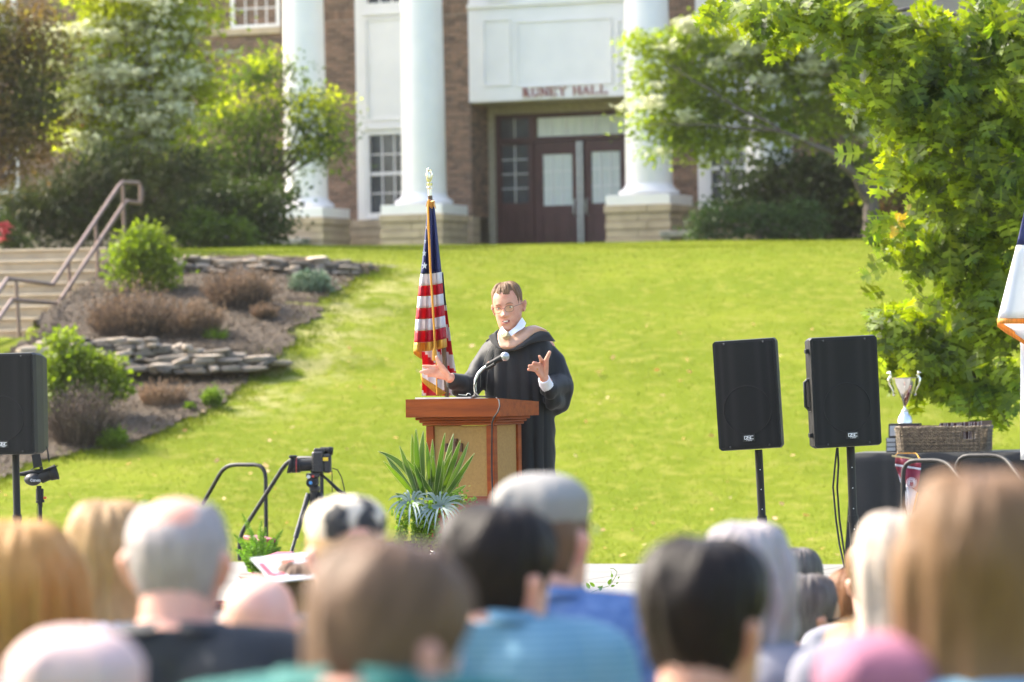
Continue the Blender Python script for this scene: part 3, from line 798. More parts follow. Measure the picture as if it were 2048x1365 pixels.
LG = leafmat('leaf_bright', (.33, .38, .016), (.40, .41, .02), tr=.62)
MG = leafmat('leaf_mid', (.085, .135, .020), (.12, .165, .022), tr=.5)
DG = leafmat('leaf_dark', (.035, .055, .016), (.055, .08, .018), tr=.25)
YEW = leafmat('needle_dark', (.035, .05, .014), (.075, .085, .018), tr=.2, rough=.6)
RED = leafmat('leaf_russet', (.15, .085, .04), (.09, .10, .032), tr=.45)
BLOOM = mat('bloom', (.80, .80, .58), .6, (.68, .70, .45), 3, trans=.45, isl=.2)

# flowering dogwood at the left
bl = [(250, 40, 75), (160, 90, 60), (330, 60, 75), (90, 110, 50, .6), (400, 40, 40, .6), (230, 140, 80), (330, 150, 85), (390, 170, 45), (160, 190, 60), (260, 225, 80), (330, 240, 75), (200, 280, 60), (290, 300, 70), (150, 260, 50), (420, 110, 26, .5), (330, -40, 90), (200, -60, 90), (430, 120, 18, .4)]
t = thing('flowering_tree', 'bright green dogwood tree thick with creamy white blossom left of the columns', 'tree', base(250, 497, 63.5))
limbs(t, auto_limbs(250, 500, 63.5, bl, .13, (255, 380)))
foliage('crown', t, bl, 63.5, 22000, .105, LG, seed=1, flat=.35, spread=.2)
ft = [(x, y - r * .25, r * .95) for (x, y, r, *_) in bl if y > -20] + [(250, 230, 70), (280, 150, 70), (215, 165, 50), (265, 300, 50), (350, 110, 60)]
foliage('blossom', t, ft, 63.0, 5200, .064, BLOOM, tpl=PETAL, seed=2, clump=34, flat=.3, spread=.15, droop=.3, up=1.6, hollow=.25)
# russet tree on the far left
bl = [(20, 60, 80), (60, 150, 75), (20, 230, 80), (90, 90, 55, .6), (50, 290, 60, .8), (10, 340, 50, .6), (80, 220, 50), (-60, 100, 100), (-60, 250, 100)]
t = thing('russet_tree', 'leafy tree with orange and russet leaves at the far left edge', 'tree', base(-30, 497, 59.5))
limbs(t, auto_limbs(-40, 510, 59.5, bl, .12, (-30, 400)))
foliage('crown', t, bl, 59.5, 11000, .095, RED, seed=3, spread=.22)
# airy green tree in front of the left column
bl = [(530, 130, 38), (500, 160, 35), (575, 140, 30, .6), (560, 215, 60), (620, 215, 45), (500, 250, 65), (440, 230, 50), (600, 280, 60), (660, 260, 38), (650, 300, 40, .8), (540, 320, 60), (450, 320, 65), (400, 270, 50), (500, 380, 60), (430, 390, 60), (670, 235, 28, .6), (560, 370, 38, .6), (660, 190, 22, .5)]
t = thing('airy_tree', 'loose mid green tree partly covering the left hand white column', 'tree', base(520, 494, 66.5))
limbs(t, auto_limbs(500, 496, 66.5, bl, .09, (510, 400)))
foliage('crown', t, bl, 66.5, 9500, .085, MG, seed=5, spread=.2, thick=.8)
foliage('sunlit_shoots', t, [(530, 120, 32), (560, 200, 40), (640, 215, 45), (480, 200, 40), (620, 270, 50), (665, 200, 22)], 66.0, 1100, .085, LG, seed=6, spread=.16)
# evergreens
def evergreen(label, bl, d, n, seed, bx, m=YEW, size=.16, name='evergreen_shrub', tpl=SPRAY, by=498, spread=.2, cat='shrub', group=None):
    t = thing(name, label, cat, base(bx, by, d), group=group)
    limbs(t, auto_limbs(bx, by + 3, d, bl, .06, (bx, by - 40)), 'stem')
    foliage('foliage', t, bl, d, n, size, m, tpl=tpl, seed=seed, spread=spread, droop=.1, flat=.6, up=.5)
    return t
evergreen('broad dark evergreen shrub with feathery boughs behind the handrail', [(60, 440, 55), (120, 400, 60), (180, 370, 60), (250, 360, 60), (320, 350, 55), (150, 460, 60), (230, 440, 70), (310, 430, 60), (390, 340, 45), (200, 330, 40), (40, 400, 40)], 62.0, 12000, 11, 200)
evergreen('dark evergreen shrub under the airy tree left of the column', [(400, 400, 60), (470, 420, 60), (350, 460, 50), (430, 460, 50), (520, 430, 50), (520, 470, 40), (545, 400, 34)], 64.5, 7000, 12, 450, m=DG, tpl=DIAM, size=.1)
for (bx, w_, h_, lb) in ((400, 46, 70, 'rounded mid green shrub at the top edge of the lawn, larger of the pair'), (465, 44, 52, 'smaller rounded mid green shrub at the top edge of the lawn')):
    evergreen(lb, [(bx - w_ * .4, 496 - h_ * .35, w_ * .6), (bx + w_ * .3, 496 - h_ * .3, w_ * .6), (bx, 496 - h_ * .6, w_ * .6), (bx - 4, 496 - h_ * .85, w_ * .35)], 61.6, 2600, 13 + bx, bx, m=MG, tpl=DIAM, size=.07, name='rounded_shrub', spread=.1)
RFL = mat('red_flower', (.5, .03, .05), .5)
t = evergreen('small shrub with red flowers below the far left window', [(15, 470, 24), (0, 450, 20), (30, 485, 18)], 60.6, 900, 19, 10, m=DG, tpl=DIAM, size=.07, name='flowering_shrub', spread=.1)
foliage('blossom', t, [(10, 455, 14), (5, 475, 14)], 60.3, 60, .04, RFL, tpl=PETAL, seed=20, clump=4, spread=.05)

# dogwood at the right, with its forked trunk
bl = [(1330, 110, 62), (1290, 70, 28, .6), (1400, 80, 55), (1300, 160, 40), (1480, 110, 75), (1560, 150, 80), (1400, 170, 60), (1640, 110, 80), (1330, 215, 50), (1290, 250, 32, .7), (1400, 240, 60), (1480, 220, 70), (1560, 250, 60), (1440, 290, 48), (1360, 280, 42, .8), (1320, 308, 16, .5),
      (1500, 50, 60), (1600, 50, 70), (1700, 60, 80), (1720, 160, 70), (1660, 210, 70), (1720, 250, 50, .7), (1760, 330, 45, .5), (1800, 250, 50, .7), (1270, 215, 14, .4), (1262, 60, 12, .3), (1610, 270, 40, .7), (1740, 390, 16, .3)]
t = thing('flowering_tree', 'spreading dogwood with pale blossom and a forked trunk right of the entrance', 'tree', base(1745, 470, 65.5))
limbs(t, [[(1748, 480, 65.5, .17), (1742, 400, 65.5, .13)], [(1742, 405, 65.5, .12), (1710, 350, 65.3, .08), (1660, 305, 65.1, .06), (1580, 270, 64.9, .03), (1480, 240, 64.8, .015)],
          [(1742, 402, 65.5, .11), (1748, 330, 65.6, .08), (1740, 240, 65.6, .06), (1700, 120, 65.6, .03)], [(1735, 385, 65.5, .08), (1690, 320, 65.6, .06), (1640, 240, 65.6, .04), (1560, 140, 65.6, .02)], [(1745, 400, 65.5, .07), (1790, 330, 65.6, .04), (1830, 240, 65.6, .02)],
          [(1600, 280, 64.9, .03), (1450, 200, 64.8, .02), (1330, 120, 64.8, .01)], [(1560, 262, 64.9, .025), (1400, 250, 64.7, .015), (1290, 250, 64.7, .008)]])
foliage('crown', t, bl, 65.5, 28000, .10, leafmat('leaf_dogwood', (.19, .26, .016), (.26, .31, .018), tr=.55), seed=7, flat=.3, spread=.2, thick=.8)
ft = [(1400, 60, 26), (1470, 55, 24), (1490, 95, 26), (1560, 85, 26), (1600, 80, 34), (1650, 75, 30), (1640, 110, 34), (1700, 90, 28), (1300, 165, 20), (1325, 92, 20), (1375, 50, 18), (1300, 210, 16), (1375, 240, 18), (1340, 295, 14), (1250, 215, 12), (1320, 310, 12), (1580, 270, 9), (1540, 160, 16), (1620, 150, 22), (1740, 210, 36), (1760, 230, 26), (1450, 300, 12), (1620, 190, 14), (1440, 130, 16), (1740, 275, 20)]
foliage('blossom', t, ft, 64.9, 2600, .065, BLOOM, tpl=PETAL, seed=8, clump=18, flat=.3, spread=.12, droop=.3, up=1.6)
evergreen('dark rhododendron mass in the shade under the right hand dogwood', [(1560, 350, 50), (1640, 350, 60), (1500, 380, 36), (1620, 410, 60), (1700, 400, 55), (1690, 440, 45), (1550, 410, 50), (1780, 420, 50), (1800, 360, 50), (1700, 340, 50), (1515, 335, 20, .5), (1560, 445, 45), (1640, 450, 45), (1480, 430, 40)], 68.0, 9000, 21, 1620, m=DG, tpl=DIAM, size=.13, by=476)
evergreen('low mid green shrubs spreading in front of the dark rhododendron', [(1420, 440, 36), (1470, 450, 36), (1520, 430, 34), (1560, 445, 36), (1605, 430, 36), (1620, 455, 26), (1400, 465, 20), (1450, 470, 22), (1540, 465, 26)], 65.0, 5200, 22, 1520, m=leafmat('leaf_blue_green', (.045, .08, .025), (.06, .10, .028), tr=.3), tpl=DIAM, size=.075, name='low_shrub', by=476, spread=.12)
evergreen('russet and green shrub between the dogwood trunk and the oak branches', [(1820, 360, 50), (1860, 400, 50), (1800, 430, 45), (1880, 330, 50), (1900, 420, 50), (1850, 300, 40)], 66.0, 4500, 23, 1850, m=leafmat('leaf_plum', (.09, .05, .03), (.05, .07, .02), tr=.4), tpl=DIAM, size=.09, name='russet_shrub', by=474)
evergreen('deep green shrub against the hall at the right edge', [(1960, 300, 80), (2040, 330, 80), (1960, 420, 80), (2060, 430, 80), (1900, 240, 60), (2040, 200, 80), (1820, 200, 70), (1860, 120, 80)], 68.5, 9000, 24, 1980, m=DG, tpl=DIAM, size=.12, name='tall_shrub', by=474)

# ------------------------------------------------------------------ oak, its near branches
OAKL = mat('oak_leaf', (.24, .30, .010), .42, (.08, .14, .010), 2.2, trans=.6, isl=.6, detail=3, spec=.4, trgb=(1.45, 1.4, .4))
OAKY = mat('oak_leaf_young', (.36, .25, .03), .6, (.30, .26, .03), 1.2, trans=.5, isl=.3, trgb=(1.3, 1.1, .4))
def oak_leaf():
    """a narrow blade with three pairs of pointed lobes and a pointed tip, each lobe forked"""
    z = lambda x, y: .10 * abs(x) - .16 * y * y
    V = []; F = []
    def v(x, y): V.append((x, y, z(x, y))); return len(V) - 1
    sp = [(v(-.035, y), v(.035, y)) for y in (.0, .22, .40, .58, .76)]
    for (l0, r0_), (l1, r1) in zip(sp, sp[1:]): F.extend([(l0, r0_, r1), (l0, r1, l1)])
    tip = v(0, 1.0); F.append((sp[4][0], sp[4][1], tip))
    tl, tr = v(-.13, .90), v(.13, .90); F.append((sp[4][1], tr, v(.02, .88))); F.append((sp[4][0], v(-.02, .88), tl))
    for i, (y0_, w_) in enumerate(((.10, .30), (.33, .46), (.60, .38))):
        for sg in (-1, 1):
            a_, b_ = v(sg * .03, y0_), v(sg * .03, y0_ + .17); m1 = v(sg * w_ * .62, y0_ + .10); m2 = v(sg * w_ * .55, y0_ + .22)
            t1 = v(sg * w_, y0_ + .20); t2 = v(sg * w_ * .72, y0_ + .36); t3 = v(sg * w_ * .85, y0_ + .06)
            F.extend([(a_, m1, m2), (a_, m2, b_), (m1, t1, m2), (m2, t2, b_) if i == 9 else (m1, t2, m2), (a_, t3, m1)])
    return V, F
lv, lf = oak_leaf()
def oak():
    d = 27.5
    t = thing('oak_tree', 'oak with sharply lobed drooping leaves hanging in from the right edge', 'tree', base(2420, 1200, 29))
    tips = [  # branch: list of (px, py, depth)
        [(2300, 60, 29), (1950, 30, 28), (1700, 20, 27.6), (1480, 12, 27.4)], [(1950, 30, 28), (1850, 70, 27.5), (1760, 60, 27)], [(2300, 60, 29), (2000, 90, 28), (1850, 140, 27.5), (1660, 190, 27)],
        [(2000, 90, 28), (1900, 220, 27.6), (1830, 330, 27.3), (1800, 300, 27)], [(2300, 200, 29), (2050, 260, 28), (1950, 300, 27.6), (1870, 390, 27.2)], [(2300, 380, 29), (2080, 420, 28), (1950, 440, 27.6), (1800, 445, 27)],
        [(2300, 450, 29), (2100, 520, 28), (1960, 560, 27.5), (1840, 600, 27.2), (1730, 650, 26.9)], [(2300, 600, 29), (2120, 650, 28), (2000, 690, 27.5), (1900, 790, 27)], [(2080, 420, 28), (1960, 520, 27.8), (1870, 530, 27.3)],
        [(2000, 90, 28), (1960, 170, 27), (1900, 130, 26.8)], [(2050, 260, 28), (2020, 350, 27), (1940, 400, 26.8)], [(1700, 20, 27.6), (1600, 40, 27.2), (1500, 30, 27)], [(1960, 560, 27.5), (1900, 660, 27), (1860, 640, 27)], [(2000, 690, 27.5), (1960, 740, 27), (1930, 760, 27)]]
    limbs(t, [[(2420, 1330, 29, .3), (2400, 700, 29, .24), (2380, 0, 29, .2), (2360, -500, 29, .15)]])
    limbs(t, [[(p[0], p[1], p[2] + .55, .026 - .007 * i) for i, p in enumerate(b)] for b in tips], 'branch')
    limbs(t, [[(2390, b[0][1] + 40, 29, .04), (*b[0], .028)] for b in tips if b[0][0] == 2300], 'branch')
    # leafy regions (px, py, r, weight)
    bl = [(1470, 12, 26), (1520, 28, 34), (1570, 34, 42), (1620, 20, 42), (1690, 18, 46), (1740, 40, 46), (1800, 40, 60), (1860, 60, 60), (1930, 60, 70), (2010, 60, 80), (1830, 100, 50), (1880, 140, 60), (1950, 160, 70), (2030, 180, 70),
          (1790, 155, 36), (1740, 178, 34), (1700, 190, 34), (1665, 200, 24), (1860, 210, 50), (1860, 270, 50), (1940, 250, 60), (2020, 280, 70), (1840, 310, 40), (1800, 335, 34), (1790, 300, 22), (1900, 330, 50), (1980, 350, 60), (2040, 380, 50), (1930, 400, 46), (1880, 380, 34),
          (1815, 460, 28), (1850, 470, 44), (1900, 490, 46), (1960, 480, 60), (2030, 480, 50), (1880, 530, 36), (1930, 560, 50), (1990, 560, 50), (1850, 600, 40), (1900, 620, 50), (1960, 640, 50), (1800, 640, 36), (1755, 665, 30), (1810, 690, 36), (1790, 720, 26), (1870, 690, 44), (1930, 700, 46), (1985, 710, 46, .5), (2030, 660, 46),
          (1730, 650, 18), (1840, 720, 26), (1980, 765, 30, .6), (1940, 780, 24), (1905, 800, 22), (2010, 740, 34, .5), (1900, 745, 26)]
    n = 2200
    C, k, g = crown_pts(bl, d, n, 14, 1.2, seed=31, hollow=.45)
    off = g.normal(size=(n, 3)) * [.085, .09, .07]
    pos = C[k] + off
    dirs = off * [5, 5, 2] + g.normal(size=(n, 3)) * .75; dirs[:, 2] -= 1.1
    ups = g.normal(size=(n, 3)) * .42 + np.array([-.1, -.85, .45])
    fr = frames(dirs, ups); sc = g.uniform(.15, .25, n); loc = np.array(t.location)
    order = np.argsort(-sc + (pos[:, 1] - 27.0) * .03)         # nearest and largest first
    inpic = (np.abs(pos[:, 0] - 1024 / 7680 * 0) < pos[:, 1] * .132)
    big = [i for i in order if inpic[i]][:300]; bs = set(big)
    me = MB().add(lv, lf).mesh('leaf', OAKL)
    me2 = MB().add(lv, lf).mesh('leaf', OAKY)
    for i in big:
        o = link('leaf', me, t); m4 = Matrix(fr[i].tolist()).to_4x4() @ Matrix.Scale(float(sc[i]), 4); m4.translation = Vector((pos[i] - loc).tolist()); o.matrix_basis = m4
    rest = np.array([i for i in range(n) if i not in bs])
    v, f = scatter(lv, lf, pos[rest] - loc, fr[rest], sc[rest])
    o = link('foliage', fast_mesh('foliage', v, f, OAKL), t); o['kind'] = 'stuff'
    # young yellow shoots
    pt = []; 
    for (px, py, cnt) in ((1800, 440, 7), (1790, 470, 5), (1810, 430, 3)):
        for _ in range(cnt): q = P(px + R.uniform(-9, 9), py + R.uniform(-12, 12), 26.8 + R.uniform(-.1, .1)); pt.append((q.x, q.y, q.z))
    n2 = len(pt); dd_ = g.normal(size=(n2, 3)) * .6; dd_[:, 2] += .2
    v, f = scatter(lv, lf, np.array(pt) - loc, frames(dd_, g.normal(size=(n2, 3)) * .5 + [0, -.6, .4]), g.uniform(.05, .09, n2))
    o = link('young_leaves', fast_mesh('young_leaves', v, f, OAKY), t); o['kind'] = 'stuff'
oak()

# ------------------------------------------------------------------ plants in the mulch bed
TWIG = mat('dry_twig', (.12, .08, .055), .85, (.07, .05, .036), 3, isl=.45)
TWIGT = mat('dry_heather', (.29, .18, .10), .85, (.13, .085, .05), 3, isl=.4, trans=.2)
FRESH = leafmat('leaf_fresh', (.11, .18, .014), (.14, .21, .016), tr=.5)
SILVER = mat('silver_leaf', (.20, .27, .16), .8, (.15, .21, .12), 6, isl=.2)
def onground(px, py):
    p = hit(px, py); return p
def tuft(name, label, px, py, wpx, hpx, n, m, blade, cat='shrub', lean=.5, tips=None, wid=.05, dome=True):
    p = onground(px, py); s = p.y / 7680.; w = wpx * s / 2; h = hpx * s
    t = thing(name, label, cat, p); g = np.random.default_rng(int(px * 7 + py))
    ang = g.uniform(0, 2 * pi, n); rr = np.sqrt(g.random(n)); 
    bx = np.cos(ang) * rr * w * .55; by = np.sin(ang) * rr * w * .5
    dirs = np.stack([np.cos(ang) * rr * lean * w / h, np.sin(ang) * rr * lean * w / h, np.ones(n)], 1) + g.normal(size=(n, 3)) * .22
    ln = h * (1 - .35 * rr ** 2) * g.uniform(.5, 1.05, n) * np.array([.8 + .45 * mnoise.noise(Vector((a * 3.2 + px, b * 3.2, 0))) for a, b in zip(bx / w * 1.5, by / w * 1.5)])
    v, f = scatter([(-wid, 0, 0), (wid, 0, 0), (wid * .6, .6, .04), (0, 1, .12), (-wid * .6, .6, .04)], [(0, 1, 2), (0, 2, 4), (4, 2, 3)], np.stack([bx, by, np.zeros(n)], 1), frames(dirs, g.normal(size=(n, 3)) * [1, 1, .1]), ln)
    o = link('stems' if tips is not None else 'blades', fast_mesh('blades', v, f, m), t); o['kind'] = 'stuff'
    if tips is not None:
        k = n * 6; j = g.integers(0, n, k); fr_ = dirs / np.linalg.norm(dirs, axis=1, keepdims=True)
        tp = np.stack([bx, by, np.zeros(n)], 1)[j] + fr_[j] * (ln[j] * g.uniform(.35, 1.0, k))[:, None]
        v, f = scatter(DIAM[0], DIAM[1], tp, frames(fr_[j] + g.normal(size=(k, 3)) * .7, g.normal(size=(k, 3))), g.uniform(blade * .6, blade * 1.2, k))
        o = link('leaves', fast_mesh('leaves', v, f, tips), t); o['kind'] = 'stuff'
    return t
tuft('dry_shrub', 'brown dead heather mound nearest the stone stair', 262, 672, 240, 135, 1000, TWIG, .035, tips=TWIGT, wid=.012)
tuft('dry_shrub', 'large brown heather mound under the upper stone wall', 480, 616, 190, 112, 900, TWIG, .035, tips=TWIGT, wid=.012)
tuft('dry_shrub', 'brown heather mound between the bright grass tuft and the stair side mound', 385, 672, 180, 100, 700, TWIG, .035, tips=TWIGT, wid=.012)
tuft('dry_shrub', 'small greenish brown heather clump right of the others on the upper terrace', 530, 640, 76, 44, 320, TWIG, .03, tips=TWIGT, wid=.015)
tuft('dry_shrub', 'sparse straw coloured twiggy plant below the lower stone wall', 325, 812, 140, 72, 300, TWIGT, .035, tips=TWIGT, wid=.012)
tuft('dry_shrub', 'dark purple brown twiggy mound beside the black loudspeaker', 165, 888, 205, 150, 1100, TWIG, .035, tips=TWIG, wid=.01)
tuft('grass_tuft', 'bright green arching grass tuft on the edge of the lower stone wall', 432, 682, 60, 42, 240, FRESH, .1, cat='plant', lean=.9, wid=.035)
tuft('green_cushion', 'bright green feathery plant low in the bed beside the lawn', 222, 896, 84, 52, 700, FRESH, .03, cat='plant', tips=FRESH, wid=.01)
tuft('green_cushion', 'upright bright green feathery plant below the right end of the lower wall', 424, 816, 48, 52, 420, FRESH, .03, cat='plant', tips=FRESH, wid=.01)
tuft('green_cushion', 'tiny pale green sprout left of the upright feathery plant', 380, 824, 26, 24, 120, FRESH, .03, cat='plant', tips=FRESH, wid=.012)
p = onground(622, 588)
t = thing('silver_mound', 'domed silvery green cushion plant near the upper wall', 'plant', p)
foliage('foliage', t, [(600, 570, 20), (622, 566, 24), (645, 570, 20), (622, 576, 28)], p.y + .1, 4200, .05, SILVER, seed=41, clump=30, spread=.045, flat=.8, hollow=.2, droop=.4)
def leafy(label, bl, d, bx, by, n, seed, size=.075):
    t = thing('leafy_shrub', label, 'shrub', base(bx, by, d)); limbs(t, auto_limbs(bx, by + 4, d, bl, .03, (bx, by - 20)), 'stem')
    foliage('foliage', t, bl, d, n, size, leafmat('leaf_shrub', (.14, .20, .014), (.18, .22, .015), tr=.5) if 'leaf_shrub' not in MATS else MATS['leaf_shrub'], seed=seed, spread=.1, clump=26, flat=.6, droop=.25, up=.7)
h1 = hit(285, 585)
leafy('bright leafy shrub at the head of the bed beside the stair top', [(262, 482, 22), (290, 470, 18), (300, 500, 30), (265, 510, 32), (320, 520, 30), (285, 540, 38), (250, 550, 32), (320, 552, 34), (285, 565, 34), (240, 525, 18), (300, 462, 12, .5)], h1.y, 285, 585, 4200, 51)
h2 = hit(140, 840)
leafy('bright leafy shrub behind the black loudspeaker at the left', [(120, 730, 30), (165, 730, 30), (130, 690, 22), (200, 745, 26), (110, 770, 34), (160, 775, 36), (210, 780, 26), (100, 810, 30), (150, 810, 34), (215, 730, 18), (235, 770, 16), (125, 676, 12)], h2.y, 140, 840, 4800, 52, size=.08)
RK = STONES
rk = thing('boulder', 'pale flat boulders at the foot of the stair', 'rock', hit(95, 722)); o = link('stone', STONES[2], rk); o.scale = (.5, .4, .22); o.location = (-.15, 0, .08)
o = link('stone', STONES[5], rk); o.scale = (.45, .3, .3); o.location = (.2, .1, .12)
# ------------------------------------------------------------------ stage
STG = CAMZ - 1.33
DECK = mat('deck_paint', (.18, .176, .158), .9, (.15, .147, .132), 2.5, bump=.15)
BLK = mat('black_metal', (.010, .010, .010), .55, (.016, .016, .016), 14, spec=.35)
BLKP = mat('black_plastic', (.010, .010, .010), .55, (.014, .014, .014), 20, spec=.3, bump=.15, bscale=300)
cs, sn = cos(THETA), sin(THETA)
far = P(1200, 1130, 26.9)
stage = thing('stage_platform', 'low white painted wooden stage platform in front of the lawn', 'stage', (far.x, far.y, STG), -THETA)
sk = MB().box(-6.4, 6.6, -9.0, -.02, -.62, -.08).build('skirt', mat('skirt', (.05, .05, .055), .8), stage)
for i in range(11):
    for j in range(8):
        x0_ = -6.4 + i * 1.18; y0_ = -9.0 + j * 1.122
        MB().box(x0_ + .003, x0_ + 1.177, y0_ + .003, y0_ + 1.119, -.05 + .0, R.uniform(-.002, .002), .003).build('deck_panel', DECK, stage)
MB().box(-6.38, 6.58, -8.98, -.03, -.079, -.052).build('deck_joint', mat('deck_joint', (.15, .15, .14), .9), stage)

def onstage(px, d):
    p = P(px, 1000, d); p.z = STG; return p

# ------------------------------------------------------------------ lectern
WOOD = mat('cherry_wood', (.30, .062, .009), .5, (.17, .028, .004), 3.5, stretch=(1.2, 1.2, 9), detail=8, coat=.0, spec=.22, bump=.12, mixpos=(.3, .7))
WOODH = mat('cherry_wood_top', (.32, .068, .009), .5, (.185, .034, .005), 3.5, stretch=(1.0, 6, 9), detail=8, coat=.0, spec=.22, bump=.12, mixpos=(.3, .7))
FABRIC = mat('tan_cloth', (.36, .205, .065), .95, (.31, .175, .055), 90, bump=.25, bscale=400)
TL = radians(25)
c0 = P(1000, 797, 19.45)              # front right top corner
lec = thing('lectern', 'reddish wooden lectern with tan cloth panels and a small cross', 'lectern', (c0.x, c0.y, STG), -TL)
H = c0.z - STG
W = .535; D = .47
tb = MB()
# sloping top box: the front edge is higher than the speaker's side
tb.hexa([(-W, 0, H - .093), (0, 0, H - .093), (0, D, H - .093), (-W, D, H - .093), (-W, 0, H), (0, 0, H), (0, D, H - .022), (-W, D, H - .022)])
tb.build('top_box', WOODH, lec)
MB().box(-W + .035, -.035, .035, D - .03, H - .108, H - .094, .003).box(-W + .048, -.048, .048, D - .04, H - .122, H - .1085, .005).box(-W + .062, -.062, .06, D - .05, H - .136, H - .1225, .003).build('moulding', WOOD, lec)
xl, xr, yf, yb = -W + .078, -.072, .072, D - .062
zt, zb_ = H - .137, H - .50
pw = .043
for (x, y) in ((xl, yf), (xr - pw, yf), (xr - pw, yb - pw), (xl, yb - pw)): MB().box(x, x + pw, y, y + pw, .0, zt, .003).build('corner_post', WOOD, lec)
MB().box(xl + pw + .001, xr - pw - .001, yf + .008, yb - .01, zb_ - .07, zb_, .002).build('bottom_rail', WOOD, lec)
MB().box(xl + pw + .001, xr - pw - .001, yf + .012, yf + .02, zb_ + .001, zt - .001).build('front_panel', FABRIC, lec)
MB().box(xr - .02, xr - .012, yf + pw + .001, yb - pw - .001, zb_ + .001, zt - .001).build('side_panel', FABRIC, lec)
MB().box(xl + .012, xl + .02, yf + pw + .001, yb - pw - .001, zb_ + .001, zt - .001).build('side_panel', FABRIC, lec)
MB().box(xl + .02, xr - .02, yf + .03, yb - .02, .05, zb_ - .071).build('pedestal', WOOD, lec)
MB().box(xl - .03, xr + .03, yf - .03, yb + .03, 0, .049, .006).build('foot', WOOD, lec)
DW = mat('dark_wood', (.11, .04, .022), .4, (.07, .026, .015), 20)
cxx = (xl + xr) / 2 - .035; cr = MB(); 
cr.box(cxx - .012, cxx + .012, yf - .006, yf + .0118, H - .375, H - .212, .003); cr.box(cxx - .045, cxx + .045, yf - .004, yf + .0116, H - .262, H - .238, .003)
cr.box(cxx - .048, cxx - .036, yf - .008, yf + .01, H - .272, H - .228, .002).box(cxx + .036, cxx + .048, yf - .008, yf + .01, H - .272, H - .228, .002).box(cxx - .02, cxx + .02, yf - .009, yf + .01, H - .218, H - .204, .002).box(cxx - .016, cxx + .016, yf - .009, yf + .01, H - .385, H - .373, .002)
cr.build('cross', DW, lec)
# paper and glasses on the slope
PAPER = mat('paper', (.8, .78, .72), .8)
pp = thing('paper_sheets', 'pale sheets of notes lying on the lectern top', 'paper', (c0.x, c0.y, STG + H), -TL)
MB().hexa([(-W + .05, .01, .001), (-.17, .01, .001), (-.17, .33, -.0145), (-W + .05, .33, -.0145), (-W + .05, .01, .009), (-.17, .01, .009), (-.17, .33, -.0065), (-W + .05, .33, -.0065)]).build('sheet', PAPER, pp)
q = P(937, 790, 19.5); rg = thing('white_ring', 'small loop of white cord on the lectern papers', 'cord', q)
MB().tube([(.009 * cos(a), .0, .001 + .006 * sin(a)) for a in np.linspace(-.3, pi + .3, 12)], .0016, 6).tube([(-.009, 0, -.002), (-.03, .01, -.001), (-.05, .0, .002)], .0018, 6).build('loop', PAPER, rg, smooth=True)
# microphone on a gooseneck
MICB = mat('mic_black', (.016, .016, .017), .65, spec=.3); MICG = mat('mic_grille', (.55, .55, .57), .35, (.25, .25, .26), 400, metal=.7); ORG = mat('orange_ring', (.75, .16, .03), .5)
md = 19.55
mic = thing('microphone', 'black handheld microphone with silver grille clipped to a bent stand on the lectern', 'microphone', P(952, 795, md))
MB().tube([P(*a, md) for a in ((952, 797), (950, 775), (951, 760), (956, 748), (966, 738), (976, 731))], .0075, 8).build('gooseneck', CHROME, mic, smooth=True, world=True)
MB().lathe([(.022, 0), (.024, .004), (.012, .012), (.008, .03)], 16).build('base', MICB, mic, smooth=True)
MB().tube([P(972, 733, md), P(975, 730, md), P(1000, 718, md - .03), P(1006, 715, md - .03)], [.008, .0105, .0165, .018], 12).build('body', MICB, mic, smooth=True, world=True)
MB().tube([P(977.5, 729, md), P(979.5, 728, md)], [.0125, .0128], 12).build('orange_band', ORG, mic, world=True)
MB().ell(P(1010, 713.5, md - .035), (.023, .023, .023), 16, 10).build('grille', MICG, mic, smooth=True, world=True)
MB().tube([P(972, 739, md), P(990, 728, md - .03)], .009, 8).tube([P(983, 737, md), P(975, 733, md)], .006, 6).build('clip', MICB, mic, smooth=True, world=True)
MB().tube([P(a, b, c) for a, b, c in ((972, 734, md), (964, 744, md), (955, 756, md), (949, 772, md - .01), (951, 786, md - .03), (958, 793, md - .08), (975, 793.5, md - .09), (991, 795, 19.5), (998, 801, 19.44), (999.5, 813, 19.40), (996, 824, 19.38), (988, 835, 19.38), (984, 846, 19.42), (983.5, 900, 19.47), (983.5, 940, 19.46), (985, 985, 19.44), (985, 1060, 19.4))], .0042, 6).build('cable', MICB, mic, smooth=True, world=True)

# ------------------------------------------------------------------ loudspeakers on stands
GRL = None
def grille_mat():
    m = bpy.data.materials.new('speaker_grille'); m.use_nodes = True; t = m.node_tree; N = t.nodes.new; L = t.links.new
    p = t.nodes['Principled BSDF']; p.inputs['Roughness'].default_value = .7; p.inputs['Specular IOR Level'].default_value = .25
    tc = N('ShaderNodeTexCoord'); vo = N('ShaderNodeTexVoronoi'); vo.inputs['Scale'].default_value = 190; vo.inputs['Randomness'].default_value = .0
    L(tc.outputs['Object'], vo.inputs['Vector']); mr = N('ShaderNodeMapRange'); mr.inputs[1].default_value = .3; mr.inputs[2].default_value = .5
    L(vo.outputs['Distance'], mr.inputs[0]); mx = N('ShaderNodeMix'); mx.data_type = 'RGBA'; mx.inputs[6].default_value = (.003, .003, .003, 1); mx.inputs[7].default_value = (.015, .0148, .0142, 1)
    L(mr.outputs[0], mx.inputs[0]); L(mx.outputs[2], p.inputs['Base Color']); return m
GRL = grille_mat()
WPR = mat('white_print', (.8, .8, .8), .6); BDG = mat('badge', (.01, .01, .012), .3)
SCREW = mat('screw', (.06, .06, .065), .3, metal=.5)
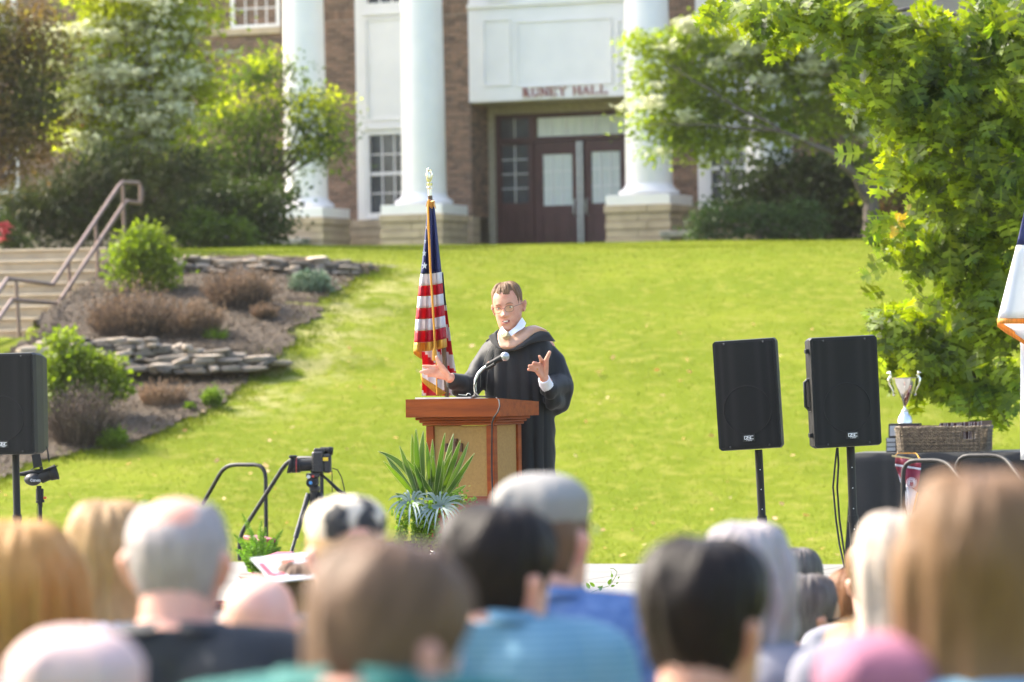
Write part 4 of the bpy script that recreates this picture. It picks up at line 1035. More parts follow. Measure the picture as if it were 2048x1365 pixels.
def stroke(m, pts, w, y, dpt=.0015):
    for (x1_, z1_), (x2_, z2_) in zip(pts, pts[1:]):
        dx, dz_ = x2_ - x1_, z2_ - z1_; l = sqrt(dx * dx + dz_ * dz_) + 1e-9; nx, nz = -dz_ / l * w / 2, dx / l * w / 2; ex, ez = dx / l * w / 2, dz_ / l * w / 2
        m.prism([(x1_ + nx - ex, y, z1_ + nz - ez), (x2_ + nx + ex, y, z2_ + nz + ez), (x2_ - nx + ex, y, z2_ - nz + ez), (x1_ - nx - ex, y, z1_ - nz - ez)], (0, -dpt, 0))
def loudspeaker(label, px, py_t, py_b, d, yaw, roll, wid=.356, handle=None, polex=0.0, tiltx=0):
    """px: picture x of the front centre; rows of the front face's top and bottom"""
    A = P(px, py_b, d); B = P(px, py_t, d); h = (B.z - A.z); k = h / .602
    w = wid * k * .5; dep = .33 * k; wb = w * .62
    o = thing('loudspeaker', label, 'loudspeaker', (A.x, A.y, A.z)); o.rotation_euler = (tiltx, roll, yaw)
    # cabinet: tapered plan, slightly bowed top and bottom edges
    def ring(y, hw, z0_, z1_): 
        b_ = .012; return [(-hw, y, z0_ + b_), (-hw + b_, y, z0_), (hw - b_, y, z0_), (hw, y, z0_ + b_), (hw, y, z1_ - b_), (hw - b_, y, z1_), (-hw + b_, y, z1_), (-hw, y, z1_ - b_)]
    m = MB(); rings = [ring(.0, w, 0, h), ring(.04, w, -.004, h + .004), ring(dep * .55, w * .86, .0, h - .004), ring(dep, wb, .02, h - .02)]
    m.add([p for r_ in rings for p in r_], [(i * 8 + a, i * 8 + (a + 1) % 8, (i + 1) * 8 + (a + 1) % 8, (i + 1) * 8 + a) for i in range(3) for a in range(8)] + [tuple(range(8)), tuple(range(24, 32))[::-1]])
    cab = m.build('cabinet', BLKP, o)
    g = MB(); b_ = .014 * k
    # bowed grille
    rows = []
    for i in range(13):
        z = b_ + (h - 2 * b_) * i / 12; rows.append([(x * (w - b_), -.004 - .012 * (1 - x * x), z) for x in np.linspace(-1, 1, 9)])
    g.grid(rows); e = rows; g.grid([[(p[0], .0, p[2]) for p in rows[0]], rows[0]]); g.grid([rows[-1], [(p[0], .0, p[2]) for p in rows[-1]]])
    g.grid([[r_[0] for r_ in rows], [(r_[0][0], 0, r_[0][2]) for r_ in rows]]); g.grid([[(r_[-1][0], 0, r_[-1][2]) for r_ in rows], [r_[-1] for r_ in rows]])
    g.build('grille', GRL, o, fix=True)
    # the woofer ring seen through the grille, and the rim
    m = MB().tube([(.135 * k * cos(a), -.0165 + .011 * abs(cos(a)) ** 2 * .55, .215 * k + .135 * k * sin(a)) for a in np.linspace(0, 2 * pi, 40)], .0026, 5, caps=False); m.build('woofer_ring', BLKP, o, smooth=True)
    for sx in (-1, 1):
        for z in (.016, h - .016): MB().ell((sx * w * .62, -.009, z), (.006, .004, .006), 8, 5).build('screw', SCREW, o, smooth=True)
    # badge
    bx0 = .0
    if handle == 'left': bx0 = .02
    MB().box(bx0 - .034 * k, bx0 + .034 * k, -.022, -.012, .04 * k, .078 * k, .002).build('badge', BDG, o)
    m = MB(); y = -.0222; hz = .0165 * k; z0_ = .054 * k; lw = .0032
    def O(cx, w_): return [(cx - w_, z0_), (cx + w_, z0_), (cx + w_, z0_ + hz), (cx - w_, z0_ + hz), (cx - w_, z0_)]
    stroke(m, O(bx0 - .017, .0065), lw, y); stroke(m, [(bx0 - .013, z0_ + .004), (bx0 - .008, z0_ - .002)], lw, y)
    stroke(m, [(bx0 + .0065, z0_ + hz), (bx0 - .0065, z0_ + hz), (bx0 - .0065, z0_ + hz / 2), (bx0 + .0065, z0_ + hz / 2), (bx0 + .0065, z0_), (bx0 - .0065, z0_)], lw, y)
    stroke(m, [(bx0 + .0235, z0_ + hz), (bx0 + .0105, z0_ + hz), (bx0 + .0105, z0_), (bx0 + .0235, z0_)], lw, y)
    for i, a in enumerate((-.012, -.006, -.002, .002, .006, .010, .014)): stroke(m, [(bx0 + a, z0_ - .009), (bx0 + a + .002, z0_ - .0055)] if i else [(bx0 + a - .001, z0_ - .009), (bx0 + a - .001, z0_ - .0055)], .0016, y)
    lo = m.build('logo', WPR, o); lo['label'] = 'white letters QSC over a thin line of small print'
    if handle == 'left':
        # handle recess and lugs on the left side
        m = MB(); m.tube([(-w - .008, .06, h * .36), (-w - .022, .06, h * .38), (-w - .022, .06, h * .60), (-w - .006, .06, h * .62)], .009, 8); m.build('handle', BLK, o, smooth=True)
        MB().box(-w - .002, -w + .02, .03, .1, h * .33, h * .64, .004).build('handle_recess', BDG, o)
        for z in (.055, h - .08): MB().box(-w - .02, -w + .004, .02, .05, z, z + .025, .004).build('hanging_lug', BLKP, o)
    return o, A, h
def stand(label, px_top, py_top, px_bot, py_bot, d, rad=.02, hub=None, holes=True, name='speaker_stand'):
    A = P(px_top, py_top, d); B = P(px_bot, py_bot, d)
    dr = (B - A); k = (STG - A.z) / dr.z; F = A + dr * k
    t = thing(name, label, 'stand', (F.x, F.y, STG))
    MB().tube([A, A.lerp(F, .42), F + Vector((0, 0, .1))], rad, 14).build('pole', BLK, t, smooth=True, world=True)
    MB().tube([A.lerp(F, .40), A.lerp(F, .44)], rad * 1.25, 14).build('collar', BLK, t, smooth=True, world=True)
    if holes:
        for i in range(6):
            q = A.lerp(F, .12 + i * .12); MB().ell(q + Vector((rad * .1, -rad, 0)), (.003, .003, .003), 6, 4).build('pin_hole', WPR, t, world=True)
    hb = F + Vector((0, 0, .31)); 
    MB().tube([hb - Vector((0, 0, .04)), hb + Vector((0, 0, .04))], .034, 12).build('hub', BLK, t, smooth=True, world=True)
    MB().tube([hb + Vector((.03, -.01, .0)), hb + Vector((.075, -.02, 0))], .017, 8).build('knob', BLKP, t, smooth=True, world=True)
    for a in (-.5, 1.6, 3.7):
        e_ = F + Vector((cos(a) * .5, sin(a) * .5, .012)); MB().tube([hb, hb.lerp(e_, .5) + Vector((0, 0, .01)), e_], .012, 8).build('leg', BLK, t, smooth=True, world=True)
        MB().tube([F + Vector((0, 0, .1)), hb.lerp(e_, .55)], .008, 6).build('brace', BLK, t, smooth=True, world=True)
    return t
loudspeaker('black loudspeaker on a stand between the lectern and the loudspeaker beside the trophy', 1501, 680, 898, 20.8, radians(-16), radians(-2.8))
stand('black pole stand under the loudspeaker nearest the lectern', 1517, 900, 1526, 1075, 20.95, .0215)
loudspeaker('black loudspeaker with a side handle, next to the trophy table', 1697, 674, 893, 20.4, radians(13), radians(-1.9), wid=.385, handle='left')
stand('black pole stand under the loudspeaker next to the trophy table', 1701, 894, 1711, 1165, 20.55, .0225)
loudspeaker('black loudspeaker cut by the left edge of the picture', 10, 708, 909, 22.4, radians(-20), radians(-.4), wid=.40)
stand('thick black pole stand under the loudspeaker at the left edge', 31, 905, 35, 1060, 22.6, .022, holes=False)
cb = thing('cable', 'pair of black cables hanging from the loudspeaker beside the trophy table', 'cable', P(1674, 896, 20.45))
for off, k in ((0, 0), (7, 1)):
    MB().tube([P(1674 + off * .2, 896, 20.45), P(1670 + off, 930, 20.45), P(1666 + off * 1.2, 975, 20.5), P(1672 + off, 1040, 20.5), P(1679 + off, 1090, 20.5), P(1690 + off * .6, 1140, 20.4), P(1700 + off * .6, 1175, 20.3), P(1712 + off, 1215, 20.2)], .0052, 6).build('strand', BLK, cb, smooth=True, world=True)
cb = thing('cable', 'thin black strap dangling under the left edge loudspeaker', 'cable', P(92, 893, 22.4))
MB().tube([P(92, 893, 22.5), P(95, 900, 22.5), P(97, 915, 22.5), P(98.5, 925, 22.5)], [.002, .004, .006, .003], 6).build('strap', BLK, cb, smooth=True, world=True)

# ------------------------------------------------------------------ handrails of the stage steps
def bent(label, pts, r=.0155, group=None, legs=()):
    q = [P(*a) for a in pts]; qs = [q[0]]
    for i in range(1, len(q) - 1):   # rounded corners
        a, b, c = q[i - 1], q[i], q[i + 1]; rr_ = min(.10, (a - b).length * .45, (c - b).length * .45)
        p0_, p2_ = b + (a - b).normalized() * rr_, b + (c - b).normalized() * rr_
        for k in range(5): t_ = k / 4; qs.append(p0_ * (1 - t_) ** 2 + b * 2 * t_ * (1 - t_) + p2_ * t_ * t_)
    qs.append(q[-1]); t = thing('stage_rail', label, 'handrail', q[0], group=group)
    MB().tube(qs, r, 10).build('tube', BLK, t, smooth=True, world=True)
    for (a, b, c) in legs: MB().tube([P(a[0], a[1], c), P(b[0], b[1], c)], r * .9, 8).build('post', BLK, t, smooth=True, world=True)
    return t
bent('bent black steel stage rail at the left, the one farther from the tripod camera', [(405, 1010, 28.6), (450, 930, 28.4), (531, 930, 28.2), (533, 1128, 28.2)])
bent('bent black steel stage rail at the left, in front of the tripod camera', [(479, 1122, 27.6), (479, 1072, 27.6), (578, 917, 27.4), (643, 917, 27.2), (644, 1128, 27.2)])
bent('bent black steel stage rail in front of the maroon pennant', [(1807, 1128, 25.4), (1806, 922, 25.4), (1892, 921, 25.2), (1985, 1045, 24.6), (1985, 1160, 24.6)])
bent('bent black steel stage rail at the right end of the black table', [(1912, 1128, 25.6), (1913, 912, 25.6), (2007, 911, 25.4), (2100, 1040, 24.8), (2100, 1160, 24.8)])

# ------------------------------------------------------------------ trophy table
CLOTH = mat('black_cloth', (.008, .0085, .009), .8, (.012, .0125, .013), 6, sheen=.1)
ta = P(1704, 908, 26.6)
tz = ta.z - STG
tbl = thing('draped_table', 'long table covered to the floor by a black cloth', 'table', (ta.x, ta.y, STG), -radians(14))
# cloth: a top and a hanging skirt with folds
m = MB(); Lx, Ly = 1.95, .74
m.grid([[(x, y, tz + .002 * sin(x * 9 + y * 5)) for x in np.linspace(0, Lx, 30)] for y in np.linspace(Ly, 0, 8)])
path = [(0, Ly - .0001 - Ly * t) for t in np.linspace(0, 1, 14)] + [(Lx * t, 0) for t in np.linspace(0, 1, 90)][1:] + [(Lx, Ly * t) for t in np.linspace(0, 1, 14)][1:]
rows = []
for k in range(13):
    f = k / 12; r_ = []
    for i, (x, y) in enumerate(path):
        ox = (-1 if x < .001 else (1 if x > Lx - .001 else 0)); oy = (-1 if y < .001 else 0)
        cx_ = max(0, 1 - min(x, 9) / .15) * (1 if y < .3 else .5)
        w_ = f ** .7 * (.012 + .016 * sin(i * .9 + sin(i * .23) * 3) + .012 * sin(i * .41 + 1)) + f * .05 * cx_
        r_.append((x + ox * w_, y + oy * w_, tz - f * (tz - .012)))
    rows.append(r_)
m.grid(rows); m.build('tablecloth', CLOTH, tbl, smooth=True, solid=.003)
MB().box(.03, Lx - .03, .03, Ly - .03, tz - .035, tz - .008).build('tabletop', BLKP, tbl)
for x in (.08, Lx - .08):
    for y in (.08, Ly - .08): MB().tube([(x, y, 0), (x, y, tz - .036)], .014, 8).build('leg', BLK, tbl)
def ontable(px, dv, extra=0.0):
    """point on the table top, dv metres behind its front edge"""
    n_ = Vector((sin(radians(14)), cos(radians(14)), 0)); o = Vector((ta.x, ta.y, 0)) + n_ * dv; u_ = Vector((cos(radians(14)), -sin(radians(14)), 0))
    a = (px - 1024) / 7680.; b_ = (682.5 - 905) / 7680.; v = rv * a + uv_ * b_ + fw; v = v / v.y
    # solve o + u*s = y*v in plan
    s_ = (o.y * v.x - o.x) / (u_.x - u_.y * v.x); q = o + u_ * s_; q.z = STG + tz + extra; return q
# trophy
SILV = mat('silver', (.82, .80, .78), .07, (.7, .69, .68), 3, metal=1.0)
SILW = mat('silver_white', (.80, .82, .86), .18, metal=.6)
tq = ontable(1811, .40)
tr = thing('trophy_cup', 'tall silver two handled trophy cup on a stepped black base', 'trophy', tq, -radians(12))
s_ = tq.y / 7680.
MB().box(-36 * s_, 36 * s_, -.09, .09, 0, 29 * s_, .004).build('base_tier', BLKP, tr)
MB().box(-31 * s_, 31 * s_, -.08, .08, 29.2 * s_, 57 * s_, .004).build('base_tier', BLKP, tr)
PL = mat('plate', (.45, .47, .52), .3, metal=.6)
for i in range(3): MB().box(-34 * s_, -17 * s_, -.094, -.0895, (3 + i * 9) * s_, (10 + i * 9) * s_).build('name_plate', PL, tr)
MB().box(-28 * s_, -14 * s_, -.084, -.0795, 33 * s_, 53 * s_).build('name_plate', PL, tr)
def pr(l): return [(r_ * s_, z * s_) for r_, z in l]
MB().lathe(pr([(0, 57.2), (14.5, 57.5), (14.5, 63), (13.5, 65), (13, 70), (10, 74), (7.5, 77), (7, 80), (7.5, 83), (5, 85), (4, 86), (0, 86)]), 24).build('foot', SILW, tr, smooth=True)
MB().lathe(pr([(0, 85.5), (2.5, 86), (2, 89), (3.5, 90), (3.5, 92), (6, 96), (12, 107), (19, 122), (23.5, 135), (25.5, 147), (27, 147.5), (27, 149), (24.6, 148.5), (22, 134), (17, 121), (10, 108), (0, 100)]), 32).build('cup', SILV, tr, smooth=True)
for sx in (-1, 1):
    pts = [(sx * 19, 0, 114), (sx * 23, 0, 113), (sx * 22, 0, 120), (sx * 25, 0, 127), (sx * 30, 0, 136), (sx * 31, 0, 146), (sx * 27, 0, 153), (sx * 29, 0, 160), (sx * 34, 0, 158)]
    MB().tube([(x * s_, y, z * s_) for x, y, z in pts], [2.4 * s_, 2.2 * s_, 1.5 * s_, 2.2 * s_, 2.5 * s_, 2.8 * s_, 2.4 * s_, 3.2 * s_, 1.6 * s_], 8).build('handle', SILV, tr, smooth=True)
# wicker basket
WICK = mat('wicker', (.24, .18, .11), .6, (.09, .065, .04), 45, isl=.3, bump=.2)
bq = ontable(1889, .28); s_ = bq.y / 7680.
bk = thing('wicker_basket', 'long grey brown wicker basket with a hand hole on the black table', 'basket', bq, -radians(14))
bw, bd, bh = 85 * s_ / cos(radians(14)), .155, 50 * s_
def rr_pt(t, w_=bw, d_=bd, r_=.04):
    per = [(-w_ + r_, -d_), (w_ - r_, -d_), (w_, -d_ + r_), (w_, d_ - r_), (w_ - r_, d_), (-w_ + r_, d_), (-w_, d_ - r_), (-w_, -d_ + r_), (-w_ + r_, -d_)]
    ls = [sqrt((per[i + 1][0] - per[i][0]) ** 2 + (per[i + 1][1] - per[i][1]) ** 2) for i in range(8)]; L_ = sum(ls); a = (t % 1) * L_
    for i in range(8):
        if a <= ls[i] or i == 7: k = min(1, a / ls[i]); x = per[i][0] + (per[i + 1][0] - per[i][0]) * k; y = per[i][1] + (per[i + 1][1] - per[i][1]) * k; dx, dy = per[i + 1][0] - per[i][0], per[i + 1][1] - per[i][1]; l = ls[i]; return x, y, dy / l, -dx / l
        a -= ls[i]
NS = 58
wv = MB()
for r_ in range(15):
    z = .008 + r_ * (bh - .02) / 14
    seg = []; 
    for i in range(NS * 3):
        t_ = i / (NS * 3); x, y, nx, ny = rr_pt(t_); fl = 1 + .05 * (z / bh); o_ = .0085 * cos(pi * i / 1.5 + pi * (r_ % 2))
        hole = y < -bd + .01 and (bw * .48 < x < bw * .72) and (.5 < z / bh < .83)
        p = (x * fl + nx * o_, y * fl + ny * o_, z)
        if hole:
            if len(seg) > 1: wv.tube(seg, .0048, 4, flat=1)
            seg = []
        else: seg.append(p)
    if len(seg) > 1: wv.tube(seg + ([seg[0]] if len(seg) == NS * 3 else []), .0048, 4)
o = wv.build('wickerwork', WICK, bk, smooth=True, fix=False); o['kind'] = 'stuff'
sk = MB()
for i in range(NS):
    x, y, nx, ny = rr_pt(i / NS + .002)
    if y < -bd + .01 and (bw * .48 < x < bw * .72): sk.tube([(x, y, 0), (x * 1.02, y * 1.02, bh * .48)], .003, 4)
    else: sk.tube([(x, y, 0), (x * 1.05, y * 1.05, bh)], .003, 4)
o = sk.build('stakes', WICK, bk, fix=False); o['kind'] = 'stuff'
for k in range(2):
    pts = []
    for i in range(160):
        t_ = i / 160; x, y, nx, ny = rr_pt(t_); a = 2 * pi * i / 4 + k * pi; pts.append((x * 1.05 + nx * .006 * cos(a), y * 1.05 + ny * .006 * cos(a), bh + .006 * sin(a)))
    MB().tube(pts + [pts[0]], .006, 5).build('braided_rim', WICK, bk, smooth=True)
hx0, hx1 = bw * .48, bw * .72
MB().tube([(hx0, -bd - .006, bh * .5), (hx1, -bd - .006, bh * .5), (hx1, -bd - .006, bh * .84), (hx0, -bd - .006, bh * .84), (hx0, -bd - .006, bh * .5)], .005, 6).build('hand_hole', WICK, bk, smooth=True)
MB().box(-bw + .01, bw - .01, -bd + .01, bd - .01, .002, .012).build('floor', WICK, bk)
# folders in the basket
FOLD = mat('maroon_folder', (.085, .022, .026), .5, (.065, .018, .02), 30, bump=.1)
PAGE = mat('pages', (.7, .64, .6), .8)
def folder(label, lx, ly, lz, w_, h_, yaw, tilt, group=None):
    n_ = Vector((sin(radians(14)), cos(radians(14)), 0)); u_ = Vector((cos(radians(14)), -sin(radians(14)), 0))
    o = thing('diploma_folder', label, 'folder', bq + u_ * lx + n_ * ly + Vector((0, 0, lz)), -radians(14) + yaw, group)
    o.rotation_euler = (tilt, 0, -radians(14) + yaw)
    MB().box(-w_ / 2, w_ / 2, -.006, -.0035, 0, h_, .001).box(-w_ / 2, w_ / 2, .0035, .006, 0, h_, .001).box(-w_ / 2, w_ / 2, -.0034, .0034, 0, .004).build('cover', FOLD, o)
    MB().box(-w_ / 2 + .004, w_ / 2 - .004, -.0033, .0033, .0045, h_ - .002).build('pages', PAGE, o)
    return o
fh = 57 * s_ - .014
for i in range(20):
    fx = -.02 + i * (bw * .95 + .02) / 20
    folder('thin maroon folder filed edge on in the row filling the right half of the basket', fx + .02, .0, .014, .19, fh + R.uniform(-.004, .004) + i * .0007, pi / 2 - .25, radians(R.uniform(-3, 3)), 'maroon folders filed in the wicker basket')
folder('maroon folder facing the audience at the left end of the basket', -bw * .62, -bd * .55, .014, bw * .68, 54 * s_ - .014, 0, radians(-4))
folder('maroon folder facing the audience right of the left end one', -bw * .02 - .03, -bd * .6, .014, bw * .40, 53 * s_ - .014, 0, radians(-3))
# pennant on the table front
PEN = mat('pennant_maroon', (.27, .02, .045), .5, (.22, .016, .036), 9); PENW = mat('pennant_white', (.75, .74, .78), .6); GOLD = mat('gold_fringe', (.85, .42, .05), .5, (.6, .27, .03), 40, stretch=(1, 1, .1)); 
pd = 25.75
pn = thing('pennant', 'maroon and white pennant with a round seal hanging on the table front', 'pennant', P(1815, 918, pd))
MB().tube([P(1784, 912, pd), P(1850, 923, pd)], .006, 8).build('rod', mat('brass', (.75, .6, .3), .3, metal=.8), pn, smooth=True, world=True)
MB().tube([P(1789, 913, pd), P(1795, 907, pd + .1), P(1832, 907, pd + .1), P(1841, 920, pd)], .003, 5).build('cord', GOLD, pn, world=True)
def pq(px, py): 
    q = P(px, py, pd); q.y += .02 * sin((px - 1790) * .22) ; return q
def strip(name, L1, L2, m_, n=8):
    rows = []
    for k in range(n + 1):
        t_ = k / n; rows.append([pq(a[0] * (1 - t_) + b_[0] * t_, a[1] * (1 - t_) + b_[1] * t_) for a, b_ in zip(L1, L2)])
    return MB().grid(rows).build(name, m_, pn, smooth=True, world=True, solid=.003)
strip('upper_band', [(1792, 914), (1791, 928)], [(1842, 924), (1841, 936)], PEN)
strip('white_stripe', [(1791, 928.5), (1791, 932.5)], [(1841, 936.5), (1840.5, 940.5)], PENW)
strip('maroon_field', [(1791, 933), (1797, 948), (1804, 962)], [(1840.5, 941), (1838, 962), (1834, 984)], PEN)
strip('white_tail', [(1797, 948), (1806, 985), (1812, 1015)], [(1804, 962), (1812, 985), (1817, 1040)], PENW)
strip('white_tail', [(1812, 968), (1815, 1000), (1817, 1042)], [(1834, 984.5), (1831, 1000), (1822, 1040)], PENW)
sc_ = P(1823, 966, pd - .03); 
MB().lathe([(0, 0), (.036, 0), (.036, .003), (0, .003)], 28, caps=False).build('seal', PENW, pn, smooth=False).matrix_local = Matrix.Translation(sc_ - pn.location) @ Matrix.Rotation(radians(90), 4, 'X')
m = MB(); m.tube([sc_ + Vector((.031 * cos(a), -.004, .031 * sin(a))) for a in np.linspace(0, 2 * pi, 30)], .0025, 5)
m.tube([sc_ + Vector((.022 * cos(a), -.004, .022 * sin(a))) for a in np.linspace(0, 2 * pi, 26)], .001, 4)
m.build('seal_ring', PEN, pn, world=True)
m = MB()
for k, (a, b_) in enumerate(((-.011, .007), (.002, .007))):
    m.box(sc_.x + a, sc_.x + a + .01, sc_.y - .008, sc_.y - .004, sc_.z - .014, sc_.z + .006)
m.prism([sc_ + Vector(v) for v in ((-.012, -.004, -.015), (.013, -.004, -.015), (.0, -.004, -.024))], (0, -.004, 0))
m.box(sc_.x - .01, sc_.x + .009, sc_.y - .008, sc_.y - .004, sc_.z + .011, sc_.z + .016)
m.build('seal_shield', PEN, pn, world=True)
m = MB()
for i in range(14):
    q = pq(1833 - i * .5, 985 + i * 2.6); m.prism([q + Vector(v) for v in ((0, -.004, 0), (.014, -.004, -.008), (.012, -.004, -.013), (0, -.004, -.008))], (0, -.003, 0))
m.build('fringe', GOLD, pn, world=True)

# ------------------------------------------------------------------ planter before the lectern
AGV = mat('sword_leaf', (.085, .15, .012), .4, (.03, .08, .02), .7, stretch=(6, 6, 1), trans=.42, isl=.0, trgb=(1.6, 1.5, .3), spec=.5)
AGE = mat('leaf_edge', (.45, .50, .22), .5, trans=.4)
AIR = mat('air_plant', (.24, .30, .27), .7, (.19, .25, .22), 8, trans=.15)
BUT = leafmat('button_leaf', (.10, .19, .02), (.14, .23, .02), tr=.35)
pd = 19.0
pl = thing('planter', 'dark urn planter in front of the lectern', 'planter', onstage(835, pd))
MB().lathe([(.0, 0), (.10, 0), (.105, .02), (.06, .05), (.045, .10), (.05, .16), (.12, .30), (.16, .44), (.17, .50), (.155, .51), (.14, .47), (.0, .46)], 24).build('urn', BLKP, pl, smooth=True)
MB().lathe([(0, .47), (.138, .475)], 20, caps=False).build('soil', MATS['mulch'], pl)
def blade(m, ed, b0, tip, bend, w, d0, d1, n=9, fold=.25):
    A = P(b0[0], b0[1], d0); B = P(tip[0], tip[1], d1); C = (A + B) / 2 + Vector((bend[0], bend[1] if len(bend) > 2 else 0, bend[-1]))
    pts = [A * (1 - t) ** 2 + C * 2 * t * (1 - t) + B * t * t for t in np.linspace(0, 1, n)]
    L_ = []
    for i, p in enumerate(pts):
        t = i / (n - 1); dr = (pts[min(i + 1, n - 1)] - pts[max(i - 1, 0)]).normalized(); side = dr.cross(Vector((0, -1, .15))).normalized()
        ww = w * (.55 + .9 * t - 1.45 * t ** 3 if t < .999 else .0) ; ww = max(ww, .0006)
        mid = p + Vector((0, fold * ww, 0)); L_.append([p - side * ww, mid, p + side * ww])
    m.grid(L_)
    if ed is not None:
        for k in (0, 2): ed.tube([r_[k] for r_ in L_], .0011, 4)
ag = thing('sword_leaf_plant', 'tall plant of pointed green and yellow sword leaves in the urn', 'plant', P(838, 1000, pd))
BL = [((832, 990), (824, 870), .0), ((835, 988), (832, 858), .0), ((842, 990), (831, 861), -.01), ((848, 992), (847, 862), -.02), ((858, 996), (865, 879), .01), ((870, 992), (890, 866), .0), ((880, 996), (907, 868), .0), ((868, 996), (866, 912), .0),
      ((882, 990), (921, 880), .01), ((885, 996), (937, 885), .02), ((886, 1000), (949, 907), .01), ((835, 996), (799, 892), -.0), ((830, 994), (772, 913), .0), ((834, 998), (767, 923), -.0), ((838, 990), (756, 903), .05), ((845, 996), (805, 927), .0),
      ((872, 1000), (812, 918), -.0), ((838, 992), (843, 900), 0), ((876, 998), (887, 921), 0), ((880, 1002), (926, 952), .01), ((884, 1004), (932, 971), .01), ((882, 1008), (931, 992), .01), ((825, 1010), (790, 987), .01), ((860, 1000), (855, 935), 0), ((850, 1000), (828, 925), 0), ((866, 1000), (880, 935), 0), ((874, 985), (905, 900), 0), ((862, 985), (853, 885), 0)]
for i, (b0, tp, bd_) in enumerate(BL):
    m = MB(); ed = MB(); blade(m, ed, b0, tp, (bd_, bd_ * 1.2 if bd_ > .03 else 0.01), R.uniform(.0145, .019), pd + .02 * sin(i), pd + .12 * sin(i * 2.3), 10)
    o = m.build('leaf', AGV, ag, smooth=True, world=True, fix=False); ed.build('leaf_margin', AGE, o, fix=False) if False else None
    e_ = MB(); e_.v = ed.v; e_.f = ed.f; e_.mi = ed.mi; eo = e_.build('leaf_margin', AGE, ag, world=True, fix=False)
for (cx_, cy_, nlv, rr_, lb, dd0) in ((880, 1016, 26, 52, 'large silvery curling air plant in front of the sword leaves', pd - .12), (822, 1008, 18, 42, 'smaller silvery curling air plant at the left of the urn', pd - .1)):
    ap = thing('air_plant', lb, 'plant', P(cx_, cy_, dd0))
    for i in range(nlv):
        a = 2 * pi * i / nlv + R.uniform(-.1, .1); m = MB(); l = rr_ * R.uniform(.75, 1.1)
        tx, ty = cx_ + cos(a) * l * 1.05, cy_ - sin(a) * l * .62 + (22 if sin(a) < .3 else 4) * R.uniform(.5, 1.1)
        blade(m, None, (cx_ + cos(a) * 2, cy_ - 2), (tx, ty), (cos(a) * .02, -.02, .055), .0062, dd0, dd0 - .06 + .1 * sin(a), 10, fold=.5)
        m.build('leaf', AIR, ap, smooth=True, world=True, fix=False)
sp_ = thing('trailing_plant', 'bright green trailing plant with round leaves spilling down the urn', 'plant', P(840, 1020, pd))
DISC = ([(0, 0, 0), (.5, .15, .05), (.55, .6, .04), (0, 1, 0), (-.55, .6, .04), (-.5, .15, .05)], [(0, 1, 2), (0, 2, 3), (0, 3, 4), (0, 4, 5)])
pos = []; vines = MB()
for i in range(46):
    x = R.choice((R.gauss(806, 9), R.gauss(848, 14), R.gauss(856, 16), R.gauss(835, 22))); y0_ = R.uniform(1005, 1035); L_ = R.uniform(50, 118); dd0 = pd - .1 - R.uniform(0, .08); ph = R.uniform(0, 6); pts = []
    for k in range(int(L_ / 2.2)):
        t = k * 2.2; q = P(x + 3 * sin(t * .06 + ph) - .02 * t, y0_ + t, dd0 - .02 * sin(t * .03)); pts.append(q); pos.append((q.x + R.uniform(-.006, .006), q.y + R.uniform(-.01, .01), q.z))
    vines.tube(pts, .0012, 3)
for i in range(260): q = P(R.gauss(905, 22), R.gauss(1000, 9), pd - .02 + R.uniform(-.04, .1)); pos.append((q.x, q.y, q.z))
for i in range(420): q = P(R.gauss(840, 26), R.gauss(1018, 9), pd - .08 + R.uniform(-.08, .1)); pos.append((q.x, q.y, q.z))
pos = np.array(pos); n = len(pos); g = np.random.default_rng(5); dr = g.normal(size=(n, 3)); dr[:, 2] -= .2
v, f = scatter(DISC[0], DISC[1], pos - np.array(sp_.location), frames(dr, g.normal(size=(n, 3)) * .7 + [-.1, -.9, .5]), g.uniform(.010, .017, n))
o = link('leaves', fast_mesh('leaves', v, f, BUT), sp_); o['kind'] = 'stuff'
o = vines.build('stems', MATS['dry_twig'] if False else BUT, sp_, world=True, fix=False); o['kind'] = 'stuff'
# fern at the left of the stage
FERN = leafmat('fern_frond', (.10, .21, .03), (.14, .25, .03), tr=.4)
fd = 24.0
fp = onstage(515, fd)
fn = thing('fern', 'upright spiky green fern in a pot between the two maroon chairs', 'plant', fp)
MB().lathe([(0, 0), (.09, 0), (.12, .09), (.13, .10), (.12, .11), (0, .10)], 18).build('pot', mat('terracotta', (.2, .07, .05), .7), fn, smooth=True)
pos = []; dr = []; up_ = []; sz = []; st_ = MB()
FR = [((516, 1150), (484, 1028), -.05), ((520, 1150), (500, 1058), 0), ((522, 1150), (523, 1042), .02), ((525, 1150), (531, 1055), .02), ((530, 1150), (566, 1060), .03), ((510, 1150), (468, 1070), -.06), ((514, 1150), (492, 1085), -.03), ((528, 1150), (548, 1075), .03), ((505, 1150), (470, 1100), -.05), ((532, 1150), (562, 1095), .03), ((518, 1150), (510, 1075), 0), ((535, 1150), (540, 1090), .01), ((524, 1150), (505, 1100), -.02), ((520, 1150), (485, 1120), -.04), ((534, 1150), (556, 1125), .03), ((520, 1150), (538, 1110), 0)]
for b0, tp, bd_ in FR:
    A = P(*b0, fd); B = P(*tp, fd + R.uniform(-.2, .1)); C = (A + B) / 2 + Vector((bd_ * -.6, 0, .05)); pts = [A * (1 - t) ** 2 + C * 2 * t * (1 - t) + B * t * t for t in np.linspace(0, 1, 44)]
    st_.tube(pts[::4] + [pts[-1]], .002, 4)
    for i in range(3, 44):
        d_ = (pts[i] - pts[i - 1]).normalized(); sd = d_.cross(Vector((0, -1, .2))).normalized(); l = .034 * (1 - (i / 44) ** 3 * .8)
        for s2 in (-1, 1): pos.append(tuple(pts[i])); dr.append(tuple(sd * s2 + d_ * .5)); sz.append(l)
pos = np.array(pos); n = len(pos)
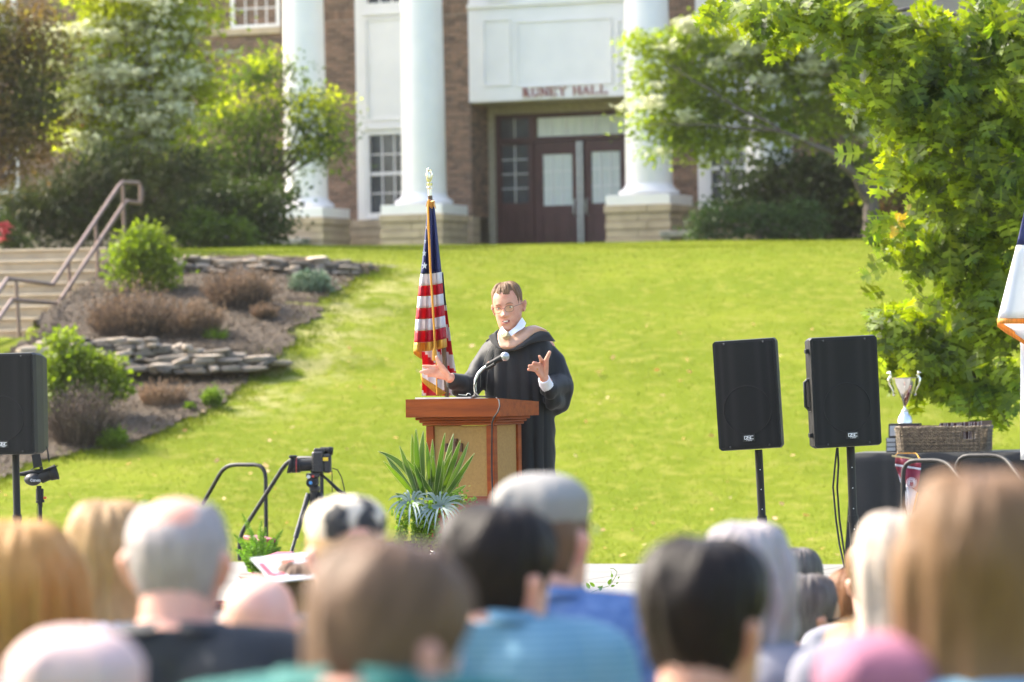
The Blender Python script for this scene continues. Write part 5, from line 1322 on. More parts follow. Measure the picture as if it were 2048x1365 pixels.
v, f = scatter([(-.12, 0, 0), (.12, 0, 0), (.1, .6, .03), (0, 1, 0), (-.1, .6, .03)], [(0, 1, 2), (0, 2, 4), (4, 2, 3)], pos - np.array(fn.location), frames(np.array(dr), np.tile([0, -1, .4], (n, 1)) + g.normal(size=(n, 3)) * .4), np.array(sz))
o = link('fronds', fast_mesh('fronds', v, f, FERN), fn); o['kind'] = 'stuff'
o = st_.build('stems', FERN, fn, world=True, fix=False); o['kind'] = 'stuff'
# sprig trailing on the stage
vd = 18.2
vn = thing('leafy_sprig', 'thin curling green sprig at the front of the white stage', 'plant', P(1190, 1180, vd))
m = MB(); m.tube([P(*a, vd) for a in ((1176, 1188), (1190, 1182), (1205, 1176), (1218, 1172), (1226, 1162), (1232, 1152), (1234, 1144), (1228, 1138), (1220, 1137))], .0014, 5).tube([P(*a, vd) for a in ((1224, 1166), (1224, 1152), (1222, 1142))], .001, 4).build('stem', BUT, vn, world=True)
for (x, y, a, l) in ((1180, 1178, 120, .035), (1190, 1174, 140, .034), (1199, 1182, 60, .03), (1205, 1176, 170, .026), (1216, 1170, 60, .034), (1221, 1173, 10, .022), (1224, 1156, 90, .022), (1236, 1158, 60, .014), (1232, 1168, 30, .014)):
    q = P(x, y, vd - .005); a_ = radians(a); dd_ = np.array([[cos(a_), -.2, sin(a_)]])
    v, f = scatter([(0, 0, 0), (.25, .3, .03), (.2, .7, .02), (0, 1, -.05), (-.2, .7, .02), (-.25, .3, .03)], [(0, 1, 2), (0, 2, 3), (0, 3, 4), (0, 4, 5)], np.array([[*(q - vn.location)]]), frames(dd_, np.array([[0, -1., .3]])), np.array([l]))
    link('leaf', fast_mesh('leaf', v, f, BUT), vn)

# ------------------------------------------------------------------ maroon chairs on the stage
RC = mat('maroon_chair_paint', (.24, .03, .045), .5, (.25, .03, .05), 6)
def armchair(label, px, py, d, yaw):
    """py: picture row of the front arm"""
    q = P(px, py, d); base_z = STG if True else 0; h = q.z - STG
    t = thing('wooden_armchair', label, 'chair', (q.x, q.y, STG), yaw)
    for s2 in (-1, 1):
        MB().box(s2 * .30 - .055, s2 * .30 + .055, -.35, .33, h - .025, h, .006).build('arm', RC, t)
        MB().box(s2 * .30 - .012, s2 * .30 + .012, -.30, -.20, 0, h - .026, .004).build('leg', RC, t)
        MB().box(s2 * .30 - .012, s2 * .30 + .012, .26, .34, 0, h - .026, .004).build('leg', RC, t)
    for k in range(5): MB().hexa([(-.245 + k * .1, -.30, h - .27), (-.155 + k * .1, -.30, h - .27), (-.155 + k * .1, .25, h - .34), (-.245 + k * .1, .25, h - .34), (-.245 + k * .1, -.30, h - .25), (-.155 + k * .1, -.30, h - .25), (-.155 + k * .1, .25, h - .32), (-.245 + k * .1, .25, h - .32)]).build('slat', RC, t)
    return t
armchair('maroon painted wooden armchair behind the grey haired man', 455, 1110, 22.5, radians(-4))
armchair('maroon painted wooden armchair below the tripod camera', 612, 1072, 24.4, radians(12))

# ------------------------------------------------------------------ video camera on a tripod
vd = 26.0; V = lambda a, b_, c=0.0: P(a, b_, vd + c); GM = mat('grey_plastic', (.022, .022, .022), .45, (.015, .015, .015), 30, bump=.2)
YEL = mat('yellow_label', (.8, .55, .03), .5); BLU = mat('blue_cap', (.05, .25, .55), .3); REDP = mat('red_plastic', (.5, .04, .03), .4)
vc = thing('video_camera', 'black video camera with a long lens and yellow sticker on a tripod', 'camera', V(640, 950))
s_ = vd / 7680
def bxp(m, px0, py0, px1, py1, y0_, y1_, bev=.004):
    a = V(px0, py0); b_ = V(px1, py1); return m.box(min(a.x, b_.x), max(a.x, b_.x), vd + y0_, vd + y1_, min(a.z, b_.z), max(a.z, b_.z), bev)
m = MB(); bxp(m, 624, 903, 648, 946, -.06, .06, .012); bxp(m, 646, 908, 663, 946, -.05, .05, .012); bxp(m, 628, 897, 650, 906, -.04, .04, .006); m.build('body', GM, vc, world=True)
MB().tube([V(626, 930), V(600, 931), V(599, 931)], [.042, .042, .036], 18).tube([V(600, 931), V(583, 932)], [.05, .05], 18).build('lens', BLKP, vc, smooth=True, world=True)
MB().tube([V(586, 932), V(578, 930)], [.05, .058], 18, caps=False).build('lens_hood', BLKP, vc, smooth=True, world=True, solid=.004)
MB().tube([V(594, 931), V(592.5, 931)], .0515, 18).build('red_lens_ring', REDP, vc, world=True)
m = MB(); bxp(m, 578, 911, 594, 916, -.04, .04, .006); m.build('hood_flap', BLKP, vc, world=True)
MB().tube([V(641, 901.5), V(655, 901.5), V(657, 902)], [.024, .024, .028], 14).tube([V(657, 902), V(666, 903)], [.030, .026], 14).build('viewfinder', BLKP, vc, smooth=True, world=True)
m = MB(); a = V(646.5, 915); b_ = V(657, 922); m.box(a.x, b_.x, vd - .0545, vd - .0505, b_.z, a.z); m.build('yellow_label', YEL, vc, world=True)
m = MB(); bxp(m, 622, 940, 640, 946, -.05, .05); m.build('mount_plate', BLK, vc, world=True)
for i in range(3):
    for k in range(4): 
        q = V(626 + i * 5, 918 + k * 6); MB().ell((q.x, vd - .061, q.z), (.005, .003, .005), 6, 4).build('button', GM, vc, world=True)
MB().tube([V(664, 937), V(675, 940), V(683, 955), V(688, 975), V(689, 985)], .004, 6).tube([V(664, 942), V(664.5, 985)], .003, 6).build('cord', BLK, vc, smooth=True, world=True)
tp = thing('tripod', 'black tripod with a fluid head under the video camera', 'tripod', onstage(632, vd + .15))
m = MB(); bxp(m, 613, 947, 640, 955, -.06, .06); bxp(m, 616, 955, 638, 972, -.045, .045, .01); bxp(m, 619, 972, 640, 984, -.04, .04, .01); m.build('head', GM, tp, world=True)
MB().tube([V(622, 966, -.06), V(622, 966, .06)], .034, 16).build('tilt_drum', BLK, tp, smooth=True, world=True)
MB().tube([V(621, 966, -.065), V(621, 966, -.061)], .012, 12).build('blue_cap', BLU, tp, smooth=True, world=True)
MB().tube([V(626, 953, -.068), V(626, 953, -.061)], .009, 10).build('red_button', REDP, tp, smooth=True, world=True)
MB().tube([V(617, 954, -.068), V(617, 954, -.061)], .013, 12, ).build('silver_knob', CHROME, tp, smooth=True, world=True)
MB().tube([V(640, 948), V(652, 957), V(678, 982), V(700, 996)], [.010, .009, .013, .013], 8).build('pan_handle', BLK, tp, smooth=True, world=True)
MB().tube([V(629, 984), V(629, 1040)], .034, 12).build('centre_column', BLK, tp, smooth=True, world=True)
for (x, y, c) in ((570, 1128, -.2), (650, 1160, -.75), (690, 1120, .5)):
    a, e_ = V(617 if x < 600 else 640, 988), V(x, y, c); e_.z = STG + .02; 
    MB().tube([a, a.lerp(e_, .55)], .018, 8).tube([a.lerp(e_, .5), e_], .012, 8).build('leg', GM if x < 600 else BLK, tp, smooth=True, world=True)
    MB().tube([e_ - Vector((0, 0, .015)), e_ + Vector((0, 0, .03))], .03, 8).build('foot', BLK, tp, smooth=True, world=True)

# small camcorder on a monopod
cd = 21.8; V2 = lambda a, b_, c=0.0: P(a, b_, cd + c)
cc = thing('camcorder', 'small black camcorder with a hooded lens and top light at the far left', 'camera', V2(80, 955)); s_ = cd / 7680
m = MB(); m.ell(V2(66, 959), (18 * s_, .05, 13 * s_), 18, 10); m.build('body', GM, cc, smooth=True, world=True)
MB().tube([V2(40, 949), V2(60, 946), V2(84, 944), V2(92, 950)], [.012, .016, .019, .015], 10).build('carry_handle', BLKP, cc, smooth=True, world=True)
MB().tube([V2(80, 958), V2(92, 951), V2(100, 948)], [.030, .034, .036], 16).build('lens', BLKP, cc, smooth=True, world=True)
MB().tube([V2(99, 949), V2(114, 944)], [.036, .043], 16, caps=False).build('lens_hood', BLKP, cc, smooth=True, world=True, solid=.003)
MB().hexa([V2(84, 941, -.04), V2(115, 931, -.04), V2(115, 931, .04), V2(84, 941, .04), V2(84, 943, -.04), V2(116, 933, -.04), V2(116, 933, .04), V2(84, 943, .04)]).build('hood_flap', BLKP, cc, world=True)
MB().hexa([V2(67, 937, -.03), V2(85, 933, -.03), V2(85, 933, .03), V2(67, 937, .03), V2(63, 910, -.03), V2(80, 908, -.03), V2(80, 908, .03), V2(63, 910, .03)]).build('top_light', BLKP, cc, world=True)
MB().tube([V2(84, 944), V2(82, 934)], .01, 8).tube([V2(57, 944), V2(70, 935)], .003, 5).build('shoe_mount', BLK, cc, smooth=True, world=True)
# word on the side: plain strokes
m = MB(); fz = V2(63, 963); 
def wr(m, txt, x, z, h, y, lw):
    G = {'C': [[(.8, .85), (.4, 1), (0, .5), (.4, 0), (.8, .15)]], 'a': [[(.1, .6), (.5, .7), (.6, .5), (.6, 0), (.2, 0), (.1, .25), (.6, .35)]], 'n': [[(.05, 0), (.05, .68)], [(.05, .5), (.35, .7), (.6, .5), (.6, 0)]], 'o': [[(.35, .7), (.05, .35), (.35, 0), (.65, .35), (.35, .7)]]}
    for ch in txt:
        for st in G[ch]: stroke(m, [(x + a * h * .9, z + b_ * h) for a, b_ in st], lw, y)
        x += h * .78 if ch != 'C' else h * .95
wr(m, 'Canon', fz.x, fz.z, .0145, cd - .052, .0034)
m.build('lettering', WPR, cc, world=True)['label'] = 'white printed camera maker name'
mp_ = thing('monopod', 'black monopod with orange rings under the small camcorder', 'tripod', onstage(80, cd))
MB().tube([V2(79.5, 978), V2(79.5, 1001)], .022, 14).tube([V2(78, 972), V2(78, 979)], .014, 10).build('head', BLKP, mp_, smooth=True, world=True)
MB().tube([V2(80, 1001), V2(80.5, 1006)], .025, 14).build('collar', BLK, mp_, smooth=True, world=True)
MB().tube([V2(87, 996), V2(93, 996)], .007, 8).build('orange_knob', ORG, mp_, smooth=True, world=True)
MB().tube([V2(80, 1004), onstage(80, cd)], .0115, 10).build('pole', BLK, mp_, smooth=True, world=True)
MB().tube([V2(79.5, 1046), V2(79.5, 1054)], .0155, 12).build('twist_lock', BLK, mp_, smooth=True, world=True)
for y in (1046, 1054.5): MB().tube([V2(79.5, y - 1), V2(79.5, y + .8)], .016, 12).build('orange_ring', ORG, mp_, smooth=True, world=True)
MB().tube([V2(76, 1006), V2(74, 1015), V2(74.5, 1040), V2(75, 1046)], .002, 5).tube([V2(84, 1006), V2(85, 1010), V2(83, 1018)], .002, 5).build('cord', BLK, mp_, smooth=True, world=True)
# ------------------------------------------------------------------ people
def skin(name, rgb, rgb2=None, trans=0):
    m = mat(name, rgb, .48, rgb2 or (rgb[0] * .92, rgb[1] * .80, rgb[2] * .76), 9, bump=.05, spec=.4)
    p = [n for n in m.node_tree.nodes if n.type == 'BSDF_PRINCIPLED'][0]
    p.inputs['Subsurface Weight'].default_value = .15; p.inputs['Subsurface Radius'].default_value = (.02, .007, .004); p.inputs['Subsurface Scale'].default_value = .4
    return m
SK = {'a': skin('skin_rosy', (.60, .33, .25)), 'b': skin('skin_tan', (.46, .25, .16)), 'c': skin('skin_pale', (.64, .41, .33))}

PROF = [(-.128, .010, -.060, -.035), (-.122, .028, -.080, -.020), (-.108, .046, -.094, .0), (-.090, .056, -.098, .025), (-.070, .062, -.097, .045), (-.045, .067, -.096, .062), (-.020, .070, -.096, .078), (.0, .073, -.096, .088),
        (.022, .075, -.094, .094), (.045, .0765, -.093, .098), (.064, .0745, -.088, .096), (.082, .069, -.079, .089), (.097, .060, -.065, .077), (.109, .048, -.047, .060), (.118, .033, -.027, .040), (.123, .017, -.009, .021), (.1245, .003, .003, .009)]
PZ = [p[0] for p in PROF]
def surf(th, z, grow=0.0, face=True):
    """point on the head: th = 0 looks out of the face (-y), positive to the head's +x"""
    w = float(np.interp(z, PZ, [p[1] for p in PROF])) + grow; yf = float(np.interp(z, PZ, [p[2] for p in PROF])) - grow; yb = float(np.interp(z, PZ, [p[3] for p in PROF])) + grow
    cy, hy = (yf + yb) / 2, (yb - yf) / 2
    s_, c_ = sin(th), cos(th); e = .95
    x = w * math.copysign(abs(s_) ** e, s_); y = cy - hy * math.copysign(abs(c_) ** e, c_)
    if face and c_ > 0:
        g = lambda a, b_, sa, sb: math.exp(-((abs(x) - a) / sa) ** 2 - ((z - b_) / sb) ** 2)
        nose = math.exp(-(x / (.011 + .006 * max(0, min(1, (.0 - z) / .03)))) ** 2) * (max(0, 1 - abs((z + .028) / .014)) * .6 + max(0, min(1, (.022 - z) / .055)) * (1 if z > -.034 else max(0, 1 - (-.034 - z) / .008)))
        y -= nose * .022
        y -= g(.026, .030, .018, .008) * .005; y += g(.030, .006, .013, .012) * .010
        y -= g(.038, -.024, .018, .018) * .004; y -= g(0, -.108, .018, .012) * .006; y -= g(0, -.056, .022, .006) * .004; y -= g(0, -.071, .018, .006) * .005; y += g(0, -.085, .022, .006) * .003
    return Vector((x, y, z + grow * sstep(.02, .12, z)))
def head_shell(mb, Mx, nr=44, nt=56, closed=True):
    zs = [PZ[0] + (PZ[-1] - PZ[0]) * (.5 - .5 * cos(pi * (.06 + .94 * i / nr) / 1.0)) / (.5 - .5 * cos(pi)) for i in range(nr + 1)]
    vs = [Mx @ surf(2 * pi * k / nt, z) for z in zs for k in range(nt)]
    n = nt; m = len(zs)
    mb.add(vs, [(i * n + k, i * n + (k + 1) % n, (i + 1) * n + (k + 1) % n, (i + 1) * n + k) for i in range(m - 1) for k in range(n)] + [tuple(range(n))[::-1], tuple((m - 1) * n + k for k in range(n))])
def ears(mb, Mx):
    for s_ in (-1, 1):
        for (y, z, ry, rz, rx) in ((.016, .002, .015, .024, .009), (.024, .014, .018, .018, .008), (.008, -.020, .010, .013, .008)):
            mb.ell(Mx @ Vector((s_ * (.080 + .55 * (y - .008)), y, z)), (rx, ry, rz), 12, 8, Mx.to_3x3().normalized() @ Matrix.Rotation(s_ * .35, 3, 'Z'))
def cap(mb, a, b_, ra, rb, n=14):
    a, b_ = Vector(a), Vector(b_); pts = [a.lerp(b_, t) for t in (0, .33, .66, 1)]
    mb.tube(pts, [ra, ra + (rb - ra) * .33, ra + (rb - ra) * .66, rb], n); mb.ell(a, (ra,) * 3, n, 8); mb.ell(b_, (rb,) * 3, n, 8)
def chain(mb, pts, n=14):
    for p, q in zip(pts, pts[1:]): cap(mb, p[0], q[0], p[1], q[1], n)
def raise_(mb, am=.072):
    mb.v = [(v[0], v[1], v[2] + am * min(1, max(0, (-.10 - v[2]) / .08))) for v in mb.v]; return mb
def remesh(mb, name, voxel, m, smooth=2):
    import bmesh
    me = mb.mesh(name, m); bm = bmesh.new(); bm.from_mesh(me); bmesh.ops.recalc_face_normals(bm, faces=bm.faces); bm.to_mesh(me); bm.free()
    o = bpy.data.objects.new('tmp', me); COL.objects.link(o)
    md = o.modifiers.new('r', 'REMESH'); md.mode = 'VOXEL'; md.voxel_size = voxel; md.use_smooth_shade = True
    if smooth: s_ = o.modifiers.new('s', 'SMOOTH'); s_.iterations = smooth; s_.factor = .5
    dg = bpy.context.evaluated_depsgraph_get(); ev = o.evaluated_get(dg); r_ = bpy.data.meshes.new_from_object(ev)
    bpy.data.objects.remove(o); r_.name = name; r_.materials.clear(); r_.materials.append(m)
    r_.polygons.foreach_set('use_smooth', [True] * len(r_.polygons))
    return r_

def hair_mesh(name, mask, thick, m, nt=72, z0_=-.12, z1_=.1245, nr=40, rough=.004, freq=26, extra=None):
    """a shell over the head where mask(th, z) > 0; th = 0 is the face"""
    zs = [z0_ + (z1_ - z0_) * (1 - (1 - i / nr) ** 1.5) for i in range(nr + 1)]
    pts = []; ok = []
    for z in zs:
        for k in range(nt):
            th = 2 * pi * k / nt; a = th if th <= pi else th - 2 * pi
            mk = mask(abs(a), z, a); t_ = thick(abs(a), z) * min(1, max(0, mk * 25)) if mk > 0 else -.004
            nz_ = mnoise.noise(Vector((sin(a) * freq * .35, cos(a) * freq * .35, z * freq * .5))) * rough + mnoise.noise(Vector((sin(a) * freq * 1.6, cos(a) * freq * 1.6, z * freq * .4))) * rough * .5
            pts.append(surf(th, z, max(-.004, t_ + (nz_ if mk > 0 else 0)), face=False)); ok.append(mk > -.02)
    n = nt; fs = []
    for i in range(nr):
        for k in range(n):
            q = (i * n + k, i * n + (k + 1) % n, (i + 1) * n + (k + 1) % n, (i + 1) * n + k)
            if all(ok[j] for j in q): fs.append(q)
    if ok[nr * n]: fs.append(tuple(nr * n + k for k in range(n)))
    mb = MB().add(pts, fs)
    if extra: extra(mb)
    return mb.mesh(name, m, smooth=True)
def hl_short(a, z, s_):      # men's cut: hairline at the brow corners, round the ears, to the nape
    if a < .95: line = .066 - .0 * a
    elif a < 1.35: line = .066 - (a - .95) / .4 * .070
    elif a < 1.75: line = -.004 + .018 * sin((a - 1.35) / .4 * pi)
    else: line = -.004 - min(1, (a - 1.75) / .5) * .075
    return z - line + .006 * mnoise.noise(Vector((s_ * 9, z * 60, 2)))
def fall(mb, w, y0_, z1_, zb, wob, bulge=0.0, seed=0, wt=None, nseg=22, open_front=True):
    """hair hanging from the crown down the back"""
    rows = []; nt = 46
    for i in range(nseg + 1):
        t = i / nseg; z = z1_ + (zb - z1_) * t; hw = float(np.interp(z, PZ, [p[1] for p in PROF])) + .024; q_ = sstep(.06, -.10, z) if False else min(1, max(0, (.06 - z) / .16)); ww = (hw * (1 - q_) + w * q_ + bulge * sin(min(1, t * 1.1) * pi)) * (1 - .12 * max(0, t - .7) / .3)
        r_ = []
        for k in range(nt + 1):
            a = -1.95 + 3.9 * k / nt; n_ = mnoise.noise(Vector((a * 5 + seed, t * 1.6, seed))) * wob + mnoise.noise(Vector((a * 17, t * 2.5 + seed, 3))) * wob * .5
            dp = (float(np.interp(z, PZ, [p[3] for p in PROF])) + .012) * (1 - q_) + .105 * q_ * (1 - .2 * t)
            r_.append(((ww + n_) * sin(a), y0_ + (dp + n_) * cos(a) * 1.0, z))
        rows.append(r_)
    mb.grid(rows)

def hmat(name, a, b_, rough=.5):
    return mat(name, a, rough, b_, 15, stretch=(3, 3, .5), detail=7, spec=.15, sheen=.03, mixpos=(.25, .75), bump=.3, bscale=70)
HM = {'golden': hmat('hair_golden', (.46, .26, .09), (.30, .15, .045)), 'blonde': hmat('hair_blonde', (.40, .26, .13), (.25, .145, .06)), 'grey': hmat('hair_grey', (.36, .32, .31), (.24, .21, .205)), 'white': hmat('hair_white', (.52, .44, .36), (.34, .27, .21)),
      'brown': hmat('hair_brown', (.17, .10, .06), (.08, .045, .026)), 'lightbrown': hmat('hair_light_brown', (.22, .125, .062), (.115, .06, .027)), 'dark': hmat('hair_dark', (.016, .0105, .0085), (.008, .0055, .0045)), 'saltpepper': hmat('hair_salt_pepper', (.16, .14, .13), (.045, .038, .036)),
      'auburn': hmat('hair_auburn', (.22, .095, .035), (.12, .045, .018)), 'lav': hmat('hair_pale_grey', (.40, .36, .36), (.27, .24, .24)), 'man': hmat('hair_speaker', (.26, .145, .075), (.10, .052, .026)), 'cap': mat('cap_cloth', (.23, .222, .21), .85, (.19, .184, .172), 10), 'bald': mat('scalp', (.62, .40, .34), .35, (.55, .33, .28), 8)}
DUM = HM['brown']
H_SHORT = hair_mesh('hair', hl_short, lambda a, z: .010 + .010 * max(0, z / .12) + (.004 if a > 1.6 else 0), DUM, rough=.008, freq=36)
H_THIN = hair_mesh('hair', lambda a, z, s_: min(hl_short(a, z, s_), math.hypot((a - 2.9) * .05 * (1 if z < .11 else 0), z - .100) - .027 if a > 1.6 else (.085 - z)), lambda a, z: .008, DUM)
H_FRINGE = hair_mesh('hair', lambda a, z, s_: min(hl_short(a, z, s_), .012 - z) if a > 1.2 else -1, lambda a, z: .004, DUM, rough=.002)
def mk_long(w, zb, wob, bulge=0, seed=0):
    return hair_mesh('hair', lambda a, z, s_: z - (.062 if a < .8 else .062 - min(1, (a - .8) / .35) * .2), lambda a, z: .018 + .008 * max(0, z / .12), DUM, extra=lambda mb: fall(mb, w, .008, .105, zb, wob, bulge, seed), rough=.006)
H_LONG = mk_long(.098, -.34, .010); H_LONG2 = mk_long(.118, -.36, .014, .01, 5); H_MID = mk_long(.102, -.185, .012, .012, 5); H_BOB = mk_long(.101, -.125, .030, .012, 9)
def bun(mb):
    for (x, y, z, r_) in ((0, .125, .0, .035), (.03, .12, .018, .022), (-.028, .125, .012, .022), (.02, .13, -.018, .024), (-.02, .13, -.015, .02)): mb.ell((x + .03, y, z), (r_, r_ * .8, r_), 12, 8)
H_BUN = hair_mesh('hair', lambda a, z, s_: z - (.062 if a < .9 else .062 - min(1, (a - .9) / .5) * .12), lambda a, z: .014, DUM, extra=bun)
def capbrim(mb):
    rows = []
    for i in range(7):
        rr_ = i / 6; rows.append([((.080 + .0 * rr_) * sin(a), -.085 * cos(a) - rr_ * .075 * cos(a) ** .5 if cos(a) > 0 else 0, .05 - .012 * rr_ - .02 * sin(a) ** 2 * rr_) for a in np.linspace(-1.2, 1.2, 14)])
    mb.grid(rows)
H_CAP = hair_mesh('cap', lambda a, z, s_: z - (.042 if a < 2.6 else .042 + .028 * min(1, (a - 2.6) / .3)), lambda a, z: .020 - .006 * max(0, z / .12), DUM, extra=capbrim, rough=.001)
H_UNDER = hair_mesh('hair', lambda a, z, s_: min(hl_short(a, z, s_), .06 - z), lambda a, z: .010, DUM)

# shared seated body (head centre at the origin, facing -y)
def seat_parts(grow=0.0, skinpart=True):
    return None
def hmx(hy, hn, ht=0.0):
    c = Matrix.Translation((0, .03, -.07)); return c @ Matrix.Rotation(hy, 4, 'Z') @ Matrix.Rotation(ht, 4, 'Y') @ Matrix.Rotation(hn, 4, 'X') @ c.inverted()
def seated(I4):
    b = MB()
    head_shell(b, I4, 30, 40); ears(b, I4)
    chain(b, [(I4 @ Vector((0, .018, -.06)), .060), ((0, .030, -.13), .062), ((0, .035, -.20), .072)])
    chain(b, [((-.15, .035, -.245), .050), ((0, .035, -.225), .062), ((.15, .035, -.245), .050)])
    for x in (-.08, .08): chain(b, [((x, .035, -.28), .095), ((x, .02, -.45), .10), ((x, .035, -.62), .095), ((x, .04, -.78), .10)])
    for s_ in (-1, 1):
        chain(b, [((s_ * .18, .035, -.255), .052), ((s_ * .235, .04, -.52), .040), ((s_ * .13, -.20, -.60), .028)], 12)
        chain(b, [((s_ * .13, -.20, -.60), .024), ((s_ * .10, -.26, -.615), .024)], 10)
        for f in range(4): chain(b, [((s_ * (.125 - f * .018), -.25, -.615), .011), ((s_ * (.105 - f * .018), -.30 + abs(f - 1.5) * .006, -.625), .010), ((s_ * (.09 - f * .017), -.325 + abs(f - 1.5) * .008, -.645), .009)], 8)
        chain(b, [((s_ * .12, -.22, -.60), .013), ((s_ * .075, -.25, -.59), .011), ((s_ * .06, -.275, -.595), .009)], 8)
        chain(b, [((s_ * .09, .02, -.80), .085), ((s_ * .13, -.40, -.80), .062), ((s_ * .13, -.38, -1.0), .052), ((s_ * .13, -.36, -1.22), .038)], 12)
        chain(b, [((s_ * .13, -.36, -1.23), .035), ((s_ * .14, -.50, -1.245), .030)], 10)
    return b
BODY = {}
def body_of(hy, hn, ht, up):
    k = (round(hy, 2), round(hn, 2), round(ht, 2), up)
    if k not in BODY:
        b = MB(); b = seated(hmx(hy, hn, ht)); low = raise_(b, up); BODY[k] = remesh(low, 'body', .0095, SK['a'], 1)
    return BODY[k]
def shirt_mb(g=.013, wide=1.0):
    b = MB()
    chain(b, [((-.16 * wide, .035, -.25), .052 + g), ((0, .042, -.228), .066 + g), ((.16 * wide, .035, -.25), .052 + g)])
    chain(b, [((-.10, .037, -.235), .05 + g), ((0, .045, -.205), .056 + g), ((.10, .037, -.235), .05 + g)])
    for x in (-.085 * wide, .085 * wide): chain(b, [((x, .035, -.29), .105 + g), ((x, .02, -.45), .105 + g), ((x, .035, -.62), .10 + g), ((x, .04, -.76), .105 + g)])
    for s_ in (-1, 1): chain(b, [((s_ * .185 * wide, .035, -.262), .054 + g), ((s_ * .235 * wide, .04, -.50), .046 + g)], 12)
    return b
def shirt_mb_long(g=.016):
    b = shirt_mb(g, 1.06)
    for s_ in (-1, 1): chain(b, [((s_ * .24, .04, -.50), .046 + g), ((s_ * .13, -.19, -.60), .034 + g)], 12)
    return b
TOPS = {}
def top_of(kind, up):
    if (kind, up) not in TOPS: TOPS[(kind, up)] = remesh(raise_(shirt_mb() if kind == 'shirt' else shirt_mb_long(), up), kind, .011, DUM, 3)
    return TOPS[(kind, up)]
tb_ = MB(); 
for s_ in (-1, 1): chain(tb_, [((s_ * .09, .03, -.79), .105), ((s_ * .13, -.40, -.80), .078), ((s_ * .13, -.375, -1.0), .068), ((s_ * .13, -.36, -1.20), .058)], 12)
M_TROU = remesh(raise_(tb_), 'trousers', .014, DUM, 2)
cl_ = MB(); rows = []
for i, (r_, z) in enumerate(((.068, -.125), (.074, -.112), (.080, -.135), (.098, -.20))): rows.append([(r_ * 1.08 * sin(a), .032 - r_ * cos(a) * 1.0 + .0, z + .035 * (-cos(a)) * .5) for a in np.linspace(-pi * .93, pi * .93, 36)])
cl_.grid(rows); raise_(cl_); M_COLLAR = cl_.mesh('collar', DUM, smooth=True)

def put(name, me, parent, m):
    o = link(name, me, parent)
    o.material_slots[0].link = 'OBJECT'; o.material_slots[0].material = m
    return o
def cloth(name, rgb, rgb2=None, sc=14, **k): return mat(name, rgb, .85, rgb2, sc, **k)
TRO = cloth('dark_trousers', (.04, .045, .06)); 
def person(label, px, row_top, d, hair, hcol, sk, top, top_m, yaw=0.0, tilt=0.0, nod=0.0, scale=1.0, collar=None, group=None, kind='shirt', wide=1.0, hy=0.0, hn=0.0, ht=0.0, up=.072):
    s_ = scale; q = P(px, row_top, d); hc = q - Vector((0, 0, .128 * s_ + (.012 if hair not in (None,) else 0)))
    t = thing('person', label, 'person', hc, 0, group); t.rotation_euler = (nod, tilt, pi + yaw); t.scale = (s_ * wide, s_, s_)
    b = put('body', body_of(hy, hn, ht, up), t, SK[sk]); HX = hmx(hy, hn, ht)
    if hair is not None:
        h = put('cap' if hair is H_CAP else 'hair', hair, t, HM[hcol]); h.matrix_local = HX
    o = put(kind, top_of('jacket' if kind in ('jacket', 'robe') else 'shirt', up), t, top_m)
    if collar or kind == 'jacket': put('collar', M_COLLAR, t, collar or top_m).location = (0, 0, up - .072)
    put('trousers', M_TROU, t, TRO)
    return t, hc
BLACKJ = cloth('black_jacket', (.016, .018, .022), (.022, .025, .03)); PINK = cloth('pale_pink_cloth', (.55, .37, .35), (.48, .31, .30)); TEAL = cloth('teal_cloth', (.012, .14, .12), (.010, .11, .095))
def striped(name, a, b_, sc):
    m = mat(name, a, .8, b_, 3); t = m.node_tree; N = t.nodes.new; L = t.links.new
    w = N('ShaderNodeTexWave'); w.wave_type = 'BANDS'; w.bands_direction = 'Z'; w.inputs['Scale'].default_value = sc; w.inputs['Distortion'].default_value = .4
    tc = N('ShaderNodeTexCoord'); L(tc.outputs['Object'], w.inputs['Vector']); mx = N('ShaderNodeMix'); mx.data_type = 'RGBA'; mx.inputs[6].default_value = (*a, 1); mx.inputs[7].default_value = (*b_, 1); L(w.outputs['Fac'], mx.inputs[0])
    L(mx.outputs[2], [n for n in t.nodes if n.type == 'BSDF_PRINCIPLED'][0].inputs['Base Color']); return m
BLUS = striped('blue_striped_polo', (.075, .19, .27), (.13, .26, .35), 26); NAVY = cloth('blue_patterned_shirt', (.05, .11, .27), (.12, .20, .38), 60); BEIGE = cloth('beige_cloth', (.58, .48, .36)); LTBL = cloth('sky_blue_cloth', (.24, .48, .64), (.19, .41, .57)); MAUV = cloth('mauve_cloth', (.33, .13, .19), (.24, .075, .13), 5)
WHT = cloth('white_cloth', (.50, .50, .54)); LILAC = cloth('lilac_gown', (.42, .38, .58)); GREYC = cloth('grey_cloth', (.2, .2, .24)); RUST = cloth('rust_cloth', (.3, .14, .08))

person('woman with wavy golden blonde hair at the bottom left corner', 40, 1056, 6.9, H_BOB, 'golden', 'c', None, PINK, yaw=.1, scale=1.02)
person('dark haired child between the golden haired and ponytailed women', 136, 1078, 9.6, H_SHORT, 'dark', 'b', None, GREYC, scale=.95)
person('woman with long straight blonde hair behind the grey haired man', 216, 1012, 8.3, H_LONG, 'blonde', 'c', None, WHT, yaw=.25, scale=.98)
t, hc = person('grey haired man with a thinning crown in a black jacket', 349, 973, 6.6, H_THIN, 'grey', 'a', None, BLACKJ, yaw=-.04, kind='jacket', scale=1.0, hy=-.08, hn=.12, up=.082, wide=1.04)
person('bald man right of the grey haired man', 518, 1136, 8.1, H_FRINGE, 'bald', 'c', None, GREYC, yaw=-.1, scale=.98)
person('person in pale pink whose shoulder rises at the bottom left', 118, 1392, 4.8, H_LONG, 'blonde', 'c', None, PINK, scale=1.0) if False else None
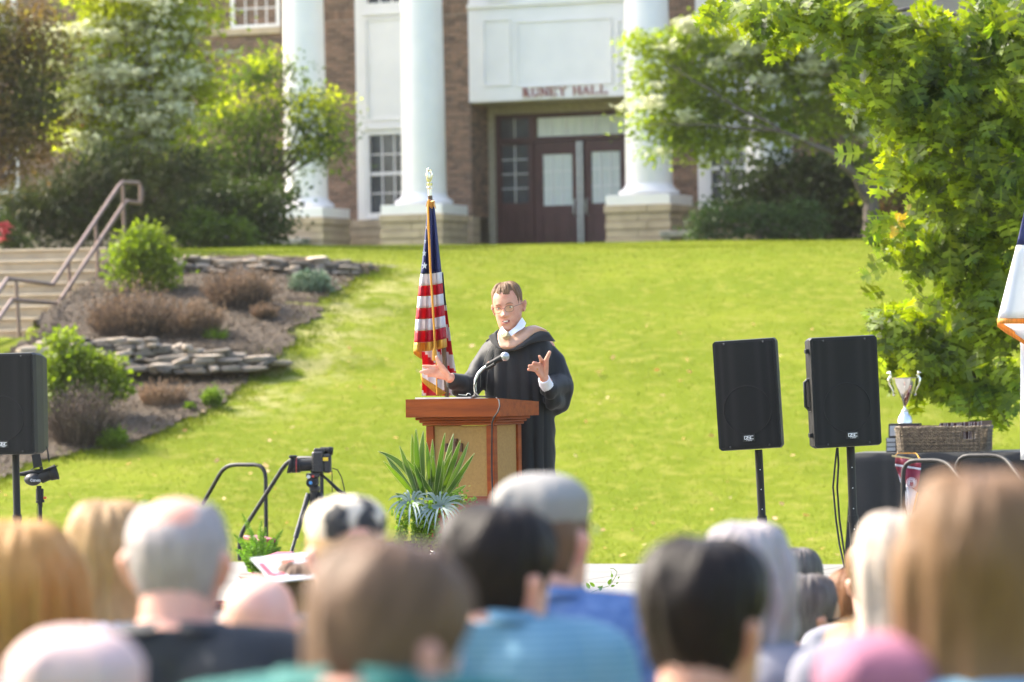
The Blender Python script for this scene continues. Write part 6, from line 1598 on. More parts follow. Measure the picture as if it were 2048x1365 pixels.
t, hc = person('person in a cream and black patterned cap', 690, 989, 8.2, H_CAP, 'cap', 'a', None, GREYC, yaw=.35, scale=1.0)
CAMO = mat('camo_cap', (.60, .52, .40), .85, (.03, .03, .03), 16, detail=2, mixpos=(.5, .56))
[c for c in t.children if c.name.startswith('cap')][0].material_slots[0].material = CAMO; put('hair', H_UNDER, t, HM['blonde'])
person('brown haired man in a teal shirt, largest head at the centre, looking down', 700, 1068, 4.45, H_SHORT, 'brown', 'a', None, TEAL, yaw=-.05, scale=1.0, collar=TEAL, hy=-.62, hn=.42, ht=.0, up=.16)
person('man with dark hair in a light blue striped polo shirt, turned to the right', 964, 1012, 6.6, H_SHORT, 'dark', 'a', None, BLUS, yaw=-.1, scale=1.0, collar=BLUS, wide=1.06, hy=-.5, hn=.22, up=.135)
t, hc = person('man in a pale grey cap and blue patterned shirt', 1074, 945, 7.5, H_CAP, 'cap', 'a', None, NAVY, yaw=-.1, scale=1.04, collar=NAVY, hy=-.3, up=.10, wide=1.06)
o = put('hair', H_UNDER, t, HM['brown']); o.matrix_local = hmx(-.3, 0)
person('person with thick black hair and beige top, ear showing on the right', 1388, 1082, 5.7, H_SHORT, 'dark', 'b', None, BEIGE, yaw=-.1, scale=1.0, wide=1.02, hy=-.4, hn=.1, up=.085)
t, hc = person('person with pale grey hair and sunglasses on top of the head', 1494, 1056, 8.2, H_BOB, 'lav', 'c', None, GREYC, yaw=-.5, scale=.98)
MB().tube([(.075 * cos(a), -.02 + .03 * abs(cos(a)), .128 * sin(a) * .9 + .02) for a in np.linspace(.25, pi - .25, 16)], .008, 6).ell((-.035, -.055, .125), (.030, .016, .020), 12, 8).ell((.035, -.055, .125), (.030, .016, .020), 12, 8).build('sunglasses', BLKP, t, smooth=True)
person('person with dark pinned up hair just left of the man in glasses', 1598, 1095, 13.4, H_BUN, 'saltpepper', 'b', None, LILAC, yaw=-.5, scale=.92)
t, hc = person('man with dark greying hair and black glasses in a sky blue robe', 1618, 1154, 12.0, H_SHORT, 'saltpepper', 'b', None, LTBL, yaw=-1.0, kind='robe', scale=1.06)
MB().tube([(-.079, .0, .012), (-.078, -.05, .014), (-.068, -.098, .012), (-.030, -.106, .012)], .004, 6).tube([(.079, .0, .012), (.078, -.05, .014), (.068, -.098, .012), (.030, -.106, .012)], .004, 6).build('eyeglasses', BLKP, t)
REDC = cloth('red_lining', (.55, .02, .05)); MB().tube([(-.10, -.07, -.20), (-.04, -.105, -.26), (0, -.12, -.34)], [.018, .02, .012], 8).tube([(.10, -.07, -.20), (.04, -.105, -.26), (0, -.12, -.34)], [.018, .02, .012], 8).build('red_trim', REDC, t, smooth=True)
person('woman with long straight dark hair behind the man in glasses', 1662, 1166, 13.0, H_LONG, 'dark', 'b', None, GREYC, yaw=-.1, scale=.92)
person('woman with auburn hair near the foot of the loudspeaker stand', 1706, 1146, 12.4, H_LONG, 'auburn', 'c', None, RUST, yaw=.2, scale=.95)
person('short haired person with a pink ear beside the loudspeaker stand', 1748, 1086, 11.6, H_SHORT, 'lightbrown', 'a', None, GREYC, yaw=.1, scale=.95)
person('white haired person partly hidden by the long brown hair', 1800, 1034, 7.0, H_LONG, 'white', 'c', None, GREYC, yaw=.1, scale=.86)
person('woman with long light brown hair, largest head at the right', 1962, 964, 4.6, H_MID, 'lightbrown', 'c', None, LTBL, yaw=-.15, scale=.98, up=.085)
person('small blonde haired person low in front of the stage', 1226, 1194, 12.6, H_BOB, 'blonde', 'c', None, WHT, scale=.9)
person('blonde person low beside the mauve cap', 1735, 1252, 7.4, H_BOB, 'blonde', 'c', None, MAUV, yaw=.3, scale=.92)
t, hc = person('person in a mauve knitted cap at the bottom edge', 1762, 1262, 4.6, H_CAP, 'cap', 'c', None, MAUV, scale=.95)
[c for c in t.children if c.name.startswith('cap')][0].material_slots[0].material = MAUV
t, hc = person('person in a pale pink knitted cap at the bottom left edge', 150, 1252, 4.7, H_CAP, 'cap', 'c', None, PINK, scale=1.0)
[c for c in t.children if c.name.startswith('cap')][0].material_slots[0].material = cloth('pale_knit', (.56, .40, .38), (.50, .35, .33))
# graduates with mortarboards in the front rows
def grad(label, px, row, d, capc, board_m, yawb, tiltb, gown, sc_=.9, roll=0.0):
    t, hc = person(label, px, row + 14, d, H_SHORT, 'brown', 'c', None, gown, scale=sc_, kind='robe')
    k = MB().lathe([(.083, .035), (.088, .06), (.080, .10), (.04, .125), (0, .128)], 24, sy=1.18, c=(0, .005, 0)); k.build('skull_cap', capc, t, smooth=True)
    b = MB().box(-.125, .125, -.125, .125, 0, .005, .001).build('board', board_m, t); b.location = (0, .01, .132); b.rotation_euler = (tiltb, roll, yawb)
    MB().lathe([(0, 0), (.010, 0), (.010, .006), (0, .008)], 10, c=(0, 0, .005), caps=False).build('button', capc, b)
    return t, b
CW = cloth('white_cap_cloth', (.46, .46, .50)); CL = cloth('lavender_cap_cloth', (.48, .46, .70))
t, b = grad('graduate in a white mortarboard with red and orange letters on top', 596, 1116, 12.4, CW, CW, .35, radians(-16), WHT, .98, roll=radians(4))
m = MB(); LR = mat('cap_letter_red', (.5, .01, .04), .5); LO = mat('cap_letter_orange', (.65, .10, .03), .5)
def flat(m, pts, w, z=.0055):
    for (x1_, y1_), (x2_, y2_) in zip(pts, pts[1:]):
        dx, dy = x2_ - x1_, y2_ - y1_; l = sqrt(dx * dx + dy * dy) + 1e-9; nx, ny = -dy / l * w / 2, dx / l * w / 2
        m.prism([(x1_ + nx, y1_ + ny, z), (x2_ + nx, y2_ + ny, z), (x2_ - nx, y2_ - ny, z), (x1_ - nx, y1_ - ny, z)], (0, 0, .0015))
GL = {'L': [[(0, 1), (0, 0), (.6, 0)]], 'E': [[(.6, 1), (0, 1), (0, 0), (.6, 0)], [(0, .5), (.5, .5)]], 'T': [[(0, 1), (.7, 1)], [(.35, 1), (.35, 0)]], 'O': [[(0, 0), (0, 1), (.6, 1), (.6, 0), (0, 0)]], 'U': [[(0, 1), (0, 0), (.6, 0), (.6, 1)]]}
for j, ch in enumerate('LET'):
    m = MB()
    for st in GL[ch]: flat(m, [(.11 - (a * .075 + j * .075), -.06 + (1 - b_) * .12) for a, b_ in st], .02)
    m.build('letter', LR if j % 2 == 0 else LO, b, world=False)
t, b = grad('graduate in a lavender mortarboard topped with small silver figures', 893, 1104, 12.6, CL, CL, .5, radians(-10), LILAC, .95, roll=radians(8))
for (x, y) in ((-.03, .02), (.03, -.02), (.0, .06)):
    MB().tube([(x, y, .005), (x + .01, y, .022), (x, y, .034), (x + .012, y, .045)], [.003, .005, .004, .003], 6).tube([(x - .014, y, .036), (x, y, .028), (x + .018, y, .038)], .003, 5).build('figurine', SILV, b, smooth=True)

# ------------------------------------------------------------------ the speaker
MD = 20.35
def mp(px, py, dy=0.0): return P(px, py, MD + dy)
def z4(x, y): return 820 + x / 5.25, 560 + y / 5.25
MS = 7680 / MD
foot = mp(1045, 1251); foot.z = STG
man = thing('person', 'man in glasses and black academic gown speaking with open hands behind the lectern', 'person', foot)
HC = mp(1017, 616.5, -.03)
HMX = Matrix.Translation(HC) @ Matrix.Rotation(radians(-15), 4, 'Z') @ Matrix.Rotation(radians(-7), 4, 'Y') @ Matrix.Rotation(radians(6), 4, 'X')
b = MB(); head_shell(b, HMX, 80, 96); ears(b, HMX)
nk = mp(1033, 672, .02)
chain(b, [(HMX @ Vector((0, .02, -.055)), .052), (HC.lerp(nk, .7), .054), (nk, .066)])
SL, SR = mp(985, 697, 0), mp(1092, 697, 0)
chain(b, [(SL, .05), (mp(1036, 688, 0), .07), (SR, .05)])
for dx in (-16, 16): chain(b, [(mp(1036 + dx, 715), .09), (mp(1038 + dx, 790), .095), (mp(1040 + dx, 880), .09), (mp(1042 + dx, 930), .095)])
for sx, fx in ((-1, 1015), (1, 1075)): chain(b, [(mp(1044 + sx * 22, 940), .08), (mp(fx, 1090), .055), (mp(fx, 1215), .036)]); chain(b, [(mp(fx, 1232), .034), (mp(fx, 1240, -.14), .026)])
WL = mp(*z4(412, 1030), -.34); WR = mp(*z4(1408, 1040), -.32)
EL = mp(952, 768, -.08); ER = mp(1110, 785, -.08)
chain(b, [(SL, .040), (EL, .032), (WL, .026)]); chain(b, [(SR, .040), (ER, .032), (WR, .026)])
def hand(W, kn, tips, thumb, dw, r0_=.0098):
    wp = Vector(W)
    for (k, k2, t_) in zip(kn, tips[0], tips[1]):
        K = mp(*z4(*k[:2]), dw + k[2]); Mi = mp(*z4(*k2[:2]), dw + k2[2]); Tt = mp(*z4(*t_[:2]), dw + t_[2])
        cap(b, wp.lerp(K, .12), K, .018, .0135, 10); chain(b, [(K, r0_ * 1.08), (Mi, r0_), (Tt, r0_ * .82)], 10)
    T0, T1, T2 = [mp(*z4(*q[:2]), dw + q[2]) for q in thumb]
    chain(b, [(wp.lerp(T0, .4), .020), (T0, .0165), (T1, .0125), (T2, .0095)], 10)
# open palm at the viewer's left
hand(WL, [(262, 918, -.02), (252, 948, -.03), (250, 978, -.03), (268, 1004, -.02)],
     ([(200, 912, -.03), (185, 955, -.045), (195, 982, -.045), (225, 1004, -.03)], [(140, 908, -.03), (115, 968, -.055), (158, 985, -.05), (196, 1010, -.035)]),
     [(338, 925, -.03), (305, 872, -.04), (280, 815, -.045)], -.36)
# raised hand at the viewer's right, palm towards the left
hand(WR, [(1385, 868, -.0), (1352, 895, -.02), (1330, 925, -.03), (1335, 957, -.03)],
     ([(1376, 838, -.03), (1325, 880, -.05), (1290, 908, -.06), (1290, 942, -.05)], [(1360, 804, -.045), (1298, 872, -.075), (1252, 905, -.08), (1245, 943, -.07)]),
     [(1424, 905, -.01), (1432, 840, -.03), (1466, 762, -.04)], -.34)
SKM = skin('skin_speaker', (.62, .335, .235), (.54, .23, .15))
[n for n in SKM.node_tree.nodes if n.type == 'BSDF_PRINCIPLED'][0].inputs['Specular IOR Level'].default_value = .2
[n for n in SKM.node_tree.nodes if n.type == 'TEX_NOISE'][0].inputs['Scale'].default_value = 22
link('body', remesh(b, 'body', .0038, SKM, 2), man).location = -man.location
hair = put('hair', hair_mesh('hair', lambda a, z, s_: z - (((.084 - .010 * sin(s_ * 1.5 + .5)) if a < .55 else (.084 + .008 * sin((a - .55) / .35 * pi) if a < .9 else .084 - min(1, (a - .9) / .28) * .074)) if a < 1.18 else (.010 + .014 * sin((a - 1.18) / .5 * pi) if a < 1.75 else .010 - min(1, (a - 1.75) / .5) * .075)) + .005 * mnoise.noise(Vector((s_ * 14, z * 90, 1))),
      lambda a, z: .003 + .011 * max(0, (z - .05) / .07), DUM, nt=120, nr=70, rough=.0045, freq=34), man, HM['man'])
hair.matrix_local = Matrix.Translation(-man.location) @ HMX
def hm(v): return HMX @ Vector(v)
def fs(x, z, off=0.0):
    """point on the face at head coords x, z"""
    lo, hi = 0.0, 1.4
    for _ in range(18):
        mid = (lo + hi) / 2
        if surf(mid, z).x < abs(x): lo = mid
        else: hi = mid
    p = surf(lo, z); return Vector((x, p.y - off, z))
WHTE = mat('eye_white', (.75, .72, .70), .2); IRIS = mat('iris', (.10, .14, .17), .2); LIP = mat('lip', (.50, .16, .13), .55); DKM = mat('mouth_dark', (.06, .015, .015), .6); TEE = mat('teeth', (.78, .74, .66), .3); BROW = mat('brow_hair', (.25, .14, .08), .7); 
for s_ in (-1, 1):
    c = fs(s_ * .031, .008, -.004); MB().ell(hm(c), (.0125, .008, .0055), 16, 10, HMX.to_3x3()).build('eye', WHTE, man, smooth=True, world=True)
    c2 = c + Vector((.0, -.0055, 0)); MB().ell(hm(c2), (.0048, .003, .0048), 12, 8, HMX.to_3x3()).build('iris', IRIS, man, smooth=True, world=True)
    MB().tube([hm(fs(s_ * x, z, .001)) for x, z in ((.017, .0105), (.024, .0145), (.033, .0148), (.044, .010))], [.0015, .0022, .0022, .0012], 6).build('eyelid', SKM, man, smooth=True, world=True)
    MB().tube([hm(fs(s_ * x, z, .001)) for x, z in ((.014, .026), (.024, .031), (.036, .031), (.048, .025))], [.0022, .0032, .003, .0012], 6).build('eyebrow', BROW, man, smooth=True, world=True)
def arc(zc, w, curve, off, r_): return [hm(fs(x, zc + curve * (1 - (x / w) ** 2), off)) for x in np.linspace(-w, w, 11)]
m = MB(); rws = [arc(-.060, .021, .0045, .0008, 0), arc(-.064, .021, .0, .0008, 0), arc(-.066, .021, -.0062, .0008, 0)]; m.grid(rws); m.build('mouth_opening', DKM, man, smooth=True, world=True)
m = MB(); m.grid([[hm(fs(x, -.0578, .0024)) for x in np.linspace(-.013, .013, 9)], [hm(fs(x, -.0655, .0024)) for x in np.linspace(-.011, .011, 9)]]); m.build('teeth', TEE, man, smooth=True, world=True)
MB().tube(arc(-.060, .022, .0050, .0015, 0), [.001] + [.0026] * 9 + [.001], 6).build('upper_lip', LIP, man, smooth=True, world=True)
MB().tube(arc(-.064, .022, -.0085, .0015, 0), [.001] + [.0036] * 9 + [.001], 6).build('lower_lip', LIP, man, smooth=True, world=True)
# glasses
FRM = mat('thin_frame', (.10, .06, .05), .3, metal=.6); LENS = mat('lens', (.9, .9, .92), .02)
lnt = LENS.node_tree; lo_ = [n for n in lnt.nodes if n.type == 'OUTPUT_MATERIAL'][0]; tb_n = lnt.nodes.new('ShaderNodeBsdfTransparent'); gl_n = lnt.nodes.new('ShaderNodeBsdfGlossy'); gl_n.inputs['Roughness'].default_value = .03
ms_ = lnt.nodes.new('ShaderNodeMixShader'); ms_.inputs[0].default_value = .10; lnt.links.new(tb_n.outputs[0], ms_.inputs[1]); lnt.links.new(gl_n.outputs[0], ms_.inputs[2]); lnt.links.new(ms_.outputs[0], lo_.inputs[0])
gs = MB(); 
def gp(x, z): return hm((x, -.117 + 1.6 * x * x, z))
for s_ in (-1, 1):
    ring = [gp(s_ * .034 + .0235 * math.copysign(abs(cos(a)) ** .75, cos(a)), .002 + .0165 * math.copysign(abs(sin(a)) ** .8, sin(a))) for a in np.linspace(0, 2 * pi, 25)]
    gs.tube(ring, .0011, 6, caps=False)
    MB().add(ring[:-1] + [gp(s_ * .034, .002)], [(i, (i + 1) % 24, 24) for i in range(24)]).build('lens', LENS, man, world=True)
    gs.tube([gp(s_ * .0575, .010), hm((s_ * .070, -.100, .012)), hm((s_ * .076, -.06, .013)), hm((s_ * .079, .008, .012)), hm((s_ * .080, .022, .0))], .0013, 6)
gs.tube([gp(-.0105, .005), gp(0, .008), gp(.0105, .005)], .0012, 6); gs.build('eyeglasses', FRM, man, smooth=True, world=True)

# shirt collar and tie
SHW = mat('white_shirt', (.80, .80, .86), .7); TIE = mat('gold_tie', (.45, .36, .20), .5, (.25, .19, .10), 260, detail=1)
def z5(x, y): return 930 + x / 8.533, 560 + y / 8.533
def panel(name, poly, dy, m_, th=.006, rows_=None):
    pts = [mp(*z5(x, y), dy + (q[0] if q else 0)) for x, y, *q in poly]
    return MB().prism(pts, (0, th, 0)).build(name, m_, man, world=True)
b = MB(); chain(b, [(mp(1024, 655, -.045), .052), (mp(1031, 672, -.03), .062), (mp(1034, 690, -.02), .085)]); link('shirt', remesh(b, 'shirt', .006, SHW, 2), man).location = -man.location
panel('collar_point', [(738, 893, -.02), (860, 800, .0), (975, 640, .03), (1042, 738, .03), (1012, 812, .0), (900, 880, -.015), (782, 965, -.03)], -.135, SHW)
panel('collar_point', [(632, 790, .02), (668, 845, 0), (726, 895, -.02), (650, 960, -.03), (622, 905, 0)], -.135, SHW)
kn_ = MB(); q = [mp(*z5(x, y), d_) for x, y, d_ in ((655, 918, -.165), (728, 893, -.165), (778, 962, -.165), (700, 1025, -.165), (648, 985, -.165))]; cq = mp(*z5(705, 955), -.185)
kn_.add([*q, cq], [(i, (i + 1) % 5, 5) for i in range(5)]); kn_.build('tie_knot', TIE, man, smooth=False, world=True, solid=.012)
# gown
GOWN = mat('black_gown', (.0045, .0046, .005), .65, (.007, .0072, .0076), 5, sheen=.06, spec=.35)
RB = [(655, 1012, 1058, .055), (664, 998, 1074, .085), (674, 984, 1092, .11), (686, 972, 1102, .13), (702, 966, 1107, .145), (725, 965, 1108, .155), (760, 967, 1109, .165), (800, 973, 1110, .17), (860, 978, 1111, .175), (940, 980, 1111, .18), (1080, 976, 1113, .19), (1238, 972, 1118, .20)]
b = MB(); nt = 48; vs = []
for (row, x0_, x1_, hd) in RB:
    c = mp((x0_ + x1_) / 2, row); hw = (x1_ - x0_) / 2 / MS
    for k in range(nt):
        a = 2 * pi * k / nt; e = .82; vs.append(c + Vector((hw * math.copysign(abs(cos(a)) ** e, cos(a)), hd * math.copysign(abs(sin(a)) ** e, sin(a)), 0)))
m_ = len(RB); b.add(vs, [(i * nt + k, i * nt + (k + 1) % nt, (i + 1) * nt + (k + 1) % nt, (i + 1) * nt + k) for i in range(m_ - 1) for k in range(nt)] + [tuple(range(nt)), tuple((m_ - 1) * nt + k for k in range(nt))[::-1]])
chain(b, [(mp(1085, 698), .056), (mp(1104, 728, -.01), .074), (mp(1118, 768, -.02), .079), (mp(1115, 800, -.03), .073), (mp(1108, 815, -.05), .052)])
chain(b, [(mp(1120, 770, -.05), .066), (mp(1108, 775, -.15), .056), (mp(1100, 780, -.24), .046)])
chain(b, [(mp(1112, 800, -.06), .060), (mp(1105, 800, -.17), .050)])
chain(b, [(mp(986, 698), .055), (mp(968, 725, -.02), .060), (mp(954, 752, -.06), .056), (mp(938, 768, -.14), .052), (mp(916, 766, -.26), .047), (mp(906, 764, -.30), .045)])
chain(b, [(mp(956, 765, -.06), .050), (mp(935, 788, -.16), .040), (mp(912, 782, -.25), .028)])
gm = remesh(b, 'gown', .0085, GOWN, 3)
co = np.empty(len(gm.vertices) * 3, dtype=np.float32); gm.vertices.foreach_get('co', co); co = co.reshape(-1, 3); nn = np.empty(len(gm.vertices) * 3, dtype=np.float32); gm.vertices.foreach_get('normal', nn); nn = nn.reshape(-1, 3)
cx0 = mp(1038, 700).x; cz = mp(1038, 705).z; ztop = mp(1038, 690).z
for i in range(len(co)):
    x, y, z = co[i]; dz_ = max(0, ztop - z); sp = (x - cx0) / (1 + .25 * dz_)
    body = 1.0 if abs(x - cx0) < .19 else .35
    am = min(1, dz_ / .10) * (.0095 if abs(x - cx0) < .14 else .004)
    ph = sp * 2 * pi / .06 + 3.2 * mnoise.noise(Vector((x * 4, 0, z * 1.5)))
    s_ = am * (abs(sin(ph * .5)) ** .7 * 2 - 1) * body
    s_ += .007 * mnoise.noise(Vector((x * 9, y * 6, z * 5))) * min(1, dz_ / .1 + .2) 
    if abs(x - cx0) > .17: s_ += .0025 * sin((x * .8 + z) * 46 + 2 * mnoise.noise(Vector((x * 6, y * 6, z * 6))))
    co[i] += nn[i] * s_
gm.vertices.foreach_set('co', co.ravel()); gm.update()
link('gown', gm, man).location = -man.location
# lighter lines painting the highlights along the gown's front pleats
m = MB(); PLEATHI = mat('gown_pleat_light', (.10, .10, .08), .6)
for pl_ in ([(862, 680), (815, 760), (790, 820), (770, 900), (742, 1000), (742, 1130)], [(905, 705), (868, 790), (835, 880), (812, 1000), (800, 1190)], [(925, 720), (895, 800)]):
    m.tube([mp(*z4(x, y), -.172 + .0 * i) for i, (x, y) in enumerate(pl_)], .0014, 5)
m.build('pleat_highlight', PLEATHI, man, smooth=True, world=True)
# hood: black velvet band and tan satin band laid over the shoulders
SAT = mat('tan_satin', (.50, .28, .17), .45, (.40, .21, .125), 9, spec=.6, sheen=.3, stretch=(1, 1, 1)); VEL = mat('black_velvet', (.013, .013, .0135), .85, sheen=.12)
def hpt(x, y, lift=0.0):
    px, py = z5(x, y); dx = (px - 1036) / MS; dpt = -.175 * sqrt(max(0.02, 1 - min(1, abs(dx) / .20) ** 2.0)) ; zr = max(0, min(1, (py - 650) / 45)); return mp(px, py, dpt * (.45 + .55 * zr) - lift)
def ribbon(name, L1, L2, m_, lift=.0, n=26, wrap=0):
    def res(L_): 
        P_ = np.array(L_, float); s_ = np.concatenate([[0], np.cumsum(np.linalg.norm(np.diff(P_, axis=0), axis=1))]); t = np.linspace(0, s_[-1], n); return [(np.interp(a, s_, P_[:, 0]), np.interp(a, s_, P_[:, 1])) for a in t]
    A, B_ = res(L1), res(L2); rows = []
    for k in range(7):
        t = k / 6; rows.append([hpt(a[0] * (1 - t) + c[0] * t, a[1] * (1 - t) + c[1] * t, lift + .006 * sin(t * pi) + .0035 * sin(t * 7 + i * .25)) for i, (a, c) in enumerate(zip(A, B_))])
    return MB().grid(rows).build(name, m_, man, smooth=True, world=True, solid=.006)
inn = [(640, 800), (632, 880), (655, 960), (692, 1025), (785, 968), (905, 885), (1010, 828), (1110, 792), (1190, 782), (1290, 815), (1380, 860)]
midl = [(600, 830), (562, 900), (560, 1010), (585, 1110), (620, 1165), (690, 1190), (790, 1178), (850, 1155), (960, 1085), (1080, 990), (1180, 915), (1290, 868), (1425, 895)]
outl_ = [(500, 905), (408, 960), (440, 1060), (510, 1135), (600, 1190), (720, 1215), (860, 1200), (1000, 1145), (1130, 1085), (1290, 1040), (1420, 1042), (1540, 1055)]
ribbon('hood_satin', inn, midl, SAT, .014); ribbon('hood_velvet', midl, outl_, VEL, .012)
# the hood's back, round the shoulders and neck
rows = []
for k in range(6):
    t = k / 5; rows.append([mp(1036 + (38 + 26 * t) * sin(a), 662 + 16 * t + 10 * (cos(a) * -.5 + .5) * t, (.06 + .06 * t) * cos(a) * 1.2) for a in np.linspace(-1.7, 1.7, 20)])
MB().grid(rows).build('hood_back', VEL, man, smooth=True, world=True, solid=.006)
# cuffs and ring
MB().tube([WR.lerp(ER, -.02), mp(1091, 768, -.29), mp(1097, 776, -.24)], [.031, .034, .036], 16).build('cuff', SHW, man, smooth=True, world=True)
MB().ell(mp(*z4(1337, 938), -.40), (.004, .004, .005), 8, 6).build('wedding_ring', GOLD, man, smooth=True, world=True)
sh = MB(); 
for fx in (1015, 1075): q = mp(fx, 1243, -.08); sh.box(q.x - .045, q.x + .045, q.y - .12, q.y + .16, STG + .002, STG + .075, .02)
sh.build('shoes', BLKP, man, world=True)

# ------------------------------------------------------------------ flags
FR_ = mat('flag_red', (.60, .012, .035), .55, (.52, .010, .03), 6, trans=.45); FW = mat('flag_white', (.74, .71, .72), .6, (.68, .65, .66), 6, trans=.35); FB = mat('flag_blue', (.022, .03, .13), .5, (.018, .024, .11), 6, trans=.25); GFR = mat('flag_fringe', (.80, .42, .04), .55, (.55, .26, .02), 160, stretch=(1, 1, .08), trans=.3); STARW = mat('star_white', (.8, .8, .82), .6)
fd = 20.9
polem = mat('flag_pole', (.16, .09, .05), .35, (.11, .06, .03), 10); BRS = mat('finial_gold', (.75, .66, .42), .22, (.85, .8, .66), 30, metal=.75)
fb = P(893, 1240, fd); fb.z = STG
fl = thing('flag', 'American flag with gold fringe hanging furled on a pole behind the lectern', 'flag', fb)
MB().tube([P(860, 392, fd), P(888, 700, fd), P(894, 790, fd), Vector((P(900, 1000, fd).x, fd, STG + .03))], .0125, 12).build('pole', polem, fl, smooth=True, world=True)
MB().lathe([(.16, 0), (.16, .015), (.05, .04), (.03, .12), (.02, .14)], 24).build('base', BRS, fl, smooth=True)
MB().tube([P(860, 393, fd), P(859.5, 377, fd)], .0105, 12).build('ferrule', BRS, fl, smooth=True, world=True)
fc = P(859, 378, fd)
e_ = MB().lathe([(.012, 0), (.019, .006), (.012, .012), (.016, .02), (.017, .03)], 14, c=fc)
e_.ell(fc + Vector((-.003, 0, .062)), (.014, .012, .038), 12, 8); e_.ell(fc + Vector((-.004, -.004, .103)), (.008, .008, .010), 10, 6); e_.tube([fc + Vector((-.006, 0, .10)), fc + Vector((-.004, 0, .118))], [.005, .001], 6)
for s_ in (-1, 1): e_.tube([fc + Vector((s_ * .007, 0, .045)), fc + Vector((s_ * .014 + .001, 0, .075)), fc + Vector((s_ * .009, 0, .108))], [.004, .007, .0015], 8, flat=2)
e_.build('eagle_finial', BRS, fl, smooth=True, world=True)
def cloth_px(fn, nu, nv):
    return [[fn(u / (nu - 1), v / (nv - 1)) for u in range(nu)] for v in range(nv)]
def interp(tab, y): return float(np.interp(y, [t_[0] for t_ in tab], [t_[1] for t_ in tab]))
EDL = [(398, 856), (440, 853), (480, 849), (540, 842), (570, 838), (600, 835), (640, 831), (680, 828.5), (705, 827)]
EDR = [(398, 867), (440, 872), (500, 878), (545, 883), (600, 887), (650, 891), (700, 894)]
def ff(u, y, dd=0.0):
    xl_, xr_ = interp(EDL, y), interp(EDR, y); x = xl_ + (xr_ - xl_) * u; t = (y - 398) / 300
    return P(x, y + 9 * (u - .5) * -1 * t + 3 * sin(u * pi) * t, fd - .045 - t * (.075 * abs(sin(u * pi * 2.6 + .4)) + .025 * sin(u * 17)) + dd)
def band(name, y0_, y1_, m_, n=5, u0_=0, u1_=1, dd=0.0, L=ff):
    ny = max(2, n); rows = [[L(u0_ + (u1_ - u0_) * i / 27, y0_ + (y1_ - y0_) * k / (ny - 1), dd) for i in range(28)] for k in range(ny)]
    o = MB().grid(rows).build(name, m_, fl, smooth=True, world=True, solid=.002, fix=False); return o
band('canton', 400, 546, FB, 20)
ys = [546, 569, 590, 613, 635, 658, 681]
for i, (a, c) in enumerate(zip(ys, ys[1:])): band('stripe', a + .3, c, FW if i % 2 == 0 else FR_, 5)
band('fringe', 681.3, 699, GFR, 4, dd=-.004)
def star(px, py, r_, dd, sq=.8):
    c = P(px, py, fd - .125 + dd); pts = [c + Vector((r_ * sq * (1 if i % 2 == 0 else .42) * sin(i * pi / 5), 0, r_ * (1 if i % 2 == 0 else .42) * cos(i * pi / 5))) for i in range(10)]
    MB().add(pts + [c], [(i, (i + 1) % 10, 10) for i in range(10)]).build('star', STARW, fl, world=True, solid=.002)
star(849, 532, .021, -.0); star(848.5, 507, .020, .005, .6); star(850, 483, .016, .02, .4); star(853, 455, .015, .03, .3)
# the rear fall of the flag
EL2 = [(690, 842), (700, 828), (716, 834), (724, 845), (740, 844), (790, 844)]; ER2 = [(545, 886), (600, 891), (660, 899), (700, 904), (745, 912), (792, 911)]
def fr2(u, y, dd=0.0):
    xl_ = interp([(545, 874), (600, 876), (690, 840), (724, 845), (792, 844)], y); xr_ = interp(ER2, y); x = xl_ + (xr_ - xl_) * u; t = min(1, max(0, (y - 500) / 290))
    return P(x, y, fd + .02 + .035 * sin(u * 11 + y * .008) + dd)
NB = 30; NU = 26; g2 = MB(); me_rows = cloth_px(lambda u, v: fr2(u, 545 + v * 247), NU, 46)
g2.grid(me_rows); g2.mi = []
for i in range(45):
    for k in range(NU - 1):
        u = (k + .5) / NU; y = 545 + (i + .5) / 45 * 247; x = interp([(545, 874), (600, 876), (690, 840), (724, 845), (792, 844)], y) * (1 - u) + interp(ER2, y) * u
        if y < 612 and u > .3: g2.mi.append(2); continue
        s_ = (y - (x - 845) * (.95 if x < 880 else .62)); g2.mi.append(0 if int(s_ // 27) % 2 == 0 else 1)
g2.build('rear_fold', [FR_, FW, FB], fl, smooth=True, world=True, solid=.002, fix=False)
m = MB(); m.grid([[P(842, 745, fd - .03), P(845, 755, fd - .035), P(868, 769, fd - .03), P(893, 786, fd - .03)], [P(842, 757, fd - .03), P(846, 766, fd - .035), P(864, 782, fd - .03), P(880, 793, fd - .03)]]); m.build('fringe', GFR, fl, smooth=True, world=True, solid=.003)
m = MB(); m.grid([[P(828, 690, fd - .05), P(833, 695, fd - .02), P(843, 702, fd)], [P(827.5, 708, fd - .05), P(832, 712, fd - .02), P(843, 719, fd)]]); m.build('fringe', GFR, fl, smooth=True, world=True, solid=.003)
MB().tube([P(858, 400, fd - .08), P(856, 415, fd - .09), P(857, 450, fd - .10), P(861, 540, fd - .13), P(866, 620, fd - .15), P(870, 690, fd - .17), P(869, 700, fd - .17)], .006, 8).tube([P(872, 705, fd - .16), P(874, 790, fd - .12)], .004, 6).build('cord', GFR, fl, smooth=True, world=True)
MB().tube([P(869, 697, fd - .17), P(869, 703, fd - .17), P(869, 722, fd - .17)], [.008, .012, .014], 10).build('tassel', GFR, fl, smooth=True, world=True)
m = MB()
for i in range(9): x = 855 + i * 1.7; m.tube([P(860, 400, fd - .03), P(x, 405 - abs(i - 4) * .6, fd - .06), P(x + (i - 4) * .7, 414 + (i % 3) * 2, fd - .06)], .0022, 5)
m.build('knot', GFR, fl, world=True)

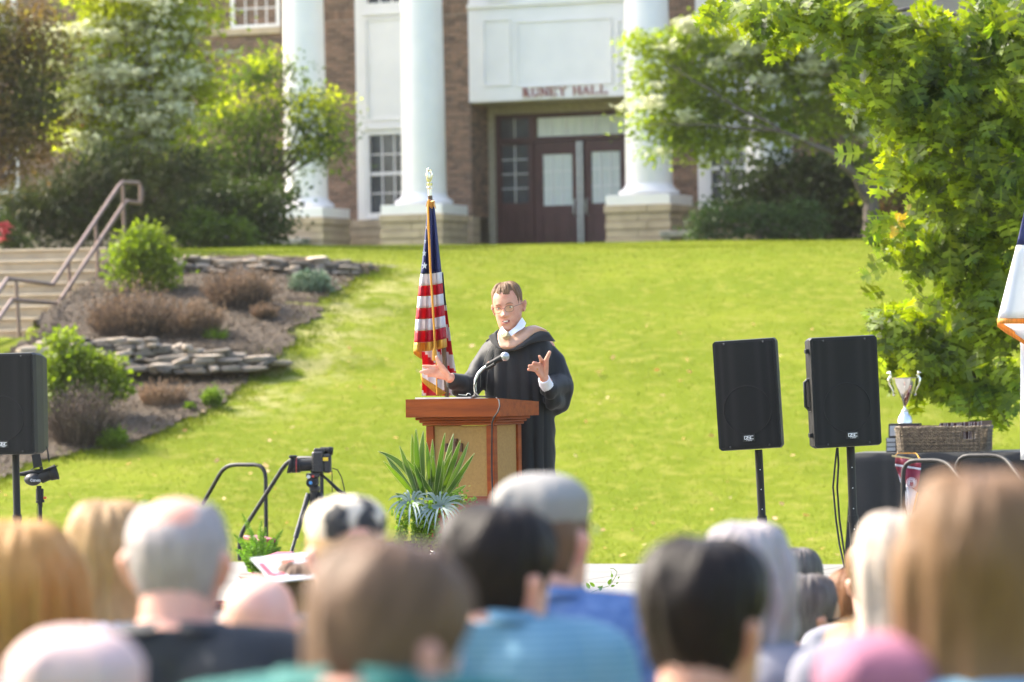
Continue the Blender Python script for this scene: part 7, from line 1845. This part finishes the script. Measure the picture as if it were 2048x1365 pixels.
# blue and white flag at the right edge
gd = 21.6
f2 = thing('flag', 'white and blue flag with orange gold fringe cut by the right edge', 'flag', onstage(2075, gd))
MB().tube([P(2066, 330, gd), onstage(2075, gd)], .0125, 12).build('pole', polem, f2, smooth=True, world=True)
def L3(u, y, dd=0.0):
    xl_ = interp([(420, 2049), (455, 2041), (490, 2033), (560, 2015), (640, 1995)], y); xr_ = 2110; x = xl_ + (xr_ - xl_) * u
    return P(x, y + (4 - 10 * u) * 0 + 0, gd - .06 - .05 * sin(u * 7 + .3) * (y - 400) / 240 + dd)
def band2(name, y0_, y1_, m_, n=8, dd=0.0):
    rows = [[L3(i / 23, y0_ + (y1_ - y0_) * k / (n - 1), dd) for i in range(24)] for k in range(n)]; return MB().grid(rows).build(name, m_, f2, smooth=True, world=True, solid=.002, fix=False)
FW2 = mat('flag_white_plain', (.76, .76, .78), .6, (.72, .72, .74), 4, trans=.3); OFR = mat('orange_fringe', (.85, .36, .04), .55, (.62, .24, .03), 160, stretch=(1, 1, .08), trans=.3)
band2('blue_field', 330, 490, FB, 12); band2('white_field', 490.5, 637, FW2, 10)
band2('fringe', 637.5, 648, OFR, 3, -.004)
m = MB(); m.grid([[P(1994, 638, gd - .05), P(2010, 650, gd - .04), P(2030, 664, gd - .02), P(2060, 680, gd), P(2110, 700, gd)], [P(1995, 654, gd - .05), P(2012, 667, gd - .04), P(2032, 679, gd - .02), P(2060, 696, gd), P(2110, 722, gd)]]); m.build('fringe', OFR, f2, smooth=True, world=True, solid=.003)
m = MB(); m.grid([[P(2002, 648, gd - .02), P(2060, 646, gd - .03), P(2110, 646, gd)], [P(2012, 655, gd - .02), P(2062, 690, gd - .02), P(2110, 700, gd)]]); m.build('inner_fold', FW2, f2, smooth=True, world=True, solid=.002)
m = MB(); m.grid([[P(2041 + 17 * k, 680 + i * 20, gd + .03 + .02 * sin(k + i * .3)) for k in range(5)] for i in range(13)]); m.build('lower_fold', FW2, f2, smooth=True, world=True, solid=.002)
